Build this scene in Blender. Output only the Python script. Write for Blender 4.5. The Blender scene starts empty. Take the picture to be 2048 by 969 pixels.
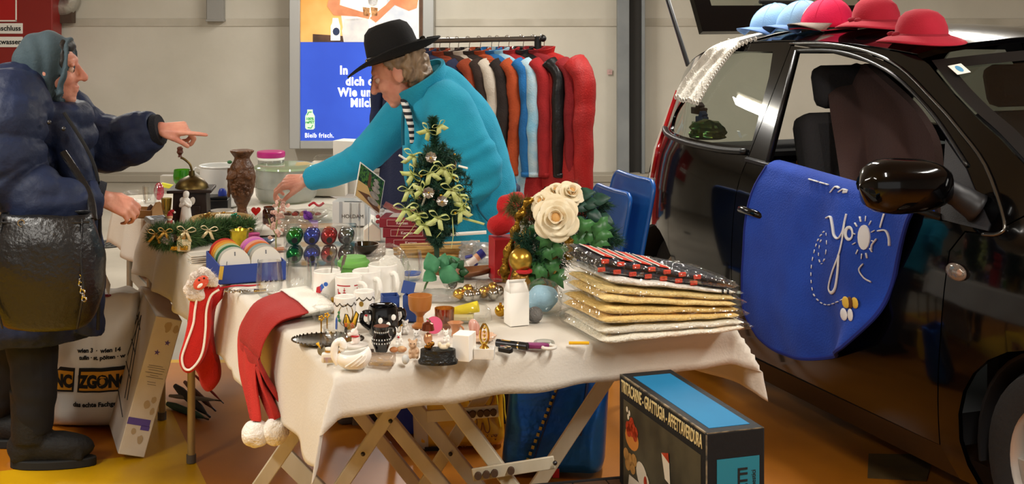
import bpy, math, random
from mathutils import Vector, Matrix, Euler, noise
from mathutils.geometry import delaunay_2d_cdt
C = bpy.context.scene.collection
F = 2700.0   # focal length in pixels of the 2048 wide frame
H = 1.6      # camera height
T = 0.74     # table top height
rnd = random.Random(7)
# ---- camera, world, lamps, exposure -------------------------------------------------
cam = bpy.data.objects.new('camera', bpy.data.cameras.new('camera'))
cam.data.sensor_width = 36.0
cam.data.lens = F/2048*36
cam.data.shift_y = -484.5/2048
cam.location = (0, 0, H); cam.rotation_euler = (math.pi/2, 0, 0)
C.objects.link(cam); bpy.context.scene.camera = cam
sc = bpy.context.scene
sc.view_settings.view_transform = 'Standard'; sc.view_settings.look = 'None'
sc.view_settings.gamma = 1.0; sc.view_settings.use_curve_mapping = False
sc.view_settings.exposure = 0.05
w = bpy.data.worlds.new('world'); sc.world = w; w.use_nodes = True
w.node_tree.nodes['Background'].inputs[0].default_value = (1, .965, .91, 1)
w.node_tree.nodes['Background'].inputs[1].default_value = 0.6
def lamp(name, loc, sx, sy, power, col=(1, .965, .90)):
    l = bpy.data.lights.new(name, 'AREA'); l.shape = 'RECTANGLE'; l.size = sx; l.size_y = sy
    l.energy = power; l.color = col
    o = bpy.data.objects.new(name, l); o.location = loc; C.objects.link(o); return o
LAMPS = [(-2.6, 3.6), (-2.6, 1.2), (-2.6, 8.2), (.9, 6.2), (.9, 1.6), (2.9, 3.4), (2.9, 8.4), (-.7, 10.2)]
for lx, ly in LAMPS:
    lamp('tube_light', (lx, ly, 2.66), .12, 1.5, 66)
TMP = bpy.data.scenes.new('workshop')
def evaluated(o):
    """mesh of o with its modifiers applied, worked out in an empty side scene"""
    TMP.collection.objects.link(o)
    with bpy.context.temp_override(scene=TMP, view_layer=TMP.view_layers[0]):
        dg = bpy.context.evaluated_depsgraph_get(); me = bpy.data.meshes.new_from_object(o.evaluated_get(dg))
    TMP.collection.objects.unlink(o); return me
# ---- helpers ------------------------------------------------------------------------
def P(x, y, z=T):
    Y = F*(H-z)/y
    return Vector(((x-1024)*Y/F, Y, z))
def D(x, y, Y): return Vector(((x-1024)*Y/F, Y, H-y*Y/F))
def lin(c):
    c = c/255.0
    return c/12.92 if c <= .04045 else ((c+.055)/1.055)**2.4
def rgb(h): return (lin(int(h[0:2], 16)), lin(int(h[2:4], 16)), lin(int(h[4:6], 16)), 1)
MATS = {}
def mat(name, col, r=.5, metal=0, bump=0, bs=60, col2=None, ns=6, spec=.5, trans=0, coat=0, sheen=0, emit=0, ior=1.45, sss=0, alpha=1, det=4, lo=.35, hi=.65, stretch=None):
    if name in MATS: return MATS[name]
    m = bpy.data.materials.new(name); m.use_nodes = True; nt = m.node_tree; b = nt.nodes['Principled BSDF']
    I = b.inputs
    I['Base Color'].default_value = rgb(col); I['Roughness'].default_value = r; I['Metallic'].default_value = metal
    I['Specular IOR Level'].default_value = spec; I['Transmission Weight'].default_value = trans; I['IOR'].default_value = ior
    I['Coat Weight'].default_value = coat; I['Coat Roughness'].default_value = .05
    I['Sheen Weight'].default_value = sheen*.18; I['Alpha'].default_value = alpha
    if sss: I['Subsurface Weight'].default_value = sss; I['Subsurface Scale'].default_value = .01; I['Subsurface Radius'].default_value = (1, .35, .2)
    if emit: I['Emission Color'].default_value = rgb(col); I['Emission Strength'].default_value = emit
    tc = nt.nodes.new('ShaderNodeTexCoord'); src = tc.outputs['Object']
    if stretch:
        mp = nt.nodes.new('ShaderNodeMapping'); mp.inputs['Scale'].default_value = stretch
        nt.links.new(src, mp.inputs[0]); src = mp.outputs[0]
    if col2:
        n = nt.nodes.new('ShaderNodeTexNoise'); n.inputs['Scale'].default_value = ns; n.inputs['Detail'].default_value = det
        nt.links.new(src, n.inputs['Vector'])
        cr = nt.nodes.new('ShaderNodeValToRGB'); cr.color_ramp.elements[0].position = lo; cr.color_ramp.elements[1].position = hi
        cr.color_ramp.elements[0].color = rgb(col); cr.color_ramp.elements[1].color = rgb(col2)
        nt.links.new(n.outputs[0], cr.inputs[0]); nt.links.new(cr.outputs[0], I['Base Color'])
        if emit: nt.links.new(cr.outputs[0], I['Emission Color'])
    if bump:
        n2 = nt.nodes.new('ShaderNodeTexNoise'); n2.inputs['Scale'].default_value = bs; n2.inputs['Detail'].default_value = 3
        nt.links.new(src, n2.inputs['Vector'])
        bp = nt.nodes.new('ShaderNodeBump'); bp.inputs['Strength'].default_value = bump; bp.inputs['Distance'].default_value = .01
        nt.links.new(n2.outputs[0], bp.inputs['Height']); nt.links.new(bp.outputs[0], I['Normal'])
    MATS[name] = m; return m
def film(name, tint='ffffff', haze=0.0, refl=.12, rough=.08, hazecol='ffffff', bump=0, bs=40, edge=.45):
    """thin clear sheet: plastic wrap, window pane, wall of a glass"""
    if name in MATS: return MATS[name]
    m = bpy.data.materials.new(name); m.use_nodes = True; nt = m.node_tree; nt.nodes.clear(); L = nt.links
    out = nt.nodes.new('ShaderNodeOutputMaterial'); t = nt.nodes.new('ShaderNodeBsdfTransparent'); t.inputs[0].default_value = rgb(tint)
    g = nt.nodes.new('ShaderNodeBsdfGlossy'); g.inputs['Roughness'].default_value = rough
    lw = nt.nodes.new('ShaderNodeLayerWeight'); lw.inputs['Blend'].default_value = .35
    ma = nt.nodes.new('ShaderNodeMath'); ma.operation = 'MULTIPLY_ADD'; ma.inputs[1].default_value = edge; ma.inputs[2].default_value = refl; ma.use_clamp = True
    L.new(lw.outputs['Fresnel'], ma.inputs[0])
    mx = nt.nodes.new('ShaderNodeMixShader'); L.new(ma.outputs[0], mx.inputs[0]); L.new(g.outputs[0], mx.inputs[2])
    if haze:
        d = nt.nodes.new('ShaderNodeBsdfDiffuse'); d.inputs[0].default_value = rgb(hazecol)
        tr = nt.nodes.new('ShaderNodeBsdfTranslucent'); tr.inputs[0].default_value = rgb(hazecol)
        m3 = nt.nodes.new('ShaderNodeMixShader'); m3.inputs[0].default_value = .5; L.new(d.outputs[0], m3.inputs[1]); L.new(tr.outputs[0], m3.inputs[2])
        m2 = nt.nodes.new('ShaderNodeMixShader'); m2.inputs[0].default_value = haze
        L.new(t.outputs[0], m2.inputs[1]); L.new(m3.outputs[0], m2.inputs[2]); L.new(m2.outputs[0], mx.inputs[1])
    else: L.new(t.outputs[0], mx.inputs[1])
    if bump:
        n2 = nt.nodes.new('ShaderNodeTexNoise'); n2.inputs['Scale'].default_value = bs
        tc = nt.nodes.new('ShaderNodeTexCoord'); L.new(tc.outputs['Object'], n2.inputs['Vector'])
        bp = nt.nodes.new('ShaderNodeBump'); bp.inputs['Strength'].default_value = bump; bp.inputs['Distance'].default_value = .02
        L.new(n2.outputs[0], bp.inputs['Height']); L.new(bp.outputs[0], g.inputs['Normal'])
    L.new(mx.outputs[0], out.inputs[0]); MATS[name] = m; return m
def rot(x=0, y=0, z=0): return Euler((math.radians(x), math.radians(y), math.radians(z))).to_matrix()
class MB:
    """collects shapes into one mesh; .mi is the material slot of what is added next"""
    def __init__(s): s.v = []; s.f = []; s.m = []; s.mi = 0
    def add(s, vs, fs, R=None, c=None):
        n = len(s.v)
        for p in vs:
            p = Vector(p)
            if R is not None: p = R @ p
            if c is not None: p = p + Vector(c)
            s.v.append(tuple(p))
        for f in fs: s.f.append(tuple(i+n for i in f)); s.m.append(s.mi)
        return s
    def box(s, c, d, R=None, taper=1.0):
        x, y, z = d[0]/2, d[1]/2, d[2]/2; t = taper
        return s.add([(-x, -y, -z), (x, -y, -z), (x, y, -z), (-x, y, -z), (-x*t, -y*t, z), (x*t, -y*t, z), (x*t, y*t, z), (-x*t, y*t, z)],
                     [(3, 2, 1, 0), (4, 5, 6, 7), (0, 1, 5, 4), (1, 2, 6, 5), (2, 3, 7, 6), (3, 0, 4, 7)], R, c)
    def tube(s, pts, r, n=8, cap=True, sq=1.0, closed=False):
        pts = [Vector(p) for p in pts]; N = len(pts)
        rs = r if isinstance(r, (list, tuple)) else [r]*N
        vs = []; up = None
        for i, p in enumerate(pts):
            if closed: d = pts[(i+1) % N]-pts[i-1]
            else: d = pts[min(i+1, N-1)]-pts[max(i-1, 0)]
            if d.length < 1e-9: d = Vector((0, 0, 1))
            d.normalize()
            if up is None:
                up = Vector((0, 0, 1)) if abs(d.z) < .9 else Vector((1, 0, 0))
            a = up - d*up.dot(d)
            if a.length < 1e-6: a = Vector((1, 0, 0)) - d*d.x
            a.normalize(); b = d.cross(a); up = a
            for k in range(n):
                t = 2*math.pi*k/n
                vs.append(p + (a*math.cos(t)*sq + b*math.sin(t))*rs[i])
        fs = []
        for i in range(N if closed else N-1):
            j = (i+1) % N
            for k in range(n):
                k2 = (k+1) % n
                fs.append((i*n+k, i*n+k2, j*n+k2, j*n+k))
        if cap and not closed:
            fs.append(tuple(range(n-1, -1, -1))); fs.append(tuple((N-1)*n+k for k in range(n)))
        return s.add(vs, fs)
    def lathe(s, prof, n=24, c=(0, 0, 0), R=None, sx=1, sy=1, fn=None, cap=True):
        vs = []; fs = []; N = len(prof)
        for r, z in prof:
            for k in range(n):
                t = 2*math.pi*k/n; rr = max(r, 1e-5)
                if fn: rr *= fn(t, z)
                vs.append((rr*math.cos(t)*sx, rr*math.sin(t)*sy, z))
        for i in range(N-1):
            for k in range(n):
                k2 = (k+1) % n
                fs.append((i*n+k, i*n+k2, (i+1)*n+k2, (i+1)*n+k))
        if cap and prof[0][0] > 1e-4: fs.append(tuple(range(n-1, -1, -1)))
        if cap and prof[-1][0] > 1e-4: fs.append(tuple((N-1)*n+k for k in range(n)))
        return s.add(vs, fs, R, c)
    def ball(s, c, r, n=12, m=8, R=None):
        if not isinstance(r, (list, tuple)): r = (r, r, r)
        vs = [(0, 0, -r[2])]
        for i in range(1, m):
            t = math.pi*i/m
            for k in range(n):
                p = 2*math.pi*k/n
                vs.append((r[0]*math.sin(t)*math.cos(p), r[1]*math.sin(t)*math.sin(p), -r[2]*math.cos(t)))
        vs.append((0, 0, r[2])); fs = []
        for k in range(n): fs.append((0, 1+(k+1) % n, 1+k))
        for i in range(m-2):
            for k in range(n):
                a = 1+i*n+k; b = 1+i*n+(k+1) % n
                fs.append((a, b, b+n, a+n))
        q = 1+(m-2)*n
        for k in range(n): fs.append((q+k, q+(k+1) % n, len(vs)-1))
        return s.add(vs, fs, R, c)
    def grid(s, fn, nu, nv, cu=False, cv=False):
        vs = []; fs = []
        for i in range(nu):
            for j in range(nv):
                vs.append(fn(i/(nu if cu else nu-1), j/(nv if cv else nv-1)))
        for i in range(nu if cu else nu-1):
            for j in range(nv if cv else nv-1):
                i2 = (i+1) % nu; j2 = (j+1) % nv
                fs.append((i*nv+j, i2*nv+j, i2*nv+j2, i*nv+j2))
        return s.add(vs, fs)
    def prism(s, poly, z0, z1, R=None, c=None):
        n = len(poly); vs = [(x, y, z0) for x, y in poly]+[(x, y, z1) for x, y in poly]
        fs = [tuple(range(n-1, -1, -1)), tuple(range(n, 2*n))]+[(i, (i+1) % n, n+(i+1) % n, n+i) for i in range(n)]
        return s.add(vs, fs, R, c)
    def torus(s, c, Rm, r, n=24, m=8, R=None, a0=0, a1=360):
        pts = []; full = (a1-a0) >= 360; k = n if full else n+1
        for i in range(k):
            t = math.radians(a0+(a1-a0)*i/n); p = Vector((Rm*math.cos(t), Rm*math.sin(t), 0))
            if R is not None: p = R @ p
            pts.append(p+Vector(c))
        return s.tube(pts, r, m, closed=full)
    def mesh(s, name, ms, smooth=True, ang=35):
        me = bpy.data.meshes.new(name); me.from_pydata(s.v, [], s.f)
        if not isinstance(ms, (list, tuple)): ms = [ms]
        for m in ms: me.materials.append(m)
        if len(ms) > 1: me.polygons.foreach_set('material_index', s.m)
        if smooth:
            me.polygons.foreach_set('use_smooth', [True]*len(s.f))
            if ang < 180: me.set_sharp_from_angle(angle=math.radians(ang))
        me.update(); return me
def link(o, parent=None):
    C.objects.link(o)
    if parent is not None: o.parent = parent
    return o
def tag(o, label=None, cat=None, group=None, kind=None):
    if label: o['label'] = label
    if cat: o['category'] = cat
    if group: o['group'] = group
    if kind: o['kind'] = kind
    return o
def obj(name, mb, ms, parent=None, label=None, smooth=True, ang=35, loc=None, bev=0, sub=0, sol=0, soff=-1, R=None, kind=None):
    me = mb if isinstance(mb, bpy.types.Mesh) else mb.mesh(name, ms, smooth, ang)
    o = bpy.data.objects.new(name, me); link(o, parent)
    if loc is not None: o.location = loc
    if R is not None: o.rotation_euler = R.to_euler()
    if sol:
        q = o.modifiers.new('thick', 'SOLIDIFY'); q.thickness = sol; q.offset = soff
        if ang == 180 and sol > .004:
            q = o.modifiers.new('split', 'EDGE_SPLIT'); q.split_angle = .9
    if bev:
        q = o.modifiers.new('bevel', 'BEVEL'); q.width = bev; q.segments = 2; q.limit_method = 'ANGLE'; q.angle_limit = .6
    if sub:
        q = o.modifiers.new('sub', 'SUBSURF'); q.levels = sub; q.render_levels = sub
    if label: o['label'] = label
    if kind: o['kind'] = kind
    return o
def thing(name, label, cat, loc=(0, 0, 0), rz=0, group=None, R=None):
    o = bpy.data.objects.new(name, None); o.empty_display_size = .05; C.objects.link(o)
    o.location = loc; o.rotation_euler = R.to_euler() if R is not None else (0, 0, math.radians(rz))
    return tag(o, label, cat, group)
def solo(name, mb, ms, label, cat, loc=(0, 0, 0), rz=0, group=None, **k):
    o = obj(name, mb, ms, None, **k); o.location = loc
    if 'R' not in k: o.rotation_euler = (0, 0, math.radians(rz))
    return tag(o, label, cat, group)
def dup(root, loc, rz=None, label=None, group=None):
    r = root.copy(); C.objects.link(r); r.location = loc
    if rz is not None: r.rotation_euler = (0, 0, math.radians(rz))
    if label: r['label'] = label
    if group: r['group'] = group
    for ch in list(root.children):
        c = ch.copy(); C.objects.link(c); c.parent = r
        for g in ch.children:
            d = g.copy(); C.objects.link(d); d.parent = c
    return r
def struct(name, mb, ms, **k): return tag(obj(name, mb, ms, **k), kind='structure')
def textmesh(s, size, ext=.0006, ax='CENTER', bold=0, spacing=1.0, narrow=1.0):
    cu = bpy.data.curves.new('lettering', 'FONT'); cu.body = s; cu.size = size; cu.extrude = ext; cu.align_x = ax; cu.align_y = 'CENTER'
    cu.offset = bold; cu.space_character = spacing; cu.resolution_u = 3; cu.space_line = .95
    o = bpy.data.objects.new('lettering', cu); me = evaluated(o)
    bpy.data.objects.remove(o); bpy.data.curves.remove(cu)
    if narrow != 1.0:
        for v in me.vertices: v.co.x *= narrow
    return me
def text(s, size, m, parent, loc, R, **k):
    me = textmesh(s, size, **k); me.materials.clear(); me.materials.append(m)
    o = bpy.data.objects.new('lettering', me); link(o, parent); o.location = loc; o.rotation_euler = R.to_euler(); return o
def frame_R(ex, ez):
    """rotation whose local x runs along ex and local z along ez"""
    ex = Vector(ex).normalized(); ez = Vector(ez); ez = (ez-ex*ez.dot(ex)).normalized(); ey = ez.cross(ex)
    return Matrix((ex, ey, ez)).transposed()
def blob(name, mb, vox, it=4, fn=None, fac=.5):
    """closed shapes melted into one continuous skin; fn displaces each vertex"""
    me = bpy.data.meshes.new(name); me.from_pydata(mb.v, [], mb.f); o = bpy.data.objects.new(name, me)
    r = o.modifiers.new('r', 'REMESH'); r.mode = 'VOXEL'; r.voxel_size = vox; r.use_smooth_shade = True
    if it:
        q = o.modifiers.new('s', 'SMOOTH'); q.iterations = it; q.factor = fac
    out = evaluated(o)
    bpy.data.objects.remove(o); out.name = name
    if fn:
        n = len(out.vertices); co = [0.0]*(3*n); no = [0.0]*(3*n); out.vertices.foreach_get('co', co); out.vertices.foreach_get('normal', no)
        for i in range(0, 3*n, 3): co[i:i+3] = fn(Vector(co[i:i+3]), Vector(no[i:i+3]))
        out.vertices.foreach_set('co', co)
    out.polygons.foreach_set('use_smooth', [True]*len(out.polygons)); out.update(); return out
def setmat(me, m):
    me.materials.clear()
    for q in (m if isinstance(m, (list, tuple)) else [m]): me.materials.append(q)
    return me
def nz(p, s=1.0, seed=0): return noise.noise(Vector((p[0]*s+seed*7.3, p[1]*s+seed*3.1, p[2]*s-seed*5.7)))
def spline(pts, n=6):
    """Catmull-Rom through pts"""
    pts = [Vector(p) for p in pts]; out = []
    for i in range(len(pts)-1):
        a = pts[max(i-1, 0)]; b = pts[i]; c = pts[i+1]; d = pts[min(i+2, len(pts)-1)]
        for k in range(n):
            t = k/n; out.append(.5*((2*b)+(c-a)*t+(2*a-5*b+4*c-d)*t*t+(3*b-a-3*c+d)*t**3))
    out.append(pts[-1]); return out
# common materials
M_white = mat('white_ceramic', 'f2efe8', .15, coat=.3)
M_chrome = mat('chrome', 'd8d8d8', .12, metal=1)
M_dsteel = mat('dark_steel', '4a4a4c', .35, metal=.8)
M_black = mat('black_plastic', '121214', .35)
M_matblk = mat('matt_black', '101012', .75)
M_gold = mat('gold', 'd9a93c', .25, metal=1)
M_brass = mat('aged_brass', '7d6a3c', .4, metal=.9, col2='4b3c20', ns=20)
M_glass = film('drinking_glass', 'fcfdfd', refl=.03, rough=.02, edge=.32)
M_wrap = film('crumpled_wrap', 'f8f8f6', haze=.015, refl=.03, rough=.09, bump=.8, bs=30, edge=.20)
M_paper = mat('white_paper', 'efece4', .7)
M_red = mat('red_felt', 'c22014', .85, bump=.4, bs=300, sheen=.3)
# ---- the setting --------------------------------------------------------------------
m_conc = mat('wall_concrete', 'bcb6a8', .85, bump=.12, bs=14, col2='cbc5b8', ns=1.6, det=8, lo=.3, hi=.7)
m_ceil = mat('ceiling_concrete', 'c9c4ba', .9, bump=.1, bs=10)
def floor_material():
    m = mat('garage_floor', '8b8576', .5); nt = m.node_tree; L = nt.links; b = nt.nodes['Principled BSDF']; N = nt.nodes.new
    tc = [n for n in nt.nodes if n.type == 'TEX_COORD'][0]
    sx = N('ShaderNodeSeparateXYZ'); L.new(tc.outputs['Object'], sx.inputs[0])
    def math_(op, a, bb):
        q = N('ShaderNodeMath'); q.operation = op
        for i, v in enumerate((a, bb)):
            if isinstance(v, (int, float)): q.inputs[i].default_value = v
            else: L.new(v, q.inputs[i])
        return q.outputs[0]
    def half(nx, ny, c):   # 1 where nx*x+ny*y > c
        return math_('GREATER_THAN', math_('ADD', math_('MULTIPLY', sx.outputs[0], nx), math_('MULTIPLY', sx.outputs[1], ny)), c)
    def side(p, q):        # points to the left of the line p->q
        d = (q[0]-p[0], q[1]-p[1]); nx, ny = -d[1], d[0]; return half(nx, ny, nx*p[0]+ny*p[1])
    def noise_(s, d=5):
        n = N('ShaderNodeTexNoise'); n.inputs['Scale'].default_value = s; n.inputs['Detail'].default_value = d; L.new(tc.outputs['Object'], n.inputs['Vector']); return n.outputs[0]
    def ramp(src, c1, c2, lo=.3, hi=.7):
        r = N('ShaderNodeValToRGB'); r.color_ramp.elements[0].position = lo; r.color_ramp.elements[1].position = hi
        r.color_ramp.elements[0].color = rgb(c1); r.color_ramp.elements[1].color = rgb(c2); L.new(src, r.inputs[0]); return r.outputs[0]
    def mix(f, a, bb):
        q = N('ShaderNodeMix'); q.data_type = 'RGBA'; L.new(f, q.inputs[0]); L.new(a, q.inputs[6]); L.new(bb, q.inputs[7]); return q.outputs[2]
    conc = ramp(noise_(2.2, 8), '9c9486', 'ada596'); orange = ramp(noise_(3, 6), 'a8640f', 'b87016'); yel = ramp(noise_(4, 6), 'cf9c06', 'd8a80c')
    near = math_('LESS_THAN', sx.outputs[1], 6.0)
    line = math_('MULTIPLY', math_('GREATER_THAN', sx.outputs[1], 5.95), near)
    leftof = side((-1.01, 4.46), (-1.387, 5.41))
    below = side((-1.376, 4.716), (-1.737, 4.58))
    strip = math_('MULTIPLY', leftof, side((-1.60, 5.35), (-1.235, 4.43)))
    y1 = math_('MAXIMUM', math_('MULTIPLY', leftof, below), strip); y1 = math_('MAXIMUM', math_('MULTIPLY', y1, near), line)
    c = mix(near, conc, orange); c = mix(y1, c, yel)
    dirt = N('ShaderNodeMix'); dirt.data_type = 'RGBA'; dirt.blend_type = 'MULTIPLY'; dirt.inputs[0].default_value = .35
    L.new(c, dirt.inputs[6]); L.new(ramp(noise_(1.3, 9), '7c7468', 'ffffff', .3, .55), dirt.inputs[7]); L.new(dirt.outputs[2], b.inputs['Base Color'])
    bp = N('ShaderNodeBump'); bp.inputs['Strength'].default_value = .08; L.new(noise_(25, 4), bp.inputs['Height']); L.new(bp.outputs[0], b.inputs['Normal'])
    b.inputs['Roughness'].default_value = .38
    return m
struct('floor', MB().box((0, 3, -.05), (14, 20, .1)), floor_material(), smooth=False)
wb = MB().box((0, 12.15, 1.4), (14, .3, 3.1)); struct('wall_back', wb, m_conc, smooth=False)
struct('wall_left', MB().box((-7.1, 3, 1.4), (.2, 20, 3.1)), m_conc, smooth=False)
struct('wall_right', MB().box((7.1, 3, 1.4), (.2, 20, 3.1)), m_conc, smooth=False)
struct('ceiling', MB().box((0, 3, 2.9), (14.2, 20, .2)), m_ceil, smooth=False)
struct('trim_1', MB().box((0, 11.9, .035), (14, .2, .07)), mat('plinth', '978f80', .85, bump=.2, bs=20), bev=.01)
# thin flat band along the back wall, slightly darker than the concrete
struct('wall_band', MB().box((0, 11.997, 1.40), (14, .012, .07)), mat('wall_band_tone', 'aca596', .9, col2='beb7a9', ns=3), bev=.004)
# ceiling lamps: housings with glowing tubes
for lx, ly in LAMPS:
    t = thing('ceiling_lamp', 'long fluorescent batten lamp under the garage ceiling', 'lamp', (lx, ly, 2.72), 0, 'fluorescent ceiling lamps')
    obj('housing', MB().box((0, 0, .04), (.14, 1.56, .08)), mat('lamp_housing', 'd8d8d4', .5), t, bev=.006)
    obj('tube', MB().tube([(0, -.74, -.018), (0, .74, -.018)], .016, 8), mat('tube_glow', 'fff4dc', .5, emit=22), t)
# floor drain
d = P(212, 490, 0); r_ = MB().lathe([(.0, .0), (.13, .0), (.14, .006), (.125, .01), (.12, .006), (0, .006)], 28)
for k in range(-3, 4): r_.box((k*.03, 0, .009), (.012, .2*math.cos(k*.35), .006))
solo('floor_drain', r_, mat('cast_iron', '4b4944', .6, metal=.3, bump=.3), 'round dark iron drain cover in grey floor behind dark coat', 'drain', (d.x, d.y, 0.001))
pq = [P(*q, .003) for q in ((1737, 908), (1735, 956), (1852, 962), (1868, 910))]; solo('floor_patch', MB().add([q-pq[0] for q in pq]+[q-pq[0]-Vector((0, 0, .002)) for q in pq], [(0, 1, 2, 3), (0, 4, 5, 1), (1, 5, 6, 2), (2, 6, 7, 3), (3, 7, 4, 0)]), mat('dark_patch', '4a3a1e', .6, col2='5c4622', ns=12), 'dark square patch on orange floor beside the front wheel', 'plate', pq[0])  # thin dark brown quad lying just above the floor
# steel door post with dark slot
k = 12/F
t = thing('steel_post', 'grey steel door track post with dark slot on the back wall', 'post', ((1258-1024)*k, 11.92, 0))
obj('channel', MB().box((-.062, -.02, 1.37), (.105, .12, 2.6)), mat('grey_steel', '8c9091', .45, metal=.3, col2='7c8082', ns=3), t, bev=.006)
obj('slot', MB().box((.045, .02, 1.37), (.11, .08, 2.6)), mat('dark_slot', '2e2c29', .8), t)
obj('flange', MB().box((.115, -.01, 1.37), (.03, .10, 2.6)), MATS['grey_steel'], t, bev=.004)
obj('foot', MB().box((-.03, -.01, .04), (.24, .13, .08)), mat('mortar', '857e72', .9), t, bev=.01)
# conduit box at top left of poster
t = thing('conduit', 'grey cable duct ending beside the poster on the concrete wall', 'duct', ((434-1024)*k, 11.95, 1.42))
obj('duct', MB().box((0, 0, .6), (.15, .09, 1.2)), mat('duct_grey', '8d8b86', .5), t, bev=.008)
obj('end_cap', MB().box((0, 0, 0.0), (.16, .1, .02)), MATS['duct_grey'], t, bev=.004)
# lagged pipe with bracket
t = thing('lagged_pipe', 'pipe in silver grey lagging near the red hydrant cabinet', 'pipe', ((128-1024)*k, 11.9, 1.5))
obj('lagging', MB().tube(spline([(-.5, 0, .18), (-.1, 0, .06), (.02, 0, .035), (.09, 0, .07), (.11, 0, .2), (.11, 0, .9)], 6), .075, 14), mat('foil_lagging', 'a7a399', .4, metal=.5, bump=1.0, bs=18), t)
obj('bracket', MB().box((.03, .02, -.03), (.17, .1, .15)), mat('rust', '4a3a2e', .8, bump=.3), t, bev=.004)
# red hydrant cabinet
t = thing('hydrant_cabinet', 'dark red hydrant cabinet at the left edge of the wall', 'cabinet', (-4.51, 11.8, .9))
obj('door', MB().box((0, 0, .75), (1.07, .25, 1.6)), mat('hydrant_red', '8a2420', .4), t, bev=.01)
sg = obj('pictogram', MB().box((-.095, -.13, .694), (.66, .01, .36)), mat('sign_red', 'b01c1c', .4), t)
obj('sign_border', MB().box((.226, -.137, .694), (.012, .004, .35)).box((-.095, -.137, .52), (.654, .004, .012)), M_paper, sg)
Q = Vector((-.1, 0, .17))
hr = MB().torus(Vector((.19, -.139, .63))+Q, .05, .009, 20, 6, rot(90)).torus(Vector((.19, -.139, .63))+Q, .02, .006, 14, 6, rot(90)).box(Vector((.07, -.137, .63))+Q, (.24, .005, .014))
for xx in (-.02, .03, .07): hr.box(Vector((xx, -.137, .53))+Q, (.012, .005, .2))
obj('hose_symbol', hr, M_paper, sg)
for zz, s in ((.454, 'Schlauchanschluss'), (.337, 'Kein Trinkwasser')):
    p = obj('label_plate', MB().box((-.085, -.13, zz), (.73, .012, .09)), M_paper, t, bev=.003)
    text(s, .062, M_matblk, p, (.268, -.139, zz), rot(90), ax='RIGHT', bold=.0012)
# small grid mark on the wall
solo('wall_sticker', MB().box((0, 0, 0), (.045, .004, .045)).box((0, -.003, 0), (.004, .002, .04)).box((0, -.003, 0), (.04, .002, .004)), mat('sticker', 'c8a6a0', .7), 'tiny square pinkish sticker on bare concrete right of clothes', 'sticker', ((1219-1024)*k, 11.985, H-144*k))
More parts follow.
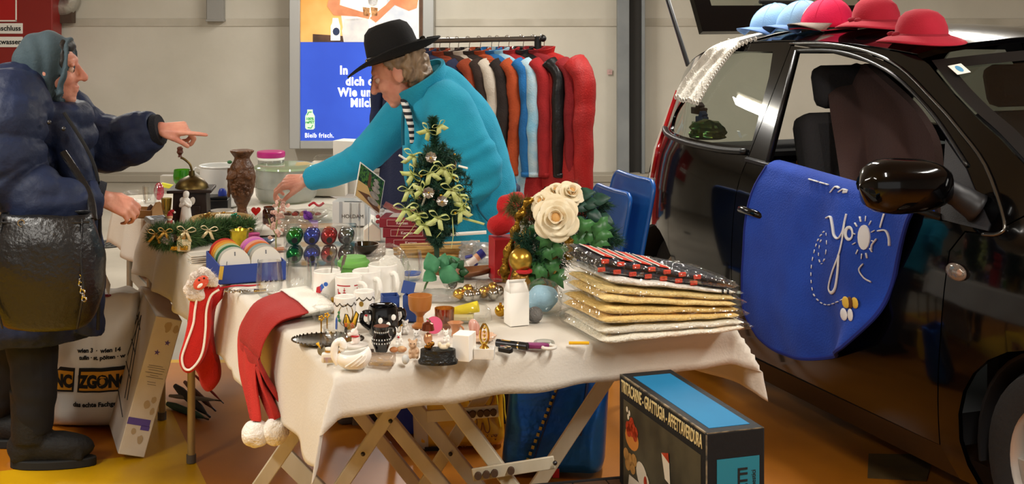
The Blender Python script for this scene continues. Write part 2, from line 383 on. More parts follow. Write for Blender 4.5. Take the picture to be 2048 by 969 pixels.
# ---- backlit poster -----------------------------------------------------------------
def poster():
    Yp = 11.80; kk = Yp/F; X = lambda x: (x-725)*kk; Z = lambda y: -y*kk
    t = thing('poster_lightbox', 'backlit blue advertising poster in aluminium frame behind the seller', 'poster', ((725-1024)*kk, Yp, H))
    al = mat('brushed_aluminium', 'b3b4b2', .4, metal=.6)
    w0, w1, h1, h0 = X(580), X(868), Z(297), .75
    fr = MB()
    for a, b, cx, cz in ((w0, w0+.095, None, None), (w1-.095, w1, None, None)): fr.box(((a+b)/2, .05, (h0+h1)/2), (b-a, .2, h0-h1))
    fr.box(((w0+w1)/2, .05, h1+.035), (w1-w0-.19, .2, .07)).box(((w0+w1)/2, .05, h0-.035), (w1-w0-.19, .2, .07))
    obj('frame', fr, al, t, bev=.006)
    def flat(name, poly, m, lay, par=None):
        vs = [(X(x), -.012-.0025*lay, Z(y)) for x, y in poly]; n = len(vs)
        return obj(name, MB().add(vs, [tuple(range(n))]), m, par or t, smooth=False)
    E = lambda n, c, c2=None, s=3: mat(n, c, .3, emit=.55, col2=c2, ns=s)
    bl = flat('blue_panel', [(601, 84), (857, 84), (857, 284), (601, 284)], E('poster_blue', '3458c8', '2c4cb8', 1.2), 0)
    ph = flat('photo_panel', [(601, -170), (857, -170), (857, 84), (601, 84)], E('poster_orange', 'c07a24', 'e3b26a', 1.5), 0)
    wh = E('poster_white', 'f2ede4', 'ddd6cb', 5); sk = E('poster_skin', 'cf8a62', 'b8714c', 5); bg = E('poster_backdrop', 'e9dccb'); dk = E('poster_dark', '3a2a22', '5b4030', 6); je = E('poster_jeans', 'cfc9c2', 'b8b5b4', 8)
    flat('backdrop', [(655, -170), (838, -170), (838, 84), (690, 84)], bg, 1, ph)
    flat('cupboard', [(838, -170), (857, -170), (857, 84), (838, 84)], dk, 1, ph)
    flat('counter', [(626, 68), (690, 72), (690, 84), (626, 84)], dk, 1, ph)
    flat('shirt', [(682, -10), (742, -10), (738, 20), (733, 40), (690, 42), (684, 15)], wh, 2, ph)
    flat('trousers', [(690, 38), (735, 36), (740, 60), (745, 84), (688, 84), (684, 62)], je, 2, ph)
    flat('forearm', [(660, -10), (682, -10), (680, 10), (725, 24), (742, 26), (738, 38), (715, 33), (668, 30), (655, 12)], sk, 3, ph)
    flat('shirt', [(775, -10), (832, -10), (838, 84), (768, 84), (765, 50), (772, 20)], E('poster_grey', 'c6c6c6', 'aab0ba', 6), 2, ph)
    flat('forearm', [(790, -10), (838, -10), (834, 16), (818, 22), (790, 10), (760, 38), (752, 45), (740, 36), (752, 26), (772, 10)], sk, 3, ph)
    flat('pot', [(735, -10), (757, -10), (755, 8), (748, 12), (738, 8)], E('poster_steel', 'bdbab6', '86817c', 20), 4, ph)
    for a in (726, 742): flat('cup', [(a, 14), (a+14, 16), (a+13, 32), (a+2, 32)], E('poster_coffee', '6b3d1e', 'b98958', 30), 4, ph)
    flat('milk_bottle', [(666, 36), (677, 36), (679, 46), (681, 52), (681, 81), (662, 81), (662, 52), (665, 46)], wh, 3, ph)
    flat('bottle_label', [(673+7*math.cos(q*.52), 63+8*math.sin(q*.52)) for q in range(12)], E('poster_navy', '27324e'), 4, ph)
    tw = mat('poster_lettering', 'ffffff', .4, emit=.8); R = rot(90)
    for s, x, y, sz, al_ in (('In', 680, 141, 23, 'LEFT'), ('dich da', 692, 163, 23, 'LEFT'), ('Wie unsere', 677, 185, 23, 'LEFT'), ('Milch.', 728, 206, 23, 'CENTER'), ('Bleib frisch.', 610, 271, 12.5, 'LEFT')):
        text(s, sz*kk*1.02, tw, bl, (X(x), -.018, Z(y)), R, ax=al_, bold=.0045 if sz > 20 else .001, spacing=1.12, narrow=.85)
    lg = E('poster_mint', 'c9e8c4')
    lo = flat('bottle_logo', [(615, 219), (626, 219), (626, 225), (630, 232), (630, 256), (627, 259), (614, 259), (611, 256), (611, 232), (615, 225)], lg, 1, bl)
    gr = E('poster_green', '2f8a45')
    text('100%\nrePET', 7.2*kk, gr, lo, (X(620.5), -.018, Z(241)), R, bold=.001)
    for a, b, c in (((615, 230), (618, 224), (624, 224)), ((626, 250), (623, 256), (616, 255))): obj('arrow', MB().tube([(X(q[0]), -.017, Z(q[1])) for q in (a, b, c)], .004, 4), gr, lo)
poster()
# ---- tables and cloths --------------------------------------------------------------
E1 = Vector((.905, .425, 0)); E2 = Vector((-.425, .905, 0)); A0 = Vector((-.3945, 3.096, 0))
TA = math.atan2(E1.y, E1.x)
def TT(p, q, z=T): return A0+E1*p+E2*q+Vector((0, 0, z))     # along the front edge, along the long edge
m_cream = mat('cream_lacquered_wood', 'c9bfa8', .5, col2='b5a98f', ns=12, stretch=(1, 1, .2))
m_tube = mat('table_tube', '9a9484', .4, metal=.5)
m_tan = mat('tan_tube', 'a8915e', .45, metal=.3)
def bar(mb, p, q, w=.034, d=.02):
    p = Vector(p); q = Vector(q); L = q-p; R = frame_R(L, (0, 1, 0)); mb.box((p+q)/2, (L.length, w, d), R)
def xbar(x0, y0, x1, y1, Y, zt=.70, zb=.01):
    a = D(x0, y0, Y); b = D(x1, y1, Y); f = lambda z: a+(b-a)*((z-a.z)/(b.z-a.z)); return f(zt), f(zb)
t = thing('folding_table', 'near wooden folding table with crossed cream legs under white cloth', 'table', (0, 0, 0))
tp = MB().box((0, 0, 0), (1.04, 1.18, .025)); obj('tabletop', tp, mat('ply', 'b79c74', .6), t, loc=TT(.53, .61, T-.02), R=Matrix.Rotation(TA, 3, 'Z'), bev=.003)
for x0, y0, x1, y1, Y in ((795, 804, 684, 969, 3.50), (748, 804, 883, 969, 3.55), (819, 799, 953, 969, 3.62), (927, 851, 851, 969, 3.67), (892, 794, 1021, 969, 3.40), (1205, 772, 1076, 969, 3.56), (605, 847, 521, 969, 3.48), (703, 810, 816, 951, 4.02)):
    a, b = xbar(x0, y0, x1, y1, Y); m = MB(); bar(m, a, b, .036, .022); obj('leg', m, m_cream, t, bev=.003)
def perf(x0, y0, x1, y1, Y, holes):
    a = D(x0, y0, Y); b = D(x1, y1, Y); m = MB(); bar(m, a, b, .032, .008); o = obj('locking_bar', m, m_cream, t, bev=.002)
    h = MB()
    for f in holes: h.lathe([(0, 0), (.009, 0), (.009, .012), (0, .012)], 10, a+(b-a)*f+Vector((0, -.0065, 0)), rot(90))
    obj('hole', h, mat('hole_shade', '4a3524', .9), o)
perf(945, 951, 1109, 925, 3.38, (.07, .17, .27, .47)); perf(854, 834, 997, 822, 3.60, (.55, .64, .75, .84, .93))
sc_ = MB()
for x, y, Y in ((781, 843, 3.47), (901, 909, 3.60), (1110, 927, 3.36), (726, 909, 3.47)): sc_.ball(D(x, y, Y), .006, 8, 6)
obj('bolt', sc_, M_dsteel, t)
m = MB(); bar(m, D(556, 900, 3.66), D(655, 1000, 3.64), .05, .018); obj('foot_brace', m, m_cream, t, bev=.003)
def tube_table(label, q0, q1, legs, w=.8, mats=m_tan):
    t = thing('trestle_table', label, 'table', (0, 0, 0))
    obj('tabletop', MB().box((0, 0, 0), (w, q1-q0, .025)), MATS['ply'], t, loc=TT(w/2+.01, (q0+q1)/2, T-.02), R=Matrix.Rotation(TA, 3, 'Z'), bev=.003)
    for q in legs:
        for p in (.02, w-.03):
            a = TT(p, q, .01); b = TT(p, q, T-.03); m = MB().tube([a, b], .0135, 12); l = obj('leg', m, mats, t)
            obj('rubber_foot', MB().tube([a-Vector((0, 0, .008)), a+Vector((0, 0, .02))], .017, 12), mat('rubber', '5a5248', .7), l)
            if q > 2.2: obj('joint_sleeve', MB().tube([a+Vector((0, 0, .30)), a+Vector((0, 0, .34))], .019, 12), M_black, l)
        obj('cross_rail', MB().tube([TT(.02, q, .52), TT(w-.03, q, .52)], .011, 10), mats, t)
    return t
tube_table('middle trestle table with thin tan tubular legs under the white cloth', 1.23, 2.36, (1.72, 2.25))
t3 = tube_table('farthest trestle table with grey tubular legs beside the dark coat', 2.38, 3.1, (2.5, 2.98), .8, m_tube)
sh = MB(); sh.box((0, 0, 0), (.74, .5, .02)); sh.box((-.37, 0, .02), (.012, .5, .05)).box((.37, 0, .02), (.012, .5, .05))
obj('shelf', sh, mat('grey_laminate', 'a09a8c', .6), t3, loc=TT(.4, 2.74, .40), R=Matrix.Rotation(TA, 3, 'Z'), bev=.003)
for i, (c1, z, l) in enumerate((('b89678', .412, 'folded tan cloth lowest on the shelf under the far table'), ('cba98a', .446, 'folded peach cloth in middle of the pile under far table'), ('a9a193', .48, 'folded grey cloth on top of the pile under far table'))):
    g = MB()
    def fold(u, v, z=z, i=i):
        a = 2*math.pi*v; x = (u-.5)*.6+.01*nz((u, v, i), 5); y = .17*math.copysign(abs(math.cos(a))**.5, math.cos(a))-.02*i; zz = .016*math.copysign(abs(math.sin(a))**.6, math.sin(a))
        return (x, y, zz+.018+.004*nz((u*6, v*6, i), 1))
    g.grid(fold, 14, 18, cv=True)
    solo('folded_cloth', g, mat('fold_%d' % i, c1, .9, bump=.3, bs=90), l, 'cloth', TT(.33, 2.72, z), math.degrees(TA))
m_cloth = mat('table_cloth', 'dad5cb', .85, bump=.12, bs=160, col2='cfc6b6', ns=2.5, det=6, lo=.35, hi=.8, sheen=.1)
def cloth(name, label, p0, p1, q0, q1, W, q_lo, q_hi, seed, zt, n=(70, 80), hem_lo=None, rag=.012, light=.0):
    """cloth over the rectangle p 0..W, q q_lo..q_hi; spans p0..p1, q0..q1 measured on the flat cloth"""
    g = MB()
    def fn(u, v):
        p = p0+(p1-p0)*u; q = q0+(q1-q0)*v
        rg = rag*nz((p*9, q*9, seed), 1)
        dl = max(0, -p); dr = max(0, p-W); df = max(0, q_lo-q); db = max(0, q-q_hi)
        if dl > .12: dl += rg
        if df > .05: df += rg*.6
        d1 = max(dl, dr); d2 = max(df, db)
        r = .011
        def drop(d): return 0 if d <= 0 else (r*(1-math.cos(min(d/r, 1.57))) + max(0, d-r*1.57))
        def outw(d): return 0 if d <= 0 else r*math.sin(min(d/r, 1.57))
        mn = min(d1, d2)
        z = -max(drop(d1), drop(d2)) - .25*mn
        wave = (.014*math.sin(q*17+seed)+.02*nz((q*4, seed, 0)))*min(1, d1/.12) if d1 > 0 else 0
        wav2 = (.004*math.sin(p*13+seed)+.006*nz((p*5, seed, 2)))*min(1, d2/.1) if d2 > 0 else 0
        o1 = outw(d1)+.16*max(0, d1-.02)+max(-.012, wave)+.45*mn; o2 = outw(d2)+.02*d2+max(-.01, wav2)+.35*mn
        P_ = min(max(p, 0), W); Q_ = min(max(q, q_lo), q_hi)
        if dl > 0: P_ -= o1
        if dr > 0: P_ += o1*1.3
        if df > 0: Q_ -= o2
        if db > 0: Q_ += o2
        zz = zt+z+.0015*nz((p*6, q*6, seed))+(.0 if d1+d2 > 0 else .0025*max(0, nz((p*3, q*2.2, seed+3))))
        return TT(P_, Q_, zz)
    g.grid(fn, *n)
    return solo(name, g, m_cloth, label, 'tablecloth', sol=.0025, soff=1, ang=180)
cloth('tablecloth', 'white cotton cloth over the near table, red stocking caps on its corner', -.215, 1.24, -.105, 1.36, 1.06, .0, 1.30, 1, T+.004, (130, 80))
cloth('tablecloth', 'long creased white cloth over the two far tables, wreath lying on it', -.205, .90, 1.27, 3.12, .83, 1.2, 3.1, 5, T-.0005, (60, 90))
# ---- black car ----------------------------------------------------------------------
CO = Vector((.88, 5.1, 0)); CU = Vector((.35, -.937, 0)).normalized(); CN = Vector((-.937, -.35, 0)).normalized(); HW = .80
cc = CO-CN*HW
car = thing('car', 'black small hatchback with open tailgate, hats on roof and blue blanket on door', 'car', cc, math.degrees(math.atan2(CU.y, CU.x)))
def carv(u, z):
    a = -.06*((.25-z)/.15) if z < .25 else 0
    a -= .035*((z-.58)/.34)**2 if z < .92 else .035+(z-.92)*.40
    if u < -.35: a -= .30*((-.35-u)/1.0)**2.6
    if u > 1.0: a -= .35*((u-1)/1.1)**2.2
    return a
def cw(u, z, off=0, side=-1):   # car side point in car space (x forward, near side at -y)
    return Vector((u, side*(HW+carv(u, z)+off), z))
def cwW(u, z, off=0): return CO+CU*u+CN*(carv(u, z)+off)+Vector((0, 0, z))
m_paint = mat('black_car_paint', '030304', .10, coat=.45, spec=.25)
m_trim = mat('black_car_trim', '0c0c0d', .4)
m_inner = mat('car_interior', '141416', .85)
m_cglass = film('car_window', 'c9d2cc', refl=.05, rough=.01)
m_rub = mat('window_rubber', '1c1c1c', .3)
def inpoly(p, poly):
    c = False; j = len(poly)-1
    for i in range(len(poly)):
        if (poly[i][1] > p[1]) != (poly[j][1] > p[1]) and p[0] < (poly[j][0]-poly[i][0])*(p[1]-poly[i][1])/(poly[j][1]-poly[i][1])+poly[i][0]: c = not c
        j = i
    return c
def dense(poly, st=.05):
    out = []
    for i in range(len(poly)):
        a = Vector(poly[i]); b = Vector(poly[(i+1) % len(poly)]); n = max(1, int((b-a).length/st))
        for k in range(n): out.append(a+(b-a)*(k/n))
    return out
def shrink(poly, d):
    ar = sum(poly[i][0]*poly[(i+1) % len(poly)][1]-poly[(i+1) % len(poly)][0]*poly[i][1] for i in range(len(poly)))
    s = 1 if ar > 0 else -1; out = []
    for i in range(len(poly)):
        a, b, c = (Vector(poly[(i+q) % len(poly)]) for q in (-1, 0, 1))
        e = (b-a).normalized(); f = (c-b).normalized(); n1 = Vector((-e.y, e.x))*s; n2 = Vector((-f.y, f.x))*s; n = n1+n2
        if n.length < .3: n = n1
        n.normalize(); out.append(b+n*d/max(.5, n.dot(n1)))
    return out
def arc2(cx, cz, r, a0, a1, n=10): return [(cx+r*math.cos(math.radians(a0+(a1-a0)*i/n)), cz+r*math.sin(math.radians(a0+(a1-a0)*i/n))) for i in range(n+1)]
def sp2(pts, n=4): return [(v.x, v.y) for v in spline([(a, b, 0) for a, b in pts], n)]
def flatmesh(poly, holes=(), st=.05):
    vs = dense(poly, st); E = [(i, (i+1) % len(vs)) for i in range(len(vs))]
    allv = list(vs)
    for h in holes:
        n0 = len(allv); hv = dense(h, st); allv += hv; E += [(n0+i, n0+(i+1) % len(hv)) for i in range(len(hv))]
    xs = [p[0] for p in vs]; ys = [p[1] for p in vs]; x = min(xs)+st/2
    while x < max(xs):
        y = min(ys)+st/2
        while y < max(ys):
            q = (x, y)
            if inpoly(q, vs) and not any(inpoly(q, h) for h in holes) and min((Vector(q)-e).length for e in allv[:]) > st*.45: allv.append(Vector(q))
            y += st
        x += st
    r = delaunay_2d_cdt(allv, E, [], 0, 1e-6)
    co, _, fa = r[0], r[1], r[2]
    keep = []
    for f in fa:
        c = sum((co[i] for i in f), Vector((0, 0)))/len(f)
        if inpoly(c, vs) and not any(inpoly(c, h) for h in holes): keep.append(tuple(f))
    return co, keep
def panel(name, poly, m, holes=(), gap=.0025, off=0, sol=.016, par=None, st=.05, both=True, far_m=None):
    poly = [tuple(p) for p in shrink(poly, gap)] if gap else poly
    co, fa = flatmesh(poly, holes, st); o = None
    for side in ((-1, 1) if both else (-1,)):
        mb = MB(); vs = [cw(p[0], p[1], off, side) for p in co]
        # wind so normals point outwards
        fs = []
        for f in fa:
            a, b, c = (vs[i] for i in f[:3]); n = (b-a).cross(c-a)
            fs.append(f if n.y*side > 0 else tuple(reversed(f)))
        mb.add(vs, fs); q = obj(name, mb, m, par or car, ang=180, sol=sol)
        if o is None: o = q
    return o
zr = lambda u: 1.442-.022*((u-.12)/.55)**2 if u > -.5 else 1.442-.022*((-.62)/.55)**2-.09*((-.5-u)/.45)**1.5
QW = sp2([(-.875, 1.03), (-.90, 1.10), (-.80, 1.19), (-.70, 1.255), (-.56, 1.36), (-.50, 1.385)])+[(-.17, 1.395), (-.135, 1.30), (-.095, 1.045)]+sp2([(-.095, 1.035), (-.3, 1.022), (-.6, 1.018), (-.84, 1.022)])
DW = [(.065, .99), (.0, 1.40), (.22, 1.408)]+sp2([(.41, 1.392), (.64, 1.34), (.86, 1.25), (1.0, 1.175), (1.13, 1.095)])[1:]+[(1.09, .945), (.6, .965)]
DOOR = [(-.10, .30), (-.105, .85), (-.085, .99), (-.055, 1.425)]+[(u, zr(u)-.022) for u in (.05, .2, .35)]+sp2([(.45, 1.412), (.66, 1.365), (.88, 1.272), (1.03, 1.20), (1.2, 1.10), (1.335, .95)])[0:]+[(1.33, .925), (1.29, .918), (1.2, .915), (1.15, .85), (1.138, .6), (1.12, .45), (1.095, .25), (.3, .25), (-.04, .25)]
door = panel('door', DOOR, m_paint, [DW], par=car)
# rear quarter, fender, sill, roof rail
RQ = [(-.045, .14), (-.05, .24), (-.10, .30), (-.105, .85), (-.085, .99), (-.055, 1.425), (-.055, zr(-.055))]+[(u, zr(u)) for u in (-.2, -.4, -.55, -.7, -.85, -.95)]+sp2([(-1.03, 1.27), (-1.12, 1.08), (-1.20, .93), (-1.27, .85)])+[(-1.30, .6), (-1.28, .3), (-1.18, .28)]+arc2(-.86, .29, .32, 0, 180, 12)[::-1]+[(-.52, .14)]
panel('quarter_panel', RQ, m_paint, [QW], st=.045)
RAIL = [(-.055, zr(-.055)), (-.055, 1.425)]+[(u, zr(u)-.022) for u in (.05, .2, .35)]+sp2([(.45, 1.412), (.66, 1.365), (.88, 1.272), (1.03, 1.20), (1.2, 1.10), (1.335, .95)])+[(1.45, 1.03), (1.38, 1.10), (1.218, 1.191), (1.094, 1.245), (.949, 1.312), (.80, 1.39), (.72, zr(.72)), (.5, zr(.5)), (.3, zr(.3)), (.1, zr(.1))]
panel('roof_rail', RAIL, m_paint, st=.03, gap=.002)
FE = [(1.335, .95), (1.33, .925), (1.29, .918), (1.2, .915), (1.15, .85), (1.138, .6), (1.12, .45), (1.095, .25), (1.10, .14), (1.19, .14), (1.19, .29)]+arc2(1.52, .30, .33, 180, 20, 12)+[(1.98, .3), (2.08, .5), (2.05, .68), (1.9, .80), (1.7, .92), (1.45, 1.03)]
panel('front_wing', FE, m_paint)
panel('sill', [(-.05, .24), (-.045, .14), (1.10, .14), (1.095, .25)], mat('car_sill', '19130f', .45), off=-.004, gap=.001)
# arch linings and side strips
for nm, cu_, r in (('rear', -.86, .32), ('front', 1.52, .33)):
    for side in (-1, 1):
        g = MB().grid(lambda a, b: Vector((cu_+r*math.cos(math.pi*(1.06-1.12*a)), side*(HW-.03-.28*b+carv(cu_, .5)), .29+r*math.sin(math.pi*(1.06-1.12*a)))), 20, 3)
        obj('wheel_arch_lining', g, M_matblk, car, ang=180, sol=.01, soff=0)
m_line = mat('window_chrome_line', '6a6a68', .18, metal=.9)
def strip(name, pts, r, m, off=.002, both=True, par=None):
    o = None
    for s in ((-1, 1) if both else (-1,)):
        q = obj(name, MB().tube([cw(a, b, off, s) for a, b in pts], r, 6), m, par or car, ang=180); o = o or q
    return o
strip('window_seal', sp2([(.002, 1.404), (.22, 1.412), (.41, 1.396), (.64, 1.344), (.86, 1.254), (1.0, 1.179), (1.13, 1.098)]), .007, m_rub)
strip('window_seal', [(.062, .99), (-.002, 1.404)], .009, m_rub)
strip('drip_moulding', sp2([(-.06, 1.43), (.2, 1.437), (.45, 1.418), (.66, 1.372), (.88, 1.279), (1.03, 1.208), (1.2, 1.108), (1.33, .965), (1.325, .928), (1.27, .918)]), .006, m_line, .004)
strip('waist_moulding', sp2([(-1.0, 1.02), (-.86, 1.005), (-.6, .998), (-.3, 1.0), (-.11, 1.012)]), .013, m_trim, .004)
strip('waist_moulding', [(-.085, .985), (.3, .975), (.7, .96), (1.09, .94)], .012, m_trim, .003)
# panes
def pane(name, poly, both=True, off=-.008, gap=-.006): return panel(name, poly, m_cglass, off=off, gap=gap, sol=0, both=both, st=.12)
pane('quarter_window', QW)
# far door has its glass up, the near one is wound down
co, fa = flatmesh(DW, (), .12); mb = MB().add([cw(p[0], p[1], -.01, 1) for p in co], fa); obj('door_window', mb, m_cglass, car, ang=180)
obj('glass_mark', MB().box((0, 0, 0), (.022, .002, .028)), mat('mark_print', 'b9c4bd', .6), car, loc=cw(-.2, 1.07, .002), R=rot(22, 0, 0))
# door handle, side lamp, mirror, sail
hd = MB().tube([cw(-.04, .80, .01), cw(.0, .81, .035), cw(.10, .81, .037), cw(.15, .80, .012)], .014, 8); obj('door_handle', hd, m_paint, car, ang=180)
sl = obj('side_repeater', MB().ball((0, 0, 0), (.046, .012, .026), 16, 8), film('lamp_lens', 'f2e6dc', haze=.35, refl=.15, hazecol='d8c8bc'), car, loc=cw(1.19, .795, .004), ang=180)
obj('bulb', MB().ball((0, 0, 0), .010, 8, 6), mat('amber', 'c98a5c', .3), sl, loc=(.01, .006, 0)); obj('reflector', MB().box((0, .012, 0), (.07, .004, .036)), M_chrome, sl)
panel('mirror_sail', [(1.0, 1.165), (1.13, 1.09), (1.285, .95), (1.285, .93), (1.1, .935), (1.085, .95)], mat('sail_plastic', '26262a', .55, bump=.1, bs=200), off=.004, gap=0, sol=.01)
for s in (-1, 1):
    q = MB()
    pr = [(0, .0), (.03, .02), (.05, .045), (.062, .09), (.066, .15), (.06, .21), (.045, .245), (.02, .262), (0, .266)]
    vs = []
    N_ = 20
    for i in range(14):
        t = i/13; rr = (1-abs(2*t-1)**3.2)**.5
        for k in range(N_):
            a = 2*math.pi*k/N_; ca, sa = math.cos(a), math.sin(a)
            vs.append((.075*rr*math.copysign(abs(ca)**.75, ca), (t-.5)*.30, .088*rr*math.copysign(abs(sa)**.75, sa)*(1-.18*t)))
    fs = [(i*N_+k, i*N_+(k+1) % N_, (i+1)*N_+(k+1) % N_, (i+1)*N_+k) for i in range(13) for k in range(N_)]
    q.add(vs, fs)
    mc = cw(1.165, 1.055, .235, s)
    mo = obj('wing_mirror', q, m_paint, car, loc=mc, R=rot(0, 0, 8*s), ang=180)
    obj('mirror_glass', MB().lathe([(0, 0), (.9, 0), (1, .05)], 24, (0, 0, 0), Matrix.Diagonal((.062, .072*1.7, .01)), 1, 1), M_chrome, mo, loc=(-.0735, 0, 0), R=rot(0, -90, 0))
    st_ = MB().tube(spline([mc+Vector((.005, -s*.10, -.01)), mc+Vector((.02, -s*.15, -.025)), cw(1.22, .985, .0, s)], 5), [.062, .058, .052, .05, .048, .046, .045, .05, .052, .055, .06], 14, sq=.8)
    obj('mirror_foot', st_, mat('mirror_base', '17171a', .5), car, ang=180)
# roof, windscreen, bonnet
US = [-.95+i*(1.67)/24 for i in range(25)]
def roof(a, b):
    u = -.95+1.67*a; s = 2*b-1; e = cw(u, zr(u)); w_ = -e.y-.004
    cr = .062*(1-s*s)**.8; return Vector((u+.10*max(0, a-.5)*2*(1-s*s), s*w_, zr(u)+.004+cr))
obj('roof', MB().grid(roof, 25, 21), m_paint, car, ang=180, sol=.02)
WL = [(.80, 1.398), (.949, 1.316), (1.094, 1.249), (1.218, 1.195), (1.40, 1.09)]
def wsc(a, b):
    s = 2*b-1; p = spline([(x, 0, z) for x, z in WL], 4); i = a*(len(p)-1); k = min(int(i), len(p)-2); q = p[k].lerp(p[k+1], i-k)
    e = cw(q.x, q.z, -.006); return Vector((q.x+.16*(1-s*s), s*-e.y, q.z+.045*(1-s*s)))
obj('windscreen', MB().grid(wsc, 12, 17), m_cglass, car, ang=180)
obj('screen_border', MB().grid(lambda a, b: wsc(a*.10, b)+Vector((0, 0, .004)), 3, 17).grid(lambda a, b: wsc(a, .0+.035*b)+Vector((0, 0, .004)), 12, 2).grid(lambda a, b: wsc(a, .965+.035*b)+Vector((0, 0, .004)), 12, 2), m_trim, car, ang=180)
vg = obj('vignette', MB().box((0, 0, 0), (.055, .050, .002)), M_paper, car, loc=wsc(.13, .045)+Vector((0, -.004, .010)), R=rot(10, 28, 0), bev=.008)
obj('print', MB().ball((.0, 0, .0015), (.019, .011, .001), 12, 4), mat('sticker_blue', '5a9cc8', .5), vg)
def bon(a, b):
    s = 2*b-1; u = 1.40+.62*a; z = 1.085-.42*a**1.6; e = cw(u, z-.02); return Vector((u+.14*(1-s*s), s*(-e.y), z+.05*(1-s*s)))
obj('bonnet', MB().grid(bon, 14, 17), m_paint, car, ang=180, sol=.01)
def nose(a, b):
    s = 2*b-1; z = .68-.42*a; e = cw(2.03, z); return Vector((2.03+.14*(1-s*s)+.07*math.sin(math.pi*a), s*(-e.y), z))
obj('front_bumper', MB().grid(nose, 8, 17), m_paint, car, ang=180, sol=.02)
def tail(a, b):
    s = 2*b-1; z = .88-.55*a; e = cw(-1.27, z); return Vector((-1.27-.10*(1-s*s)-.05*math.sin(math.pi*a), s*(-e.y), z))
obj('rear_bumper', MB().grid(tail, 8, 17), m_paint, car, ang=180, sol=.02)
TL = [(-.99, .90), (-1.01, 1.05), (-1.03, 1.19), (-1.075, 1.13), (-1.15, .98), (-1.21, .88), (-1.22, .70), (-1.05, .72)]
panel('tail_light', TL, mat('tail_red', 'b0141a', .12, coat=1), off=.012, gap=0, sol=.02)
panel('tail_reflector', [(-1.0, .74), (-1.0, .80), (-1.18, .80), (-1.18, .74)], mat('tail_clear', 'c9b4b0', .15, coat=1), off=.016, gap=0, sol=.02, st=.03)
# raised tailgate with its glass, struts
HG = Vector((-.90, 0, 1.452)); dirn = Vector((-.60, 0, .80)); up_n = Vector((.80, 0, .60))
def hp(a, s, off=0): return HG+dirn*(a*.95)+Vector((0, s*(.50+.06*a-.10*max(0, a-.6)), 0))+up_n*(off-.06*(1-s*s)*0+.10*math.sin(a*2.2))
fr = MB()
fr.grid(lambda u, v: hp(u, -1+.16*v), 14, 3).grid(lambda u, v: hp(u, .84+.16*v), 14, 3).grid(lambda u, v: hp(.13*u, -.84+1.68*v), 4, 9).grid(lambda u, v: hp(.62+.38*u, -.84+1.68*v), 6, 9)
obj('tailgate', fr, m_paint, car, ang=180, sol=.035, soff=0)
obj('tailgate_window', MB().grid(lambda u, v: hp(.12+.51*u, -.86+1.72*v, .004), 8, 6), m_cglass, car, ang=180)
wp = MB().tube([hp(.14, .15, .02), hp(.14, -.35, .025)], .009, 6).box(hp(.12, -.1, .02), (.05, .2, .03)); obj('rear_wiper', wp, m_trim, car)
for s in (-1, 1):
    a = Vector((-1.02, s*.50, 1.30)); b = Vector((-1.30, s*.55, 1.86)); obj('gas_strut', MB().tube([a, a.lerp(b, .55)], .011, 8), M_black, car); obj('strut_rod', MB().tube([a.lerp(b, .55), b], .006, 8), M_dsteel, car)
# wheels
for u_ in (-.86, 1.52):
    for s in (-1, 1):
        c = Vector((u_, s*(HW+carv(u_, .5)-(.20 if u_ < 0 else .095)), .29)); R = rot(90*-s*-1, 0, 0)
        ty = MB().lathe([(.19, -.07), (.235, -.085), (.275, -.075), (.288, -.05), (.288, .05), (.275, .075), (.235, .085), (.19, .07)], 40, (0, 0, 0), cap=False)
        w_ = obj('wheel', ty, mat('tyre', '161616', .8, bump=.2), car, loc=c, R=rot(90 if s < 0 else -90, 0, 0))
        rm = MB().lathe([(.192, -.06), (.205, .062), (.197, .068), (.186, .055), (.176, .0), (.17, -.05)], 40, cap=False)
        for k in range(6):
            a = k*math.pi/3+.3; R2 = Matrix.Rotation(a, 3, 'Z')
            rm.prism([(.03, -.03), (.10, -.024), (.18, -.045), (.18, .045), (.10, .024), (.03, .03)], .022, .048, R2)
        rm.lathe([(0, .01), (.062, .012), (.058, .05), (.03, .06), (0, .06)], 24)
        rim = obj('rim', rm, mat('alloy', 'b9b4ac', .35, metal=.55), w_, bev=.003)
        for k in range(4):
            a = k*math.pi/2+.5; obj('wheel_bolt', MB().lathe([(0, 0), (.009, 0), (.009, .01), (0, .01)], 8, (.04*math.cos(a), .04*math.sin(a), .053)), M_dsteel, w_)
        obj('brake_disc', MB().lathe([(0, -.03), (.15, -.03), (.15, -.015), (0, -.015)], 30), M_dsteel, w_)
# floor pan and cabin
pan = MB().box((.42, 0, .20), (3.0, 1.2, .06)); pan.box((.42, 0, .28), (1.3, 1.40, .10)); obj('floor_pan', pan, m_inner, car)
obj('dashboard', MB().box((1.33, 0, .90), (.34, 1.2, .18), rot(0, -8, 0)), m_inner, car, bev=.05)
obj('bulkhead', MB().box((1.18, 0, .58), (.05, 1.28, .5)), m_inner, car)
obj('parcel_base', MB().box((-.85, 0, .66), (.75, 1.0, .06)), m_inner, car)
def seat(u, y, nm='seat'):
    q = MB().box((0, 0, 0), (.5, .48, .16)); o = obj(nm, q, mat('seat_cloth', '2d2c2e', .9, bump=.3, bs=120), car, loc=(u, y, .50), bev=.05)
    obj('backrest', MB().box((-.28, 0, .36), (.14, .46, .62), rot(0, -14, 0)), MATS['seat_cloth'], o, bev=.05)
    obj('headrest', MB().box((-.385, 0, .76), (.09, .25, .17), rot(0, -14, 0)), MATS['seat_cloth'], o, bev=.04)
seat(.34, -.34, 'passenger_seat'); seat(.52, .34, 'driver_seat')
obj('rear_bench', MB().box((-.35, 0, .52), (.5, 1.15, .16)).box((-.62, 0, .76), (.14, 1.15, .42), rot(0, -14, 0)), MATS['seat_cloth'], car, bev=.04)
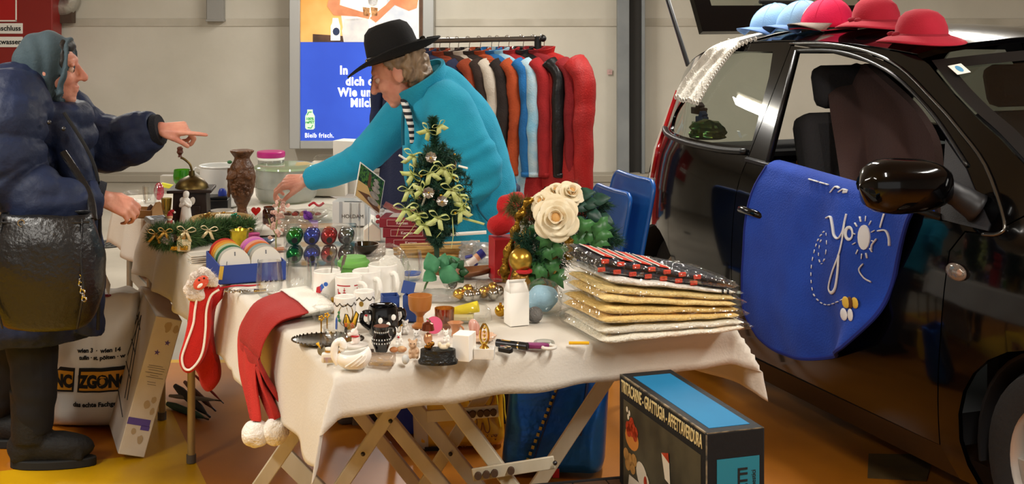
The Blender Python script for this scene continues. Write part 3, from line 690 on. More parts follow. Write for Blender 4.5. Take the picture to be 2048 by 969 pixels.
st_ = MB().torus((0, 0, 0), .18, .014, 28, 8).box((0, 0, -.01), (.34, .03, .015)); obj('steering_wheel', st_, M_black, car, loc=(.98, .34, .90), R=rot(0, -62, 0))
# ---- people -------------------------------------------------------------------------
m_skin = mat('skin', 'd69a82', .5, col2='c98672', ns=18, sss=.15, bump=.15, bs=120)
m_eye = mat('eye_white', 'c8a896', .3); m_iris = mat('eye_dark', '2a1c14', .15)
def capsule(mb, a, b, r0, r1, n=10):
    mb.tube([a, b], [r0, r1], n); mb.ball(a, r0*.995, n, 8); mb.ball(b, r1*.995, n, 8)
def head_shapes(mb, c, R, s=1.0):
    q = lambda x, y, z: Vector(c)+R @ Vector((x*s, y*s, z*s))
    def e(x, y, z, a, b, d, R2=None): mb.ball(q(x, y, z), (a*s, b*s, d*s), 16, 12, R if R2 is None else R @ R2)
    e(-.012, 0, .03, .098, .076, .093); e(.035, 0, -.03, .058, .060, .078); e(.045, 0, -.068, .042, .046, .040)
    e(.072, 0, -.094, .020, .024, .018); e(.066, 0, .038, .026, .048, .022)
    for y in (-1, 1):
        e(.058, .036*y, -.022, .030, .026, .030); e(.076, .030*y, .024, .012, .022, .007, rot(0, 0, -18*y))
        e(-.008, .074*y, -.008, .022, .010, .034, rot(0, -12, 14*y)); e(.096, .011*y, -.024, .013, .009, .009)
    mb.tube([q(.088, 0, .022), q(.104, 0, .0), q(.118, 0, -.019)], [.009*s, .0105*s, .0125*s], 10); mb.ball(q(.116, 0, -.020), .0135*s, 10, 8)
    e(.088, 0, -.051, .012, .024, .007); e(.087, 0, -.064, .012, .021, .007); e(.083, 0, -.078, .010, .02, .008)
def eyes(par, c, R, s=1.0):
    for y in (-1, 1):
        p = Vector(c)+R @ Vector((.0745*s, .031*y*s, .007*s))
        o = obj('eye', MB().ball((0, 0, 0), .0125*s, 12, 8), m_eye, par, loc=p, R=R)
        obj('iris', MB().ball((.0075*s, 0, -.001), (.006*s, .0075*s, .0075*s), 10, 6), m_iris, o)
def hand_shapes(mb, wrist, fwd, back, side, curls, thumb=(.5, .3), s=1.0, spread=.10):
    """fwd along the fingers, back out of the back of the hand, side = +1/-1 for where the thumb is"""
    f = Vector(fwd).normalized(); b = Vector(back); b = (b-f*b.dot(f)).normalized(); t = b.cross(f)*side
    W = Vector(wrist); q = lambda x, y, z: W+f*x*s+t*y*s+b*z*s
    lens = ((.043, .026, .020), (.047, .029, .021), (.044, .027, .020), (.034, .020, .018)); ys = (.030, .010, -.010, -.029); xs = (.088, .092, .087, .078)
    for i in range(4):
        capsule(mb, q(.004, ys[i]*.55, 0), q(xs[i], ys[i], .002), .0165*s, .0125*s)
        p = q(xs[i], ys[i], .002); a = 0; rr = (.0098, .010, .0096, .0086)[i]*s; sp = spread*(1.5-i)
        for k in range(3):
            a += curls[i][k]; d = (f*math.cos(sp)+t*math.sin(sp)); d = d*math.cos(a)-b*math.sin(a)
            p2 = p+d*lens[i][k]*s; capsule(mb, p, p2, rr*(1-.08*k), rr*(.93-.09*k)); p = p2
    mb.ball(q(.05, .012, -.006), (.035*s, .028*s, .016*s), 12, 8, Matrix((f, t, b)).transposed())
    p = q(.018, .026, -.006); th, cu = thumb
    for L, r, k in ((.040, .0135, 0), (.032, .0112, 1), (.026, .0098, 2)):
        d = f*math.cos(th)+t*math.sin(th); d = (d*math.cos(cu*k)-b*math.sin(cu*k)*1.0-b*.25).normalized(); p2 = p+d*L*s
        capsule(mb, p, p2, r*s, r*.9*s); p = p2; th -= .22
def quilted(pts, r, st=.085, amp=.07, n=5):
    sp = spline(pts, 14); rs = []; L = 0; N = len(sp); prev = sp[0]
    for i, p in enumerate(sp):
        L += (p-prev).length; prev = p; t = i/(N-1)*(len(r)-1); k = min(int(t), len(r)-2); rr = r[k]+(r[k+1]-r[k])*(t-k)
        rs.append(rr*(1-amp+amp*1.6*abs(math.sin(math.pi*L/st))**.6))
    return sp, rs
def smoothtube(mb, pts, r, n=16, k=6, sq=1.0):
    sp = spline(pts, k); N = len(sp); rs = []
    for i in range(N):
        t = i/(N-1)*(len(r)-1); j = min(int(t), len(r)-2); rs.append(r[j]+(r[j+1]-r[j])*(t-j))
    mb.tube(sp, rs, n, sq=sq)
# ======== the seller =================================================================
def seller():
    t = thing('person', 'person in turquoise fleece jacket and black hat leaning over the table, arm stretched out', 'person', D(985, 700, 5.15)*1, 0)
    base = Vector((.03, 5.22, 0)); t.location = base
    L = lambda v: Vector(v)-base
    hip = D(957, 395, 5.15); bel = D(930, 315, 5.08); che = D(885, 235, 5.02); nb = D(845, 178, 4.98); hc = D(797, 143, 4.95)
    fw = Vector((-.86, .10, -.50)).normalized(); R = frame_R(fw, Vector((-.42, 0, .86)))
    shl = D(893, 218, 4.86); ell = D(962, 345, 4.80); wl = D(880, 392, 4.86)
    shr = D(826, 215, 5.18); elr = D(722, 318, 5.30); wr = D(612, 361, 5.40)
    b = MB(); head_shapes(b, L(hc), R)
    smoothtube(b, [L(hc)+R @ Vector((-.03, 0, -.05)), L(nb), L(che)], [.056, .06, .10], 14)
    smoothtube(b, [L(nb), L(che), L(bel), L(hip)], [.07, .13, .125, .13], 16)
    capsule(b, L(shl), L(shr), .06, .06); capsule(b, L(shl), L(ell), .05, .042); capsule(b, L(ell), L(wl), .042, .028)
    capsule(b, L(shr), L(elr), .05, .042); capsule(b, L(elr), L(wr), .042, .027)
    hand_shapes(b, L(wr), (-.95, .1, -.12), (-.1, -.55, .8), 1, ((.5, .7, .5), (.6, .8, .5), (.7, .8, .6), (.8, .8, .6)), (.55, .25), 1.0)
    hand_shapes(b, L(wl), (-.8, .2, -.4), (0, -.6, .7), -1, ((.5, .6, .4),)*4, (.5, .3), .98)
    feet = (Vector((.02, 5.13, 0)), Vector((.12, 5.42, 0)))
    for i, f in enumerate(feet):
        h = L(hip)+Vector((0, (-.09, .09)[i], -.02)); k = h.lerp(L(f), .5)+Vector((-.04, 0, 0)); a = L(f)+Vector((0, 0, .08))
        capsule(b, h, k, .085, .058); capsule(b, k, a, .055, .036); b.ball(L(f)+Vector((-.05, 0, .045)), (.085, .03, .025), 12, 8)
    obj('body', setmat(blob('body', b, .0048, 3), m_skin), None, t)
    eyes(t, L(hc), R)
    # hair under the hat
    h = MB()
    q = lambda x, y, z: L(hc)+R @ Vector((x, y, z))
    h.ball(q(-.045, 0, .01), (.078, .084, .082), 16, 12, R); h.ball(q(-.055, 0, -.045), (.055, .07, .05), 14, 10, R)
    for y in (-1, 1): h.ball(q(-.022, .073*y, .04), (.045, .012, .04), 12, 8, R); h.ball(q(-.045, .070*y, -.02), (.028, .012, .04), 12, 8, R)
    def hf(v, n): return v+n*.006*math.sin(nz(v, 25)*9+v.x*160)
    obj('hair', setmat(blob('hair', h, .006, 2, hf), mat('grey_blond_hair', '9c8468', .55, col2='6e5c4a', ns=40, stretch=(1, 1, .15))), None, t)
    # trousers, shoes
    tr = MB()
    smoothtube(tr, [L(hip)+Vector((0, 0, .05)), L(hip)+Vector((0, 0, -.1))], [.16, .165], 18)
    for i, f in enumerate(feet):
        h_ = L(hip)+Vector((0, (-.085, .085)[i], -.03)); k = h_.lerp(L(f), .5)+Vector((-.04, 0, 0)); smoothtube(tr, [h_, k, L(f)+Vector((0, 0, .07))], [.105, .085, .075], 14)
        obj('shoe', MB().ball((0, 0, .045), (.135, .05, .05), 14, 8).box((0, 0, .012), (.25, .09, .024)), M_matblk, t, loc=L(f)+Vector((-.05, 0, 0)), bev=.008)
    obj('trousers', setmat(blob('trousers', tr, .012, 3, lambda v, n: v+n*.008*nz(v, 9)), mat('navy_trousers', '1c2440', .85)), None, t)
    # striped shirt at the neckline
    s = MB(); smoothtube(s, [L(nb)+Vector((.0, 0, .0)), L(che)], [.068, .10], 14); smoothtube(s, [L(D(806, 196, 4.93)), L(D(815, 225, 4.885)), L(D(822, 255, 4.875)), L(D(824, 290, 4.89))], [.014, .016, .013, .008], 10)
    ms = mat('striped_shirt', 'e8e6e0', .8); nt = ms.node_tree
    wv = nt.nodes.new('ShaderNodeTexWave'); wv.bands_direction = 'Z'; wv.inputs['Scale'].default_value = 14; tc = [n for n in nt.nodes if n.type == 'TEX_COORD'][0]; nt.links.new(tc.outputs['Object'], wv.inputs[0])
    cr = nt.nodes.new('ShaderNodeValToRGB'); cr.color_ramp.interpolation = 'CONSTANT'; cr.color_ramp.elements[0].color = rgb('20222c'); cr.color_ramp.elements[1].position = .5; cr.color_ramp.elements[1].color = rgb('e8e6e0')
    nt.links.new(wv.outputs[0], cr.inputs[0]); nt.links.new(cr.outputs[0], nt.nodes['Principled BSDF'].inputs['Base Color'])
    obj('shirt', setmat(blob('shirt', s, .008, 3), ms), None, t)
    # fleece jacket
    j = MB()
    smoothtube(j, [L(D(846, 160, 4.98)), L(D(872, 185, 5.0)), L(D(884, 215, 5.02)), L(D(898, 260, 5.04)), L(D(911, 320, 5.07)), L(D(926, 390, 5.1)), L(D(933, 450, 5.12)), L(D(938, 492, 5.12))], [.08, .115, .150, .182, .200, .203, .194, .188], 26)
    j.ball(L(D(882, 215, 5.02)), (.125, .19, .10), 18, 12)
    smoothtube(j, [L(D(876, 200, 4.92)), L(shl)+Vector((.015, 0, -.01)), L(D(935, 290, 4.81)), L(ell), L(D(922, 385, 4.82)), L(wl)+Vector((.03, 0, 0))], [.08, .094, .084, .078, .066, .054], 18)
    smoothtube(j, [L(D(850, 200, 5.12)), L(shr), L(D(772, 268, 5.25)), L(elr), L(D(664, 345, 5.35)), L(wr)+Vector((.012, 0, .003))], [.08, .088, .079, .068, .058, .047], 18)
    cen = L(D(840, 160, 4.98))
    def jf(v, n):
        w_ = .005*nz(v, 7)+.003*nz(v, 18, 2)
        d = (v-L(D(945, 345, 4.80))).length
        if d < .17: w_ += .008*math.sin((v.z*1.0-(v.x)*.55)*95+nz(v, 8)*3)*(1-d/.17)   # creases at the bent elbow
        d = (v-L(elr)).length
        if d < .12: w_ += .004*math.sin((v.x+v.z)*80)*(1-d/.12)
        return v+n*w_
    m_fl = mat('turquoise_fleece', '23a0c2', .95, bump=.35, bs=220, sheen=.15, col2='1f98bb', ns=8)
    jk = obj('jacket', setmat(blob('jacket', j, .008, 14, jf), m_fl), None, t)
    # stand-up collar, open to the front
    axis = (L(D(828, 125, 4.96))-L(D(862, 190, 5.0))).normalized(); Rc = frame_R(axis.cross(Vector((0, 1, 0))).cross(axis) if False else Vector((-.9, 0, -.45)), axis)
    c0 = L(D(850, 178, 4.98))
    g = MB().grid(lambda a, b_: c0+Rc @ Vector(((.088+.012*b_)*math.cos((-150+300*a+180)*math.pi/180)*1.05, (.088+.012*b_)*math.sin((-150+300*a+180)*math.pi/180), -.02+.085*b_-.018*abs(2*a-1)**3)), 30, 5)
    obj('collar', g, m_fl, t, ang=180, sol=.012, soff=0)
    z = MB().tube(spline([L(D(812, 205, 4.90)), L(D(806, 235, 4.90)), L(D(806, 290, 4.93))], 5), .006, 6); obj('zip', z, mat('teal_zip', '14647c', .5), jk)
    pk = MB().tube(spline([L(D(948, 380, 4.895)), L(D(958, 420, 4.89)), L(D(985, 452, 4.905))], 5), .004, 6); obj('pocket_zip', pk, MATS['teal_zip'], jk)
    # hat
    hb = L(D(790, 117, 4.95)); Rh = frame_R(Vector((-.95, 0, -.30)), Vector((-.30, 0, .95)))
    m_hat = mat('black_felt', '0b0b0d', .9, bump=.2, bs=200)
    cr_ = MB().lathe([(.092, .0), (.091, .04), (.086, .085), (.076, .115), (.055, .133), (.025, .137), (0, .132)], 36, (0, 0, 0), None, 1.08, .95)
    hat = obj('hat', cr_, m_hat, t, loc=hb, R=Rh, ang=180)
    def brim(a, b_):
        th = 2*math.pi*a; r = .088+.083*b_; x = r*1.08*math.cos(th); y = r*math.sin(th); up = .030*b_**2*abs(math.sin(th))**2-.022*b_**1.5*max(0, math.cos(th))+.022*b_**2*max(0, -math.cos(th))
        return Vector((x, y, .004+up))
    obj('hat_brim', MB().grid(brim, 48, 7, cu=True), m_hat, hat, ang=180, sol=.005)
    obj('hat_band', MB().lathe([(.0935, .006), (.0945, .008), (.0945, .028), (.0925, .030)], 36, (0, 0, 0), None, 1.08, .95), mat('black_leather', '101010', .35), hat)
    for k in range(8):
        a = 2*math.pi*(k+.35)/8; p = (.0955*1.08*math.cos(a), .0955*.95*math.sin(a), .018)
        obj('concho', MB().lathe([(.011, 0), (.010, .003), (.004, .005), (0, .0055)], 12), mat('old_silver', 'b8b09c', .3, metal=1), hat, loc=p, R=frame_R((-math.sin(a), math.cos(a), 0), (math.cos(a), math.sin(a), 0)))
    bw = MB().ball((-.10, -.03, .022), (.02, .012, .014), 10, 6).ball((-.115, -.045, .03), (.016, .01, .02), 10, 6); obj('band_knot', bw, MATS['black_leather'], hat)
seller()
# ======== the customer ===============================================================
def customer():
    t = thing('person', 'person in navy puffer coat and grey headscarf pointing across the table', 'person', (-1.62, 4.66, 0))
    base = Vector(t.location); L = lambda v: Vector(v)-base
    hc = D(100, 142, 4.62); R = frame_R((1, .12, -.04), (0, 0, 1))
    che = D(55, 300, 4.66); bel = D(62, 400, 4.66); hip = D(62, 470, 4.66)
    shn = D(20, 225, 4.42); eln = D(45, 375, 4.36); wn = D(208, 398, 4.42)
    shf = D(110, 235, 4.86); elf = D(215, 285, 4.88); wf = D(322, 259, 4.86)
    b = MB(); head_shapes(b, L(hc), R, 1.0)
    smoothtube(b, [L(hc)+Vector((-.02, 0, -.06)), L(D(75, 215, 4.64)), L(che)], [.055, .06, .1], 14); smoothtube(b, [L(che), L(bel), L(hip)], [.14, .14, .15], 16)
    capsule(b, L(shn), L(shf), .06, .06); capsule(b, L(shn), L(eln), .05, .042); capsule(b, L(eln), L(wn), .04, .028); capsule(b, L(shf), L(elf), .05, .042); capsule(b, L(elf), L(wf), .04, .028)
    hand_shapes(b, L(wf), (1, 0, .02), (.0, -.45, .9), -1, ((.0, .05, .05), (.9, 1.2, .7), (1.1, 1.3, .7), (1.2, 1.3, .7)), (.35, .3), .98)
    hand_shapes(b, L(wn), (.75, .25, -.35), (.2, -.7, .65), 1, ((.6, .7, .5), (.7, .8, .5), (.7, .8, .5), (.8, .8, .5)), (.5, .2), .95)
    feet = (Vector((D(75, 925, 4.66).x, 4.63, 0)), Vector((D(-15, 890, 4.85).x, 4.86, 0)))
    for i, f in enumerate(feet):
        h = L(hip)+Vector((0, (-.09, .09)[i], -.04)); k = h.lerp(L(f), .5)+Vector((.02, 0, 0)); a = L(f)+Vector((0, 0, .09))
        capsule(b, h, k, .085, .058); capsule(b, k, a, .055, .04); b.ball(L(f)+Vector((.05, 0, .055)), (.085, .03, .025), 12, 8)
    obj('body', setmat(blob('body', b, .0048, 3), m_skin), None, t); eyes(t, L(hc), R)
    q = lambda x, y, z: L(hc)+R @ Vector((x, y, z))
    h = MB().ball(q(.045, 0, .085), (.035, .060, .03), 14, 10).ball(q(.052, -.056, .03), (.014, .014, .05), 10, 8).ball(q(.052, .056, .03), (.014, .014, .05), 10, 8)
    obj('hair', setmat(blob('hair', h, .006, 2, lambda v, n: v+n*.003*nz(v, 60)), mat('black_hair', '15110f', .5)), None, t)
    # head scarf
    s = MB(); s.ball(q(-.020, 0, .030), (.105, .094, .108), 20, 14, R @ rot(0, -8, 0)); s.ball(q(-.035, 0, -.05), (.090, .092, .10), 18, 12).ball(q(-.008, 0, -.02), (.055, .094, .07), 16, 12)
    smoothtube(s, [q(.060, -.045, .098), q(.066, -.066, .05), q(.058, -.076, -.03), q(.042, -.066, -.10), q(.055, 0, -.135), q(.042, .066, -.10), q(.058, .076, -.03), q(.066, .066, .05), q(.060, .045, .098), q(.062, 0, .112), q(.060, -.045, .098)], [.010]*11, 10); s.ball(q(-.002, 0, .052), (.080, .087, .085), 18, 12)
    smoothtube(s, [q(-.03, 0, -.06), q(-.03, 0, -.15), q(-.05, 0, -.22)], [.09, .095, .11], 18)
    def sf(v, n):
        r_ = v-q(.03, 0, -.1); return v+n*(.0035*math.sin(math.atan2(r_.z, r_.x)*13+nz(v, 6)*4)+.004*nz(v, 9))
    obj('headscarf', setmat(blob('headscarf', s, .006, 3, sf), mat('grey_teal_scarf', '35474f', .8, sheen=.3, bump=.2, bs=120, col2='2d3d45', ns=6)), None, t)
    # puffer coat
    m_co = mat('navy_puffer', '18213a', .58, bump=.35, bs=40, spec=.3, col2='1d2844', ns=8)
    c = MB()
    sp, rs = quilted([L(D(72, 205, 4.65)), L(D(58, 260, 4.65)), L(D(50, 340, 4.66)), L(D(52, 430, 4.66)), L(D(58, 540, 4.66)), L(D(60, 672, 4.66))], [.13, .20, .232, .24, .236, .225], .115, .06); c.tube(sp, rs, 26)
    sp, rs = quilted([L(D(30, 190, 4.60)), L(shn), L(D(8, 300, 4.36)), L(eln)+Vector((-.02, 0, .01)), L(D(110, 410, 4.34)), L(wn)+Vector((-.02, 0, 0))], [.12, .125, .122, .118, .095, .060], .10, .10); c.tube(sp, rs, 20)
    sp, rs = quilted([L(D(70, 215, 4.75)), L(shf), L(D(165, 275, 4.89)), L(D(225, 288, 4.89)), L(D(285, 270, 4.87)), L(wf)+Vector((-.015, 0, 0))], [.11, .125, .112, .10, .088, .062], .10, .06); c.tube(sp, rs, 20)
    c.torus(L(D(82, 222, 4.64)), .125, .055, 26, 12, rot(0, 10, 0)); c.torus(L(D(72, 252, 4.65)), .15, .055, 26, 12, rot(0, 14, 0))
    smoothtube(c, [L(D(112, 250, 4.55)), L(D(150, 340, 4.52)), L(D(172, 450, 4.53)), L(D(182, 560, 4.54)), L(D(180, 668, 4.55))], [.06, .055, .05, .05, .05], 12)
    def cf(v, n):
        return v+n*(.009*nz(v, 8)+.006*nz((v.x*6, v.y*6, v.z*26), 1, 3)+.003*nz(v, 32, 4))
    ct = obj('coat', setmat(blob('coat', c, .008, 2, cf), m_co), None, t)
    for a, b2, rr in ((wf, elf, .060), (wn, Vector(eln).lerp(wn, .3), .058)):
        d = (Vector(b2)-Vector(a)).normalized(); obj('cuff', MB().tube([L(a)+d*.0, L(a)+d*.022], [rr*.93, rr], 18), mat('knit_cuff', '0c0f18', .9, bump=.5, bs=200), ct)
    for x, y, Y in ((98, 245, 4.365), (127, 258, 4.39)): obj('snap_button', MB().ball(L(D(x, y, Y)), .008, 10, 6), M_dsteel, ct)
    zz = MB().tube(spline([L(D(128, 225, 4.42)), L(D(190, 335, 4.43)), L(D(200, 470, 4.44)), L(D(196, 660, 4.46))], 6), .006, 6); obj('zip', zz, M_matblk, ct)
    # trousers and boots
    tr = MB()
    for i, f in enumerate(feet):
        h_ = L(hip)+Vector((0, (-.09, .09)[i], -.05)); k = h_.lerp(L(f), .5)+Vector((.02, 0, 0)); smoothtube(tr, [h_, k, L(f)+Vector((0, 0, .12))], [.11, .082, .058], 14)
    obj('trousers', setmat(blob('trousers', tr, .01, 2, lambda v, n: v+n*.006*nz((v.x*8, v.y*8, v.z*20), 1)), mat('black_trousers', '12151d', .85)), None, t)
    for i, f in enumerate(feet):
        bt = MB(); bt.tube([(-.01, 0, .26), (-.012, 0, .16), (-.01, 0, .08)], [.073, .066, .066], 16); bt.ball((.07, 0, .055), (.135, .050, .055), 16, 10); bt.ball((-.02, 0, .06), (.075, .052, .06), 14, 10); bt.box((.05, 0, .03), (.24, .08, .03))
        o = obj('boot', setmat(blob('boot', bt, .007, 4, lambda v, n: v+n*.003*nz(v, 20)), mat('black_boot', '121212', .7, bump=.3, bs=90)), None, t, loc=L(f)+Vector((0, 0, .008)), R=rot(0, 0, (4, -6)[i]))
        so = [(.055+.155*math.cos(a*math.pi/12)*(1 if math.cos(a*math.pi/12) > 0 else .88), (.052-.006*math.cos(a*math.pi/12))*math.sin(a*math.pi/12)) for a in range(24)]
        obj('sole', MB().prism(so, -.008, .022), mat('boot_sole', '1b1b1a', .8), o, bev=.004)
    # bag over the shoulder (a thing of its own)
    by = 4.24; h0 = D(92, 545, by)
    bg = thing('handbag', 'black leather shoulder bag with silver tag hanging on the navy coat', 'bag', h0)
    def bf(u, v):
        # superellipse bag, narrower at the top
        z = .5-v; k = 2*math.pi*u; w_ = .155+.035*math.sin(math.pi*min(1, v*1.1))-.02*(1-v); th = .045+.045*math.sin(math.pi*v**.8)
        e_ = (1-abs(2*v-1)**7)**.35 if v > .5 else 1
        ca, sa = math.cos(k), math.sin(k)
        p = Vector((w_*e_*math.copysign(abs(ca)**.7, ca), th*e_*math.copysign(abs(sa)**.8, sa), z*.37))
        return p+Vector((0, 0, 1))*.0+p.normalized()*(.007*nz(p, 11)+.004*nz(p, 24))
    lb = mat('bag_leather', '101114', .33, bump=.35, bs=55, spec=.6)
    obj('bag_body', MB().grid(bf, 40, 26, cu=True), lb, bg, ang=180, sol=.004)
    obj('bag_top', MB().grid(lambda a, b_: Vector(((2*a-1)*.15, (2*b_-1)*.04*(1-abs(2*a-1)**4), .17+.01*nz((a*4, b_*3, 0), 1))), 20, 8), lb, bg, ang=180)
    obj('seam', MB().tube(spline([(.128, -.045, .175), (.133, -.07, .05), (.14, -.078, -.05), (.12, -.07, -.16)], 6), .004, 6).tube(spline([(-.12, -.045, .175), (-.128, -.07, .05), (-.132, -.078, -.05), (-.11, -.07, -.16)], 6), .004, 6).tube(spline([(-.15, -.045, .165), (0, -.058, .16), (.15, -.045, .165)], 6), .004, 6), lb, bg)
    obj('strap', MB().tube(spline([(.14, .03, .16), (.10, .10, .24), (0, .16, .36)], 8), .013, 8, sq=.5).tube(spline([(-.15, 0, .16), (-.165, -.02, .22), (-.20, -.05, .30), (-.27, -.06, .45), (-.28, -.02, .64)], 6), .014, 8, sq=.5), lb, bg)
    tg = obj('chain', MB().torus((-.055, -.062, .165), .010, .0025, 12, 6, rot(90)).torus((-.052, -.064, .148), .008, .002, 12, 6, rot(90)), M_chrome, bg); obj('silver_tag', MB().lathe([(0, 0), (.014, 0), (.015, .003), (.013, .006), (0, .006)], 16, (-.05, -.064, .128), rot(90)), M_chrome, tg)
    zp = MB()
    for k in range(7): zp.torus((.128+.003*k, -.072-.002*k, .0-.011*k), .007, .0025, 10, 5, rot(90, 0, 90*(k % 2)))
    obj('zip_chain', zp, M_chrome, bg); obj('strap_ring', MB().torus((-.15, -.01, .175), .015, .004, 14, 6, rot(90)), M_chrome, bg)
customer()
# ---- near part of the table ---------------------------------------------------------
Z1 = T+.0105; Z0 = T+.006
def at(x, y): return P(x, y, Z1)
def pm(n, y): return n*(H-Z1)/y       # n pixels at base row y, in metres
M_film2 = film('ornament_pack_film', 'f4f6f6', refl=.05, rough=.06)
def vessel(r, h, t=.004, b=.006, n=28, prof=None): 
    return MB().lathe(prof or [(0, 0), (r*.92, 0), (r, .006), (r, h-.002), (r-t*.5, h), (r-t, h-.002), (r-t, b), (0, b)], n)
def wrapmesh(polys, r, thick=.0006):
    """flat motifs laid round a mug of radius r: each poly is a list of (arc length, z)"""
    m = MB()
    for p in polys:
        vs = [((r+thick)*math.cos(a/r-math.pi/2), (r+thick)*math.sin(a/r-math.pi/2), z) for a, z in dense(p, .004)]
        m.add(vs, [tuple(range(len(vs)))])
    return m
def bandpoly(m, r, a0, a1, z0, z1, n=12, th=.0006):
    vs = []; fs = []
    for i in range(n+1):
        a = (a0+(a1-a0)*i/n)-math.pi/2
        for z in (z0, z1): vs.append(((r+th)*math.cos(a), (r+th)*math.sin(a), z))
    for i in range(n): fs.append((2*i, 2*i+2, 2*i+3, 2*i+1))
    m.add(vs, fs); return m
def ring(c, rr, n=12, e=1): return [(c[0]+rr*math.cos(2*math.pi*i/n), c[1]+rr*e*math.sin(2*math.pi*i/n)) for i in range(n)]
def mug(x, y, r, h, label, name='mug', hand=0, hs=1.0, body=None, group=None, handle=True):
    t = thing(name, label, 'mug', at(x, y), 0, group)
    b = obj('cup', vessel(r, h), body or M_white, t)
    if handle:
        a = math.radians(hand); c = (r*math.cos(a), r*math.sin(a), h*.5)
        hd = MB().tube(spline([(r*.97, 0, h*.78), (r+.018*hs, 0, h*.80), (r+.028*hs, 0, h*.62), (r+.026*hs, 0, h*.40), (r+.012*hs, 0, h*.24), (r*.97, 0, h*.22)], 5), .0055, 8, sq=1.25)
        for i, v in enumerate(hd.v): hd.v[i] = tuple(Matrix.Rotation(a, 3, 'Z') @ Vector(v))
        obj('handle', hd, body or M_white, t)
    return t, b
c_red = mat('print_red', 'b5202a', .4); c_blu = mat('print_blue', '2d5fb8', .4); c_grn = mat('print_green', '3c7a4a', .4); c_gld = mat('print_gold', '8a6a1e', .4); c_yel = mat('print_yellow', 'e6b021', .4); c_dk = mat('print_dark', '3a3024', .5); c_org = mat('print_orange', 'd9691e', .4)
t, b = mug(654, 606, .039, .090, 'white mug with printed bobble hat and two spoons standing in it', handle=False)
obj('hat_print', wrapmesh([[(-.026, .022), (-.018, .030), (-.008, .042), (-.014, .055), (-.026, .05), (-.029, .035)]], .039), c_red, t)
obj('hat_print', wrapmesh([[(-.012, .040), (-.002, .052), (-.008, .062), (-.016, .054)]], .039), c_blu, t); obj('hat_print', wrapmesh([ring((.002, .060), .006)], .039), c_blu, t)
for i, (dx, dy, lx, ly, l) in enumerate(((.0, .005, 660, 515, 'steel spoon standing bowl up in the bobble hat mug'), (.012, .012, 688, 520, 'steel spoon handle leaning right in bobble hat mug'))):
    o = at(654, 606); q = Vector((dx+.004, dy, .012)); e = q+Vector(((.012, .03)[i], .0, (.118, .106)[i])); m = MB().tube([q, q.lerp(e, .8), e], [.003, .0035, .004], 8, sq=.5)
    if i == 0: m.ball(e+Vector((0, 0, .012)), (.010, .004, .016), 12, 8)
    else: m.box(e, (.009, .003, .03), rot(0, 15, 0))
    solo('spoon', m, mat('spoon_steel', '8f8a82', .3, metal=1), l, 'spoon', o, bev=.0)
t, b = mug(697, 616, .037, .090, 'white mug with red reindeer and fir tree print', hand=-35)
m = MB(); bandpoly(m, .037, -.85, .25, .066, .069); bandpoly(m, .037, .55, 1.2, .066, .069); bandpoly(m, .037, -.85, .1, .012, .024); obj('print_band', m, c_red, t, kind='stuff')
pr = []
for cx in (-.007, .030):
    for k, w in enumerate((.011, .009, .006)): pr.append([(cx-w/2, .040+k*.007), (cx+w/2, .040+k*.007), (cx+w/2, .0425+k*.007), (cx-w/2, .0425+k*.007)])
    pr.append([(cx-.0009, .034), (cx+.0009, .034), (cx+.0009, .062), (cx-.0009, .062)])
for dx in (-.026,): pr += [[(dx, .036), (dx+.002, .036), (dx+.002, .044), (dx+.006, .044), (dx+.006, .036), (dx+.008, .036), (dx+.008, .048), (dx+.001, .050), (dx, .058), (dx-.003, .058)]]
obj('tree_print', wrapmesh(pr, .037), c_red, t, kind='stuff')
mug(733, 606, .040, .092, 'plain white mug just right of the reindeer mug', hand=-50, hs=1.05); mug(766, 598, .042, .100, 'tallest plain white mug, beside the bagged bottle', hand=-50, hs=1.05)
def deco_mug(x, y, r, h, label):
    t, b = mug(x, y, r, h, label, handle=False)
    g = []
    for k in range(5):
        a0 = -.05+.02*k
        top = [(a0+.02*i/5, h-.012-.008*math.sin(math.pi*i/5)) for i in range(6)]; g.append(top+[(q[0], q[1]-.0035) for q in top[::-1]])
    obj('garland_print', wrapmesh(g, r), c_dk, t, kind='stuff')
    return t
t = deco_mug(690, 660, .0285, .087, 'narrow white cup with dark garlands and a gold framed oval picture')
m = wrapmesh([ring((.006, .043), .021, 20, 1.35)], .0285); obj('oval_frame', m, c_gld, t); obj('oval_picture', wrapmesh([ring((.006, .044), .016, 20, 1.4)], .0285, .0011), M_paper, t)
obj('figure_print', wrapmesh([[(-.025, .006), (-.018, .006), (-.017, .03), (-.020, .04), (-.024, .03)]], .0285, .001), c_blu, t)
obj('leaf_print', wrapmesh([ring((-.012, .05), .004), ring((-.013, .04), .005), ring((-.011, .03), .004), ring((.02, .02), .005)], .0285, .001), c_grn, t, kind='stuff')
bt = thing('butterfly', 'yellow and black butterfly ornament in front of the garland cup', 'ornament', at(702, 668))
wy = MB().add([(-.012, -.006, .012), (.010, -.004, .008), (.020, -.002, .05), (.013, -.002, .058), (.002, -.004, .03)], [(0, 1, 4), (1, 2, 3, 4)]).add([(-.012, -.008, .012), (.0, -.006, .03), (-.008, -.005, .050), (-.014, -.006, .052), (-.019, -.007, .030)], [(0, 1, 2, 3, 4)])
obj('wing', wy, c_yel, bt, sol=.001, kind='stuff'); obj('wing_edge', MB().tube([(-.012, -.0085, .012), (-.019, -.0075, .030), (-.014, -.0065, .052), (-.008, -.0055, .050), (.0, -.0065, .03)], .0012, 5).tube([(.010, -.0045, .008), (.020, -.0025, .05), (.013, -.0025, .058), (.002, -.0045, .03)], .0012, 5).tube([(-.012, -.0085, .012), (-.012, -.0065, .045)], .001, 5), M_matblk, bt, kind='stuff')
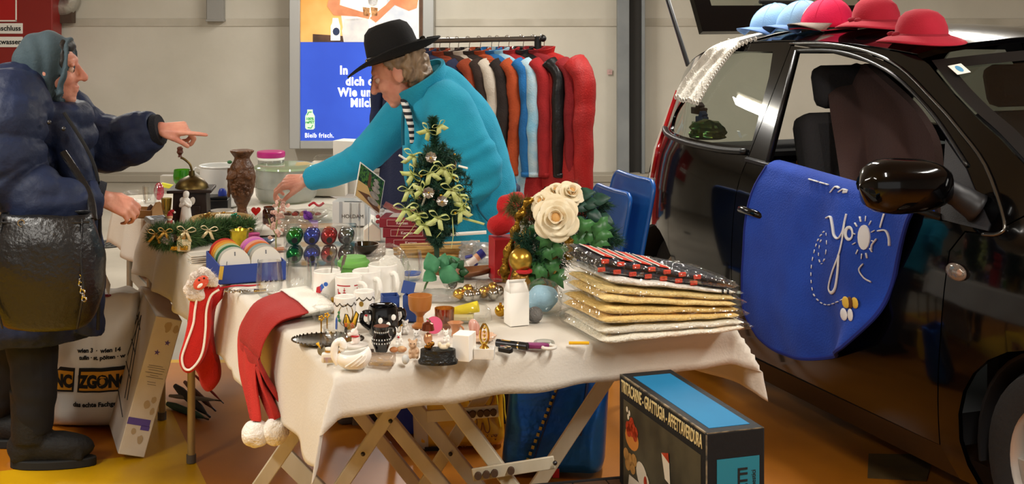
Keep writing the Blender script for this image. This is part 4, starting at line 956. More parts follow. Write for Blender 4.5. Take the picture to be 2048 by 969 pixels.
obj('wing_spot', MB().ball((.004, -.0055, .022), (.005, .001, .008), 10, 6).ball((-.012, -.0085, .024), (.004, .001, .006), 10, 6), c_org, bt, kind='stuff'); obj('insect_body', MB().ball((-.012, -.008, .010), (.004, .004, .010), 8, 6), M_matblk, bt)
t = deco_mug(728, 640, .028, .078, 'white cup with dark garland behind the framed picture cup')
obj('figure_print', wrapmesh([ring((.012, .02), .008, 12, .7)], .028, .001), c_red, t); obj('medallion_print', wrapmesh([ring((-.004, .048), .006, 12, 1.2)], .028, .001), c_gld, t)
# black dotted two-handled mug
m_bg = mat('black_glaze', '08080a', .12, coat=.5)
t = thing('dice_mug', 'black glazed two-handled mug with big white dots', 'mug', at(766, 668), 20)
bx = MB(); pts = []
def sqr(u, v):
    a = 2*math.pi*u; z = .072*v; k = .037*(1-.12*(2*v-1)**2); c, s = math.cos(a), math.sin(a)
    return Vector((k*math.copysign(abs(c)**.55, c), k*math.copysign(abs(s)**.55, s), z))
bx.grid(sqr, 36, 9, cu=True).grid(lambda u, v: Vector((sqr(u, 1).x*(1-.16*v), sqr(u, 1).y*(1-.16*v), .072-.05*v**3)), 36, 5, cu=True); bx.add([tuple(sqr(i/36, 0)) for i in range(36)], [tuple(range(35, -1, -1))]); bx.add([tuple(Vector((sqr(i/36, 1).x*.84, sqr(i/36, 1).y*.84, .022))) for i in range(36)], [tuple(range(36))])
obj('cup', bx, m_bg, t, ang=60)
for s in (-1, 1): obj('handle', MB().tube(spline([(s*.035, 0, .058), (s*.052, 0, .056), (s*.055, 0, .035), (s*.035, 0, .016)], 5), .006, 8), m_bg, t)
for x, z in ((-.016, .042), (.018, .048), (.004, .030), (-.02, .016), (.022, .016)): obj('dot', MB().ball((x, -.0365+.0012*(abs(x)*20)**2*.1, z), (.0062, .002, .0078), 12, 6), M_white, t)
for y, z in ((-.012, .045), (.012, .020)): obj('dot', MB().ball((-.0365, y, z), (.002, .0062, .0078), 12, 6), M_white, t)
# black jug
t = thing('jug', 'small black folk jug with white scratched pattern and brown inside', 'jug', at(763, 704))
obj('jug_body', MB().lathe([(0, 0), (.014, 0), (.017, .008), (.023, .022), (.024, .030), (.018, .042), (.0165, .050), (.020, .062), (.0185, .062), (.0155, .050), (.016, .042), (.0, .03)], 28), m_bg, t)
obj('inner_glaze', MB().lathe([(.0, .048), (.0155, .0515), (.0188, .0625)], 24), mat('brown_glaze', '6b3a24', .3), t, soff=0)
obj('handle', MB().tube(spline([(.018, 0, .060), (.030, 0, .058), (.032, 0, .042), (.022, 0, .028)], 5), .0035, 8), m_bg, t)
m = MB()
for k in range(22):
    a = 2*math.pi*k/22
    for r, z in ((.0238, .033), (.0236, .024), (.0172, .049)): m.ball((r*math.cos(a), r*math.sin(a), z), (.0011, .0011, .0022), 5, 4)
obj('scratched_dots', m, M_paper, t, kind='stuff')
# wooden goblet, blue boxes
solo('wooden_goblet', MB().lathe([(0, 0), (.021, 0), (.022, .005), (.010, .014), (.0085, .028), (.014, .036), (.027, .046), (.0305, .060), (.0315, .083), (.028, .083), (.026, .060), (.015, .046), (0, .042)], 32), mat('turned_wood', 'b97a3c', .4, col2='a5662c', ns=14, stretch=(1, 1, .2)), 'turned wooden goblet with thick rim behind the small animals', 'goblet', at(840, 655))
m_bb = mat('blue_card', '2c4686', .7)
def openbox(w, d, h, t_=.002): 
    return MB().box((0, 0, t_/2), (w, d, t_)).box((-w/2+t_/2, 0, h/2), (t_, d, h)).box((w/2-t_/2, 0, h/2), (t_, d, h)).box((0, -d/2+t_/2, h/2), (w-2*t_, t_, h)).box((0, d/2-t_/2, h/2), (w-2*t_, t_, h))
solo('gift_box', openbox(.045, .05, .036), m_bb, 'small open blue card box left of the wooden goblet', 'box', at(780, 630)+Vector((0, 0, .018)), 12)
obj_b = thing('gift_box', 'taller blue card box with raised lid flap behind wooden goblet', 'box', at(822, 640), -8); obj('box_body', openbox(.035, .045, .068), m_bb, obj_b); obj('lid_flap', MB().box((-.012, .022, .080), (.034, .002, .034), rot(-20, 10, 0)), m_bb, obj_b)
solo('box_underlay', MB().box((0, 0, .009), (.05, .055, .018)), MATS['white_paper'], 'flat white pack under the small open blue box', 'box', at(780, 630), 12, bev=.002)
# green lidded cup
t = thing('travel_cup', 'green silicone lidded cup behind the white mugs', 'cup', at(707, 566))
m_gs = mat('green_silicone', '5f9a44', .6); obj('cup', MB().lathe([(0, 0), (.033, 0), (.042, .058), (0, .058)], 32), m_gs, t); obj('lid', MB().lathe([(.0, .052), (.047, .052), (.049, .060), (.047, .066), (.040, .070), (.037, .079), (.0, .081)], 32), mat('green_silicone_lid', '6aa84c', .55), t)
# tumblers
def tumbler(x, y, r, h, label, group=None, etched=True):
    t = thing('tumbler', label, 'glass', at(x, y), 0, group)
    obj('glass', MB().lathe([(0, 0), (r*.72, 0), (r*.86, .006), (r*.98, h*.28), (r, h*.45), (r*.93, h*.8), (r*.86, h), (r*.83, h), (r*.90, h*.8), (r*.965, h*.45), (r*.93, h*.28), (r*.75, .016), (0, .014)], 32), M_glass, t)
    if etched: 
        e = MB()
        for k in range(9):
            a = -math.pi/2-.5+k*.12; rr = r*1.003; e.tube([(rr*math.cos(a), rr*math.sin(a), h*(.38+.02*(k % 2))), (rr*math.cos(a+.05), rr*math.sin(a+.05), h*(.46+.03*(k % 3)))], .0008, 4)
        obj('etching', e, mat('etched', 'd8d8d4', .8), t, kind='stuff')
    return t
tumbler(539, 592, .0385, .100, 'clear round tumbler with etching beside the blue ribbon box'); tumbler(598, 588, .0385, .102, 'clear round tumbler with etching left of bobble hat mug'); tumbler(652, 572, .037, .085, 'clear tumbler in front of the bauble pack, partly behind spoons', etched=False)
t = tumbler(822, 560, .036, .088, 'clear tumbler with blue base under the small artificial tree', etched=False); obj('blue_base', MB().lathe([(0, .016), (.028, .016), (.031, .022), (.0, .022)], 24), mat('blue_glass', '3c5fc0', .2), t)
# small clear candle holders and brass piece
for x, y, l in ((648, 640, 'small clear pressed glass candle holder behind stocking cap cuff'), (636, 618, 'second pressed glass candle holder, nearer the bobble hat mug')):
    solo('candle_holder', MB().lathe([(0, 0), (.026, 0), (.030, .012), (.026, .024), (.030, .036), (.024, .036), (.022, .02), (0, .014)], 20, fn=lambda a, z: 1+.05*math.cos(10*a)), M_glass, l, 'candle holder', at(x, y))
solo('brass_tube', MB().lathe([(0, 0), (.0085, 0), (.0085, .03), (.007, .031), (.007, .034), (.0085, .035), (.0085, .042), (0, .042)], 16), mat('brass', 'a5802c', .35, metal=1), 'little brass tube standing in front of bobble hat mug', 'ornament', at(668, 626))
# bagged bottle
def wrapped(name, label, cat, loc, rx, ry, h, amp=.01, seed=0, tip=.3, mtl=None, inner=None, rz=0, n=(34, 22)):
    t = thing(name, label, cat, loc, rz)
    def f(u, v):
        a = 2*math.pi*u; k = 1-tip*max(0, v-.62)/.38; e = min(1, (v*9))**.5*(min(1, (1-v)*7))**.5
        c, s = math.cos(a), math.sin(a); p = Vector((rx*k*e*math.copysign(abs(c)**.8, c), ry*k*e*math.copysign(abs(s)**.8, s), h*v))
        q = p*(1.0/max(rx, ry)); w_ = amp*(abs(nz(q, 2.6, seed))*2-.5)*e
        return p+Vector((c, s, 0))*w_+Vector((0, 0, amp*.7*nz(q, 3, seed+4)*e*v))
    obj('wrapping', MB().grid(f, *n, cu=True), mtl or M_wrap, t, ang=28)
    return t
t = wrapped('bottle', 'bottle with white paper inside in a crumpled clear bag behind mugs', 'bottle', at(779, 590), .056, .050, .150, .008, 3, .45)
obj('bottle_body', MB().lathe([(0, .004), (.040, .004), (.044, .02), (.043, .075), (.030, .10), (.012, .115), (.011, .13), (0, .13)], 24), mat('crushed_paper', 'e4e1da', .85, bump=.8, bs=45), t)
# swan, perfume bottle, pig, tray with bowl
t = thing('swan', 'white porcelain swan bowl at the front corner of the cloth', 'ornament', at(704, 737))
def swn(u, v):
    a = 2*math.pi*u; r = .036*(math.sin(math.pi*min(1, .12+v*.62))**.6); c, s = math.cos(a), math.sin(a)
    return Vector((r*c*1.15+.004, r*s*.8, .040*v**1.0+.004*v*math.cos(a*2)+.006*v*c))
obj('swan_body', MB().grid(swn, 36, 10, cu=True).add([tuple(swn(i/36, 0)) for i in range(36)], [tuple(range(35, -1, -1))]), M_white, t, ang=180, sol=.003)
obj('neck', MB().tube(spline([(-.030, -.004, .012), (-.040, -.004, .03), (-.038, -.004, .055), (-.026, -.004, .063), (-.020, -.004, .052), (-.026, -.004, .040)], 6), [.009]*12+[.0085]*6+[.010]*8+[.008]*3+[.004]*2, 12), M_white, t); obj('beak', MB().tube([(-.027, -.004, .041), (-.031, -.006, .032)], [.004, .0015], 8), mat('beak_gold', 'b98a3a', .4), t)
for k in range(3): obj('feather', MB().tube(spline([(-.012+.012*k, -.0265+.002*k, .010), (.006+.012*k, -.029+.002*k, .022), (.026+.006*k, -.026+.003*k, .036)], 5), .0018, 6), M_white, t)
t = thing('perfume_bottle', 'tiny white bottle with violet print left of the swan', 'bottle', at(657, 726))
obj('flask', MB().box((0, 0, .012), (.032, .016, .024)), M_white, t, bev=.004); obj('print', MB().box((.002, -.0083, .008), (.024, .001, .012)), mat('violet_print', 'b79ab0', .5, col2='c9b06a', ns=90), t); obj('neck', MB().lathe([(0, .022), (.006, .022), (.006, .030), (.008, .031), (.008, .035), (0, .035)], 14), M_white, t); obj('ribbon', MB().torus((0, 0, .027), .007, .0018, 14, 6), M_gold, t)
t = thing('pig_figurine', 'white china pig with red scarf sitting on a round white pedestal', 'ornament', at(712, 704))
obj('pedestal', MB().lathe([(0, 0), (.021, 0), (.021, .012), (.029, .014), (.030, .018), (0, .019)], 28), mat('grey_white_china', 'dedad2', .3), t)
pg = MB().ball((0, 0, .030), (.011, .010, .013), 14, 10).ball((-.004, -.002, .047), (.010, .009, .0095), 14, 10).tube([(-.010, -.006, .045), (-.019, -.009, .043)], [.005, .0045], 10)
for s in (-1, 1): pg.tube([(-.001, .006*s, .053), (.003, .009*s, .061)], [.004, .001], 8); pg.ball((-.008, .006*s, .022), (.006, .004, .004), 8, 6)
obj('pig', setmat(blob('pig', pg, .0018, 3), mat('pink_white_china', 'eedfd6', .25)), None, t); obj('scarf', MB().torus((-.002, -.001, .0385), .009, .0022, 16, 6), c_red, t)
for s in (-1, 1): obj('eye', MB().ball((-.0118, -.002+.0055*s-.004, .0505), .0012, 6, 4), M_matblk, t)
t = thing('serving_tray', 'oval silver tray with raised beaded rim at the table corner', 'tray', at(636, 690)+Vector((.02, .03, 0)))
obj('tray_plate', MB().lathe([(0, .003), (.072, .003), (.088, .007), (.090, .006), (.072, 0), (0, 0)], 48, sx=1, sy=.72), mat('tarnished_silver', '8d8a84', .22, metal=1, col2='5d5a55', ns=20), t)
m = MB()
for k in range(44): a = 2*math.pi*k/44; m.ball((.0885*math.cos(a), .0885*.72*math.sin(a), .0075), .0026, 6, 4)
obj('beaded_rim', m, MATS['tarnished_silver'], t, kind='stuff')
solo('glass_bowl', MB().lathe([(0, 0), (.030, 0), (.038, .010), (.040, .030), (.042, .032), (.038, .032), (.035, .012), (0, .006)], 28), M_glass, 'cut glass bowl standing on the silver tray', 'bowl', at(674, 694)+Vector((.0, .035, .008)))
for i, (x, y, l) in enumerate(((622, 678, 'gold flower stick ornament on the left of silver tray'), (634, 672, 'gold star stick ornament second from left on silver tray'))):
    m = MB().tube([(0, 0, 0), (0, 0, .03)], .0018, 6)
    for k in range(5): a = k*1.257; m.ball((.005*math.cos(a), 0, .034+.005*math.sin(a)), .0032, 8, 6)
    solo('gold_flower', m, M_gold, l, 'ornament', at(x, y)+Vector((.02, .04, .008)))
t = thing('butterfly', 'brown butterfly on grey stone egg at tray edge', 'ornament', at(643, 712)); obj('egg', MB().ball((0, 0, .013), (.010, .009, .013), 14, 10), mat('stone_egg', '6c6350', .5, col2='8d8360', ns=60), t)
obj('wing', MB().add([(0, -.009, .018), (-.012, -.012, .032), (-.005, -.012, .036)], [(0, 1, 2)]), c_yel, t, sol=.001); obj('wing', MB().add([(0, -.009, .018), (.004, -.012, .035), (.011, -.012, .028)], [(0, 1, 2)]), c_dk, t, sol=.001)
solo('sweets_pack', MB().box((0, 0, .012), (.060, .04, .024)), film('pack_film', 'efe6de', haze=.25, refl=.15, rough=.15, hazecol='c9b39c', bump=.5), 'clear plastic pack with striped label in front of black jug', 'pack', at(764, 730), -5, bev=.004)
t = thing('shells', 'brown sea shells loose in front of the clear pack', 'shells', at(765, 704)+Vector((.028, -.005, 0))); obj('shell', MB().ball((0, 0, .006), (.011, .008, .007), 12, 8), mat('shell_brown', 'a5683a', .4), t); obj('shell', MB().ball((.018, .004, .006), (.013, .008, .008), 12, 8), mat('shell_cream', 'd8b78a', .4, col2='a9744a', ns=60), t)
solo('stone_egg', MB().ball((0, 0, .011), (.0085, .0085, .0115), 14, 10), mat('pearl_egg', 'c3c7c6', .25), 'grey pearl egg standing beside the clear sweets pack', 'ornament', at(811, 729))
solo('dark_square', MB().box((0, 0, .005), (.016, .012, .01)), mat('dark_brown', '3a2a20', .5), 'little dark brown block between swan and black jug', 'block', at(734, 708)+Vector((.008, 0, 0)), bev=.001)
def critter(name, label, x, y, s, m1, ears='round', m2=None, extra=None, rz=0):
    t = thing(name, label, 'ornament', at(x, y), rz); b = MB().ball((0, 0, .012*s), (.011*s, .010*s, .012*s), 12, 8).ball((-.002*s, -.004*s, .028*s), (.0085*s, .008*s, .008*s), 12, 8)
    for q in (-1, 1):
        b.ball((.006*q*s, -.007*s, .006*s), (.004*s, .006*s, .005*s), 8, 6); b.ball((.007*q*s, -.007*s, .015*s), (.003*s, .005*s, .004*s), 8, 6)
        if ears == 'round': b.ball((.007*q*s-.002*s, -.002*s, .036*s), (.0035*s, .002*s, .0035*s), 8, 6)
        else: b.tube([(.005*q*s-.002*s, -.002*s, .033*s), (.008*q*s-.002*s, 0, .043*s)], [.003*s, .001*s], 6)
    obj('figure', setmat(blob('figure', b, .0016*s, 2), m1), None, t)
    obj('snout', MB().ball((-.002*s, -.012*s, .026*s), (.0035*s, .003*s, .003*s), 8, 6), m2 or m1, t)
    for q in (-1, 1): obj('eye', MB().ball((-.002*s+.0035*q*s, -.0112*s, .031*s), .001*s, 6, 4), M_matblk, t)
    return t
m_bear = mat('bear_brown', 'b08a68', .6, col2='c9aa8a', ns=80); m_cat = mat('grey_china', 'bdb9b4', .35, col2='e4e0da', ns=60)
critter('bear_figurine', 'small brown seated bear figurine at the front of the animal group', 828, 718, 1.25, m_bear); critter('cat_figurine', 'white spotted cat figurine left of the brown bear', 799, 692, .9, M_white, 'cat', c_red); critter('mouse_figurine', 'grey mouse figurine behind the brown bear', 835, 690, 1.0, m_cat)
critter('dog_figurine', 'white puppy figurine leaning near black plinth, dark eyes', 893, 684, .8, M_white, 'cat'); critter('lamb_figurine', 'white lamb figurine between pink compact and goblet', 812, 668, .95, mat('lamb_white', 'dad6cf', .6, bump=.8, bs=120))
t = thing('paper_flag', 'tiny orange triangular flag on stick among the animal figurines', 'flag', at(800, 664)); obj('stick', MB().tube([(0, 0, 0), (.003, 0, .036)], .0009, 6), M_gold, t); obj('pennant', MB().add([(-.010, 0, .014), (.012, 0, .014), (.003, 0, .034)], [(0, 1, 2)]), c_yel, t, sol=.001)
t = thing('scale_figure', 'copper and silver lamp shaped ornament behind black plinth', 'ornament', at(856, 690)); obj('stem', MB().tube(spline([(.0, 0, 0), (0, 0, .03), (.006, 0, .055), (-.004, 0, .064)], 5), .002, 6), M_chrome, t); obj('shade', MB().lathe([(.0, .034), (.016, .036), (.013, .052), (0, .058)], 18), mat('copper', '8a4a30', .25, metal=.9), t); obj('foot', MB().ball((0, 0, .015), (.011, .010, .015), 12, 8), mat('copper_light', 'c28a62', .3, metal=.6), t)
solo('powder_compact', MB().lathe([(0, -.004), (.021, -.004), (.022, 0), (.021, .004), (0, .005)], 28, (0, 0, .024), rot(76, 0, 12)), mat('pink_plastic', 'd4587a', .3), 'round pink compact standing on edge behind the copper ornament', 'compact', at(868, 670))
# black plinth with gold figures
t = thing('plinth_ornament', 'oval black stone plinth carrying small gold and ivory figures', 'ornament', at(876, 727))
m_bs = mat('black_stone', '1b1c1c', .35, bump=.6, bs=60); obj('plinth', MB().lathe([(0, 0), (.046, 0), (.047, .006), (.042, .013), (.041, .033), (.0, .033)], 36, sy=.55), m_bs, t, ang=50)
m = MB().ball((0, 0, .006), (.048, .027, .008), 20, 8); obj('rocky_foot', setmat(blob('foot', m, .0025, 2, lambda v, n: v+n*.0025*nz(v, 120)), m_bs), None, t)
obj('gold_figure', setmat(blob('g', MB().ball((-.020, -.004, .041), (.008, .007, .009), 10, 8).ball((-.013, -.006, .047), (.006, .006, .006), 10, 8).ball((-.027, -.002, .038), (.006, .005, .005), 10, 8), .0016, 2), mat('dark_gold', '8d5f24', .25, metal=.9)), None, t)
obj('ivory_figure', setmat(blob('g', MB().ball((.014, -.004, .038), (.012, .006, .006), 10, 8).ball((.024, -.005, .044), (.006, .005, .006), 10, 8).ball((.004, -.003, .044), (.005, .005, .007), 10, 8), .0016, 2), mat('ivory', 'e0d3b6', .4)), None, t)
# white box, trophy on marble, penknife, torch, purple case, ring
solo('white_box', MB().box((0, 0, .031), (.041, .050, .062)), M_paper, 'small upright white cardboard box beside the gold trophy', 'box', at(928, 724)+Vector((0, .024, 0)), -18, bev=.0012)
t = thing('trophy', 'gold wire trophy figure on a white marble block', 'trophy', at(968, 719), -4); obj('marble_base', MB().box((0, .012, .0125), (.048, .036, .025)), mat('marble', 'e0ddd6', .25, col2='b9b6b0', ns=30, lo=.5, hi=.75), t, bev=.001)
m = MB(); mgold = mat('bright_gold', 'e0b85a', .18, metal=1)
for s in (-1, 1): m.tube(spline([(0, .008, .028), (.009*s, .008, .045), (.009*s, .008, .066), (.003*s, .008, .079), (0, .008, .081)], 6), .0028, 8)
for k in range(5): m.ball((0, .008, .036+.009*k), (.0035, .003, .0035), 8, 6)
obj('figure', m, mgold, t); obj('cup_foot', MB().lathe([(0, .025), (.012, .025), (.009, .029), (.005, .033), (0, .036)], 16, (0, .008, 0)), mgold, t)
t = thing('penknife', 'black and silver folding knife lying in front of the torch', 'knife', at(1011, 706), -35); obj('grip', MB().box((0, 0, .007), (.036, .016, .013)), M_black, t, bev=.003); obj('liner', MB().box((0, 0, .0145), (.026, .006, .003), rot(0, 0, 20)).box((.002, 0, .0145), (.006, .014, .003), rot(0, 0, 20)), M_chrome, t)
t = thing('torch', 'slim dark grey metal torch lying on the white cloth', 'torch', at(1028, 699), 0); a = Vector((-.042, .022, .010)); b_ = Vector((.034, -.014, .0095)); d = b_-a
obj('barrel', MB().tube([a, a+d*.7], .0095, 16), mat('gunmetal', '3c3d40', .3, metal=.8), t); obj('torch_head', MB().tube([a+d*.72, a+d*.98, b_], [.0098, .0098, .007], 16), MATS['gunmetal'], t); obj('ring', MB().tube([a+d*.69, a+d*.73], .0101, 16), M_chrome, t)
obj('clip', MB().box(a+d*.35+Vector((0, -.004, .010)), (.035, .004, .0015), rot(0, 0, -25)), M_chrome, t)
solo('purse', MB().prism([(-.036, 0), (-.025, .011), (.020, .012), (.036, .002), (.012, -.010), (-.020, -.009)], 0, .012), mat('plum_leather', '7d2c60', .6), 'flat plum coloured case lying right of the torch', 'case', at(1070, 697), -4, bev=.003)
solo('tape_ring', MB().torus((0, 0, .004), .016, .0042, 28, 8), mat('white_rubber', 'd9d5cc', .5), 'white ring lying at the right end of small things', 'ring', at(1098, 698))
t = thing('thin_box', 'flat clear lid box behind the plum case', 'box', at(1088, 690)); obj('lid', MB().lathe([(0, 0), (.026, 0), (.027, .004), (.025, .008), (0, .008)], 24), M_film2, t)
# milk carton house
t = thing('carton_house', 'white folded card house with gable, left of the bagged towels', 'box', at(1033, 652)+Vector((0, .022, 0)), 20)
w_, d_, h_ = .052, .050, .086
obj('walls', MB().add([(-w_/2, -d_/2, 0), (w_/2, -d_/2, 0), (w_/2, d_/2, 0), (-w_/2, d_/2, 0), (-w_/2, -d_/2, h_), (w_/2, -d_/2, h_), (w_/2, d_/2, h_), (-w_/2, d_/2, h_)], [(3, 2, 1, 0), (0, 1, 5, 4), (1, 2, 6, 5), (2, 3, 7, 6), (3, 0, 4, 7)]), M_paper, t, sol=.001)
obj('gable', MB().add([(-w_/2, -d_/2, h_), (-w_/2, d_/2, h_), (-w_/2+.004, .0, h_+.032)], [(0, 1, 2)]), M_paper, t, sol=.001); obj('gable', MB().add([(w_/2, -d_/2, h_), (w_/2, d_/2, h_), (w_/2-.004, 0, h_+.026)], [(0, 1, 2)]), M_paper, t, sol=.001)
obj('roof_flap', MB().add([(-w_/2, -d_/2, h_), (w_/2, -d_/2, h_), (w_/2, -.002, h_+.022), (-w_/2, -.002, h_+.022)], [(0, 1, 2, 3)]).add([(-w_/2, d_/2, h_), (w_/2, d_/2, h_), (w_/2, .001, h_+.03), (-w_/2, .001, h_+.03)], [(3, 2, 1, 0)]), M_paper, t, sol=.001, kind='stuff')
# gold bell, yarn ball, blue bag
solo('gold_bauble', MB().ball((0, 0, .016), .016, 20, 12).lathe([(0, 0), (.004, 0), (.004, .006), (0, .006)], 10, (0, 0, .031)), M_gold, 'small gold bauble lying behind the white card house', 'bauble', at(1001, 634))
m = MB().ball((0, 0, .020), .0195, 20, 14)
for k in range(26): m.torus((0, 0, .020), .0200, .0011, 20, 4, rot(k*37 % 180, k*61 % 180, k*17))
solo('yarn_ball', m, mat('grey_yarn', '7d7b78', .9, bump=.5, bs=200), 'ball of grey yarn beside the card house', 'yarn', at(1070, 645))
t = wrapped('blue_bag', 'light blue cloth in a clear bag left of the towel pile', 'bag', at(1085, 632)+Vector((0, .03, 0)), .052, .06, .095, .008, 8, .5); obj('blue_cloth', setmat(blob('b', MB().ball((0, 0, .04), (.044, .05, .036), 14, 10), .006, 1, lambda v, n: v+n*.005*nz(v, 30)), mat('light_blue_cloth', '9cc4dc', .9, bump=.3)), None, t)
# bagged yellow gift, peach glass cups, silver bauble bags
t = wrapped('gift_bag', 'cellophane bag holding a rolled yellow napkin', 'bag', at(925, 652)+Vector((0, .05, 0)), .075, .045, .05, .009, 11, .3)
obj('napkin', MB().tube([(-.05, 0, .018), (-.01, 0, .028), (.04, .0, .040)], [.008, .013, .015], 12), mat('yellow_napkin', 'e8d22a', .8, bump=.3), t, R=rot(0, 0, -6)); obj('napkin_fold', MB().box((-.012, -.008, .014), (.08, .05, .012)), mat('cream_napkin', 'd8cfa0', .8), t, bev=.003)
solo('glass_cup', MB().lathe([(0, 0), (.018, 0), (.024, .015), (.026, .05), (.024, .05), (.021, .016), (0, .008)], 24), film('amber_glass', 'e0b070', refl=.1), 'amber glass cup in front of the yellow napkin', 'cup', at(889, 655)); 
t = thing('candle_figure', 'terracotta flower cup with handle in front of the napkin', 'cup', at(911, 672)); obj('cup', MB().lathe([(0, 0), (.010, 0), (.008, .012), (.012, .025), (.020, .034), (.017, .034), (.008, .026), (0, .022)], 20, fn=lambda a, z: 1+.07*math.cos(6*a)), mat('terracotta_glaze', 'b57a50', .35), t); obj('handle', MB().torus((.010, -.006, .016), .010, .0025, 16, 6, rot(90)), MATS['terracotta_glaze'], t)
solo('shell_dish', MB().lathe([(0, .002), (.030, .004), (.036, .014), (.034, .015), (.028, .007), (0, .005)], 32, fn=lambda a, z: 1+.10*math.cos(9*a)), mat('peach_glass', 'd9b79c', .2), 'peach shell shaped dish behind the gold trophy', 'dish', at(962, 688)+Vector((0, .03, 0)))
solo('pink_shell', MB().ball((0, 0, .02), (.014, .010, .022), 14, 10, rot(0, -20, 0)), mat('pink_shell', 'd9aea0', .25, col2='c08878', ns=50, stretch=(5, 1, .3)), 'pink shell standing in the peach dish', 'shell', at(948, 682)+Vector((0, .03, .006)))
m_silv = mat('silver_bauble', 'c9c6c0', .08, metal=1)
for i, (x, y, n, l) in enumerate(((935, 607, 7, 'bag of silver baubles behind the yellow napkin'), (985, 603, 5, 'second bag of silver baubles nearer the gold flower basket'))):
    t = wrapped('bauble_bag', l, 'bag', at(x, y)+Vector((0, .03, 0)), .062-.01*i, .05, .056, .007, 20+i, .2)
    for k in range(n): a = k*2.4; obj('bauble', MB().ball((.026*math.cos(a)*(k > 0), .022*math.sin(a)*(k > 0), .019+.012*(k == 0)), .0165, 16, 10), m_silv if k % 4 else M_gold, t)
wrapped('paper_bag', 'crumpled clear bag with white tissue lying before the leaf sprig', 'bag', at(880, 602)+Vector((0, .02, 0)), .06, .05, .024, .009, 31, .2, film('tissue_bag', 'f0eeea', haze=.4, refl=.14, bump=.6))
solo('steel_cup', MB().lathe([(0, 0), (.014, 0), (.018, .03), (.0165, .03), (.013, .003), (0, .003)], 20, (0, 0, .017), rot(80, 0, 40)), M_chrome, 'steel tea light cup lying on its side beside leaf sprig', 'cup', at(893, 578))
# santa caps over the edge
def cap(i, dq, off, label, pom):
    # cloth sleeve: cuff on the table, body over the edge, hanging to a pompom
    t = thing('stocking_cap', label, 'hat', TT(0, .50+dq, T), 0, 'red stocking caps')
    o = Vector(t.location)
    zz = T+.010+.012*i; r3 = dq*1.0
    pts = [TT(.150, .70+dq, zz), TT(.10, .68+dq, zz+.002), TT(.045, .655+dq, zz+.003), TT(-.015-off, .62+dq, zz-.010), TT(-.060-off, .595+dq, T-.045)]; e9 = pom+Vector((0, 0, .035)); pts += [pts[-1].lerp(e9, .4)-E1*.012, pts[-1].lerp(e9, .75)-E1*.006, e9]
    wd = [.142, .142, .138, .12, .105, .080, .050, .018]; sp = spline(pts, 6); N = len(sp)
    nrm = []
    def f(u, v):
        s = u*(N-1); k = min(int(s), N-2); p = sp[k].lerp(sp[k+1], s-k); d = (sp[k+1]-sp[k]).normalized()
        x = s/(N-1)*(len(wd)-1); j = min(int(x), len(wd)-2); w_ = wd[j]+(wd[j+1]-wd[j])*(x-j)
        side = E2; up = side.cross(d).normalized()
        if up.z < 0 or (abs(up.z) < .3 and up.dot(-E1) < 0): up = -up
        a = 2*math.pi*v; th = .0055+.004*u
        q = p+side*w_*math.cos(a)+up*th*math.sin(a)+up*(.006*math.sin(6*math.cos(a)+4*u+i)*u)
        return q-o
    fab = mat('cap_red_%d' % i, ('b5261a', 'a82015', '9c1c12')[i], .9, bump=.3, bs=250, sheen=.2)
    n0 = 30
    obj('cap_body', MB().grid(lambda u, v: f(.2+.8*u, v), n0, 20, cv=True), fab, t, ang=180)
    obj('cuff', MB().grid(lambda u, v: f(-.0+.24*u, v)+Vector((0, 0, .002)), 6, 20, cv=True), mat('white_felt', 'efece2', .9, bump=.4, bs=200), t, ang=180, sol=.004, soff=1)
    obj('pompom', setmat(blob('p', MB().ball(pom-o, (.037, .036, .035), 16, 12), .005, 1, lambda v, n: v+n*.005*nz(v, 45)), mat('pompom_white', 'f0ece4', .95, bump=.6, bs=150)), None, t)
cap(0, .0, .0, 'lowest red stocking cap of three, pompom hanging frontmost', D(512, 868, 3.40)); cap(1, -.03, .008, 'middle red stocking cap of the three on the table edge', D(550, 863, 3.40)); cap(2, -.06, .016, 'topmost red stocking cap, white cuff lying uppermost', D(567, 848, 3.44))
# ---- bagged towels ------------------------------------------------------------------
TC = TT(.86, .04, Z1); TR = math.degrees(TA)-4
def slump(x, zz, z): f = .40*max(0, min(1, (x+1)/2)); return zz*(1-f)-z*f   # the pile is thinner towards its right end
def towel(k, z, w, d, h, m, label, folds=3, rz=0, off=(0, 0), tilt=0, bagm=1.06, tails=True):
    t = thing('bagged_towel', label, 'towel', TC+Vector((off[0], off[1], z)), TR+rz, None)
    if tilt: t.rotation_euler = (rot(0, 0, TR+rz) @ rot(0, tilt, 0)).to_euler()
    for i in range(folds):
        hh = h/folds
        def f(u, v, i=i):
            a = 2*math.pi*v; c, s = math.cos(a), math.sin(a); x = (2*u-1); ex = (1-abs(x)**10)**.4
            y = d/2*(.97-.03*i)*math.copysign(abs(c)**.35, c)*(.92+.08*ex); zz = hh*.5*(1+ex*math.copysign(abs(s)**.5, s)*.96)
            q = (x*3+i, y*14, k)
            return Vector((x*w/2+.004*nz(q, 1), y+.005*nz((x*4, k+i, v*3), 1), slump(x, i*hh+zz+.004*nz((x*3, y*9, k*2+i), 1), z)))
        obj('fold', MB().grid(f, 26, 28, cv=True), m, t, ang=180)
    def g(u, v):
        a = 2*math.pi*v; c, s = math.cos(a), math.sin(a); x = 2*u-1; ex = (1-abs(x)**14)**.3
        q = (x*5, c*3, s*2+k*3)
        rd = abs(nz(q, 1.7))*2-.6
        y = (d/2*bagm+.006*rd)*math.copysign(abs(c)**.45, c); zz = h*.5*(1+ex*math.copysign(abs(s)**.5, s)*1.04)+.004*rd*max(0, s)+.001
        if s < -.2: zz = max(zz, .0005)
        return Vector((x*w/2*1.07+.004*rd, y, slump(x, zz, z)))
    obj('plastic_bag', MB().grid(g, 44, 40, cv=True), M_wrap, t, ang=22)
    return t
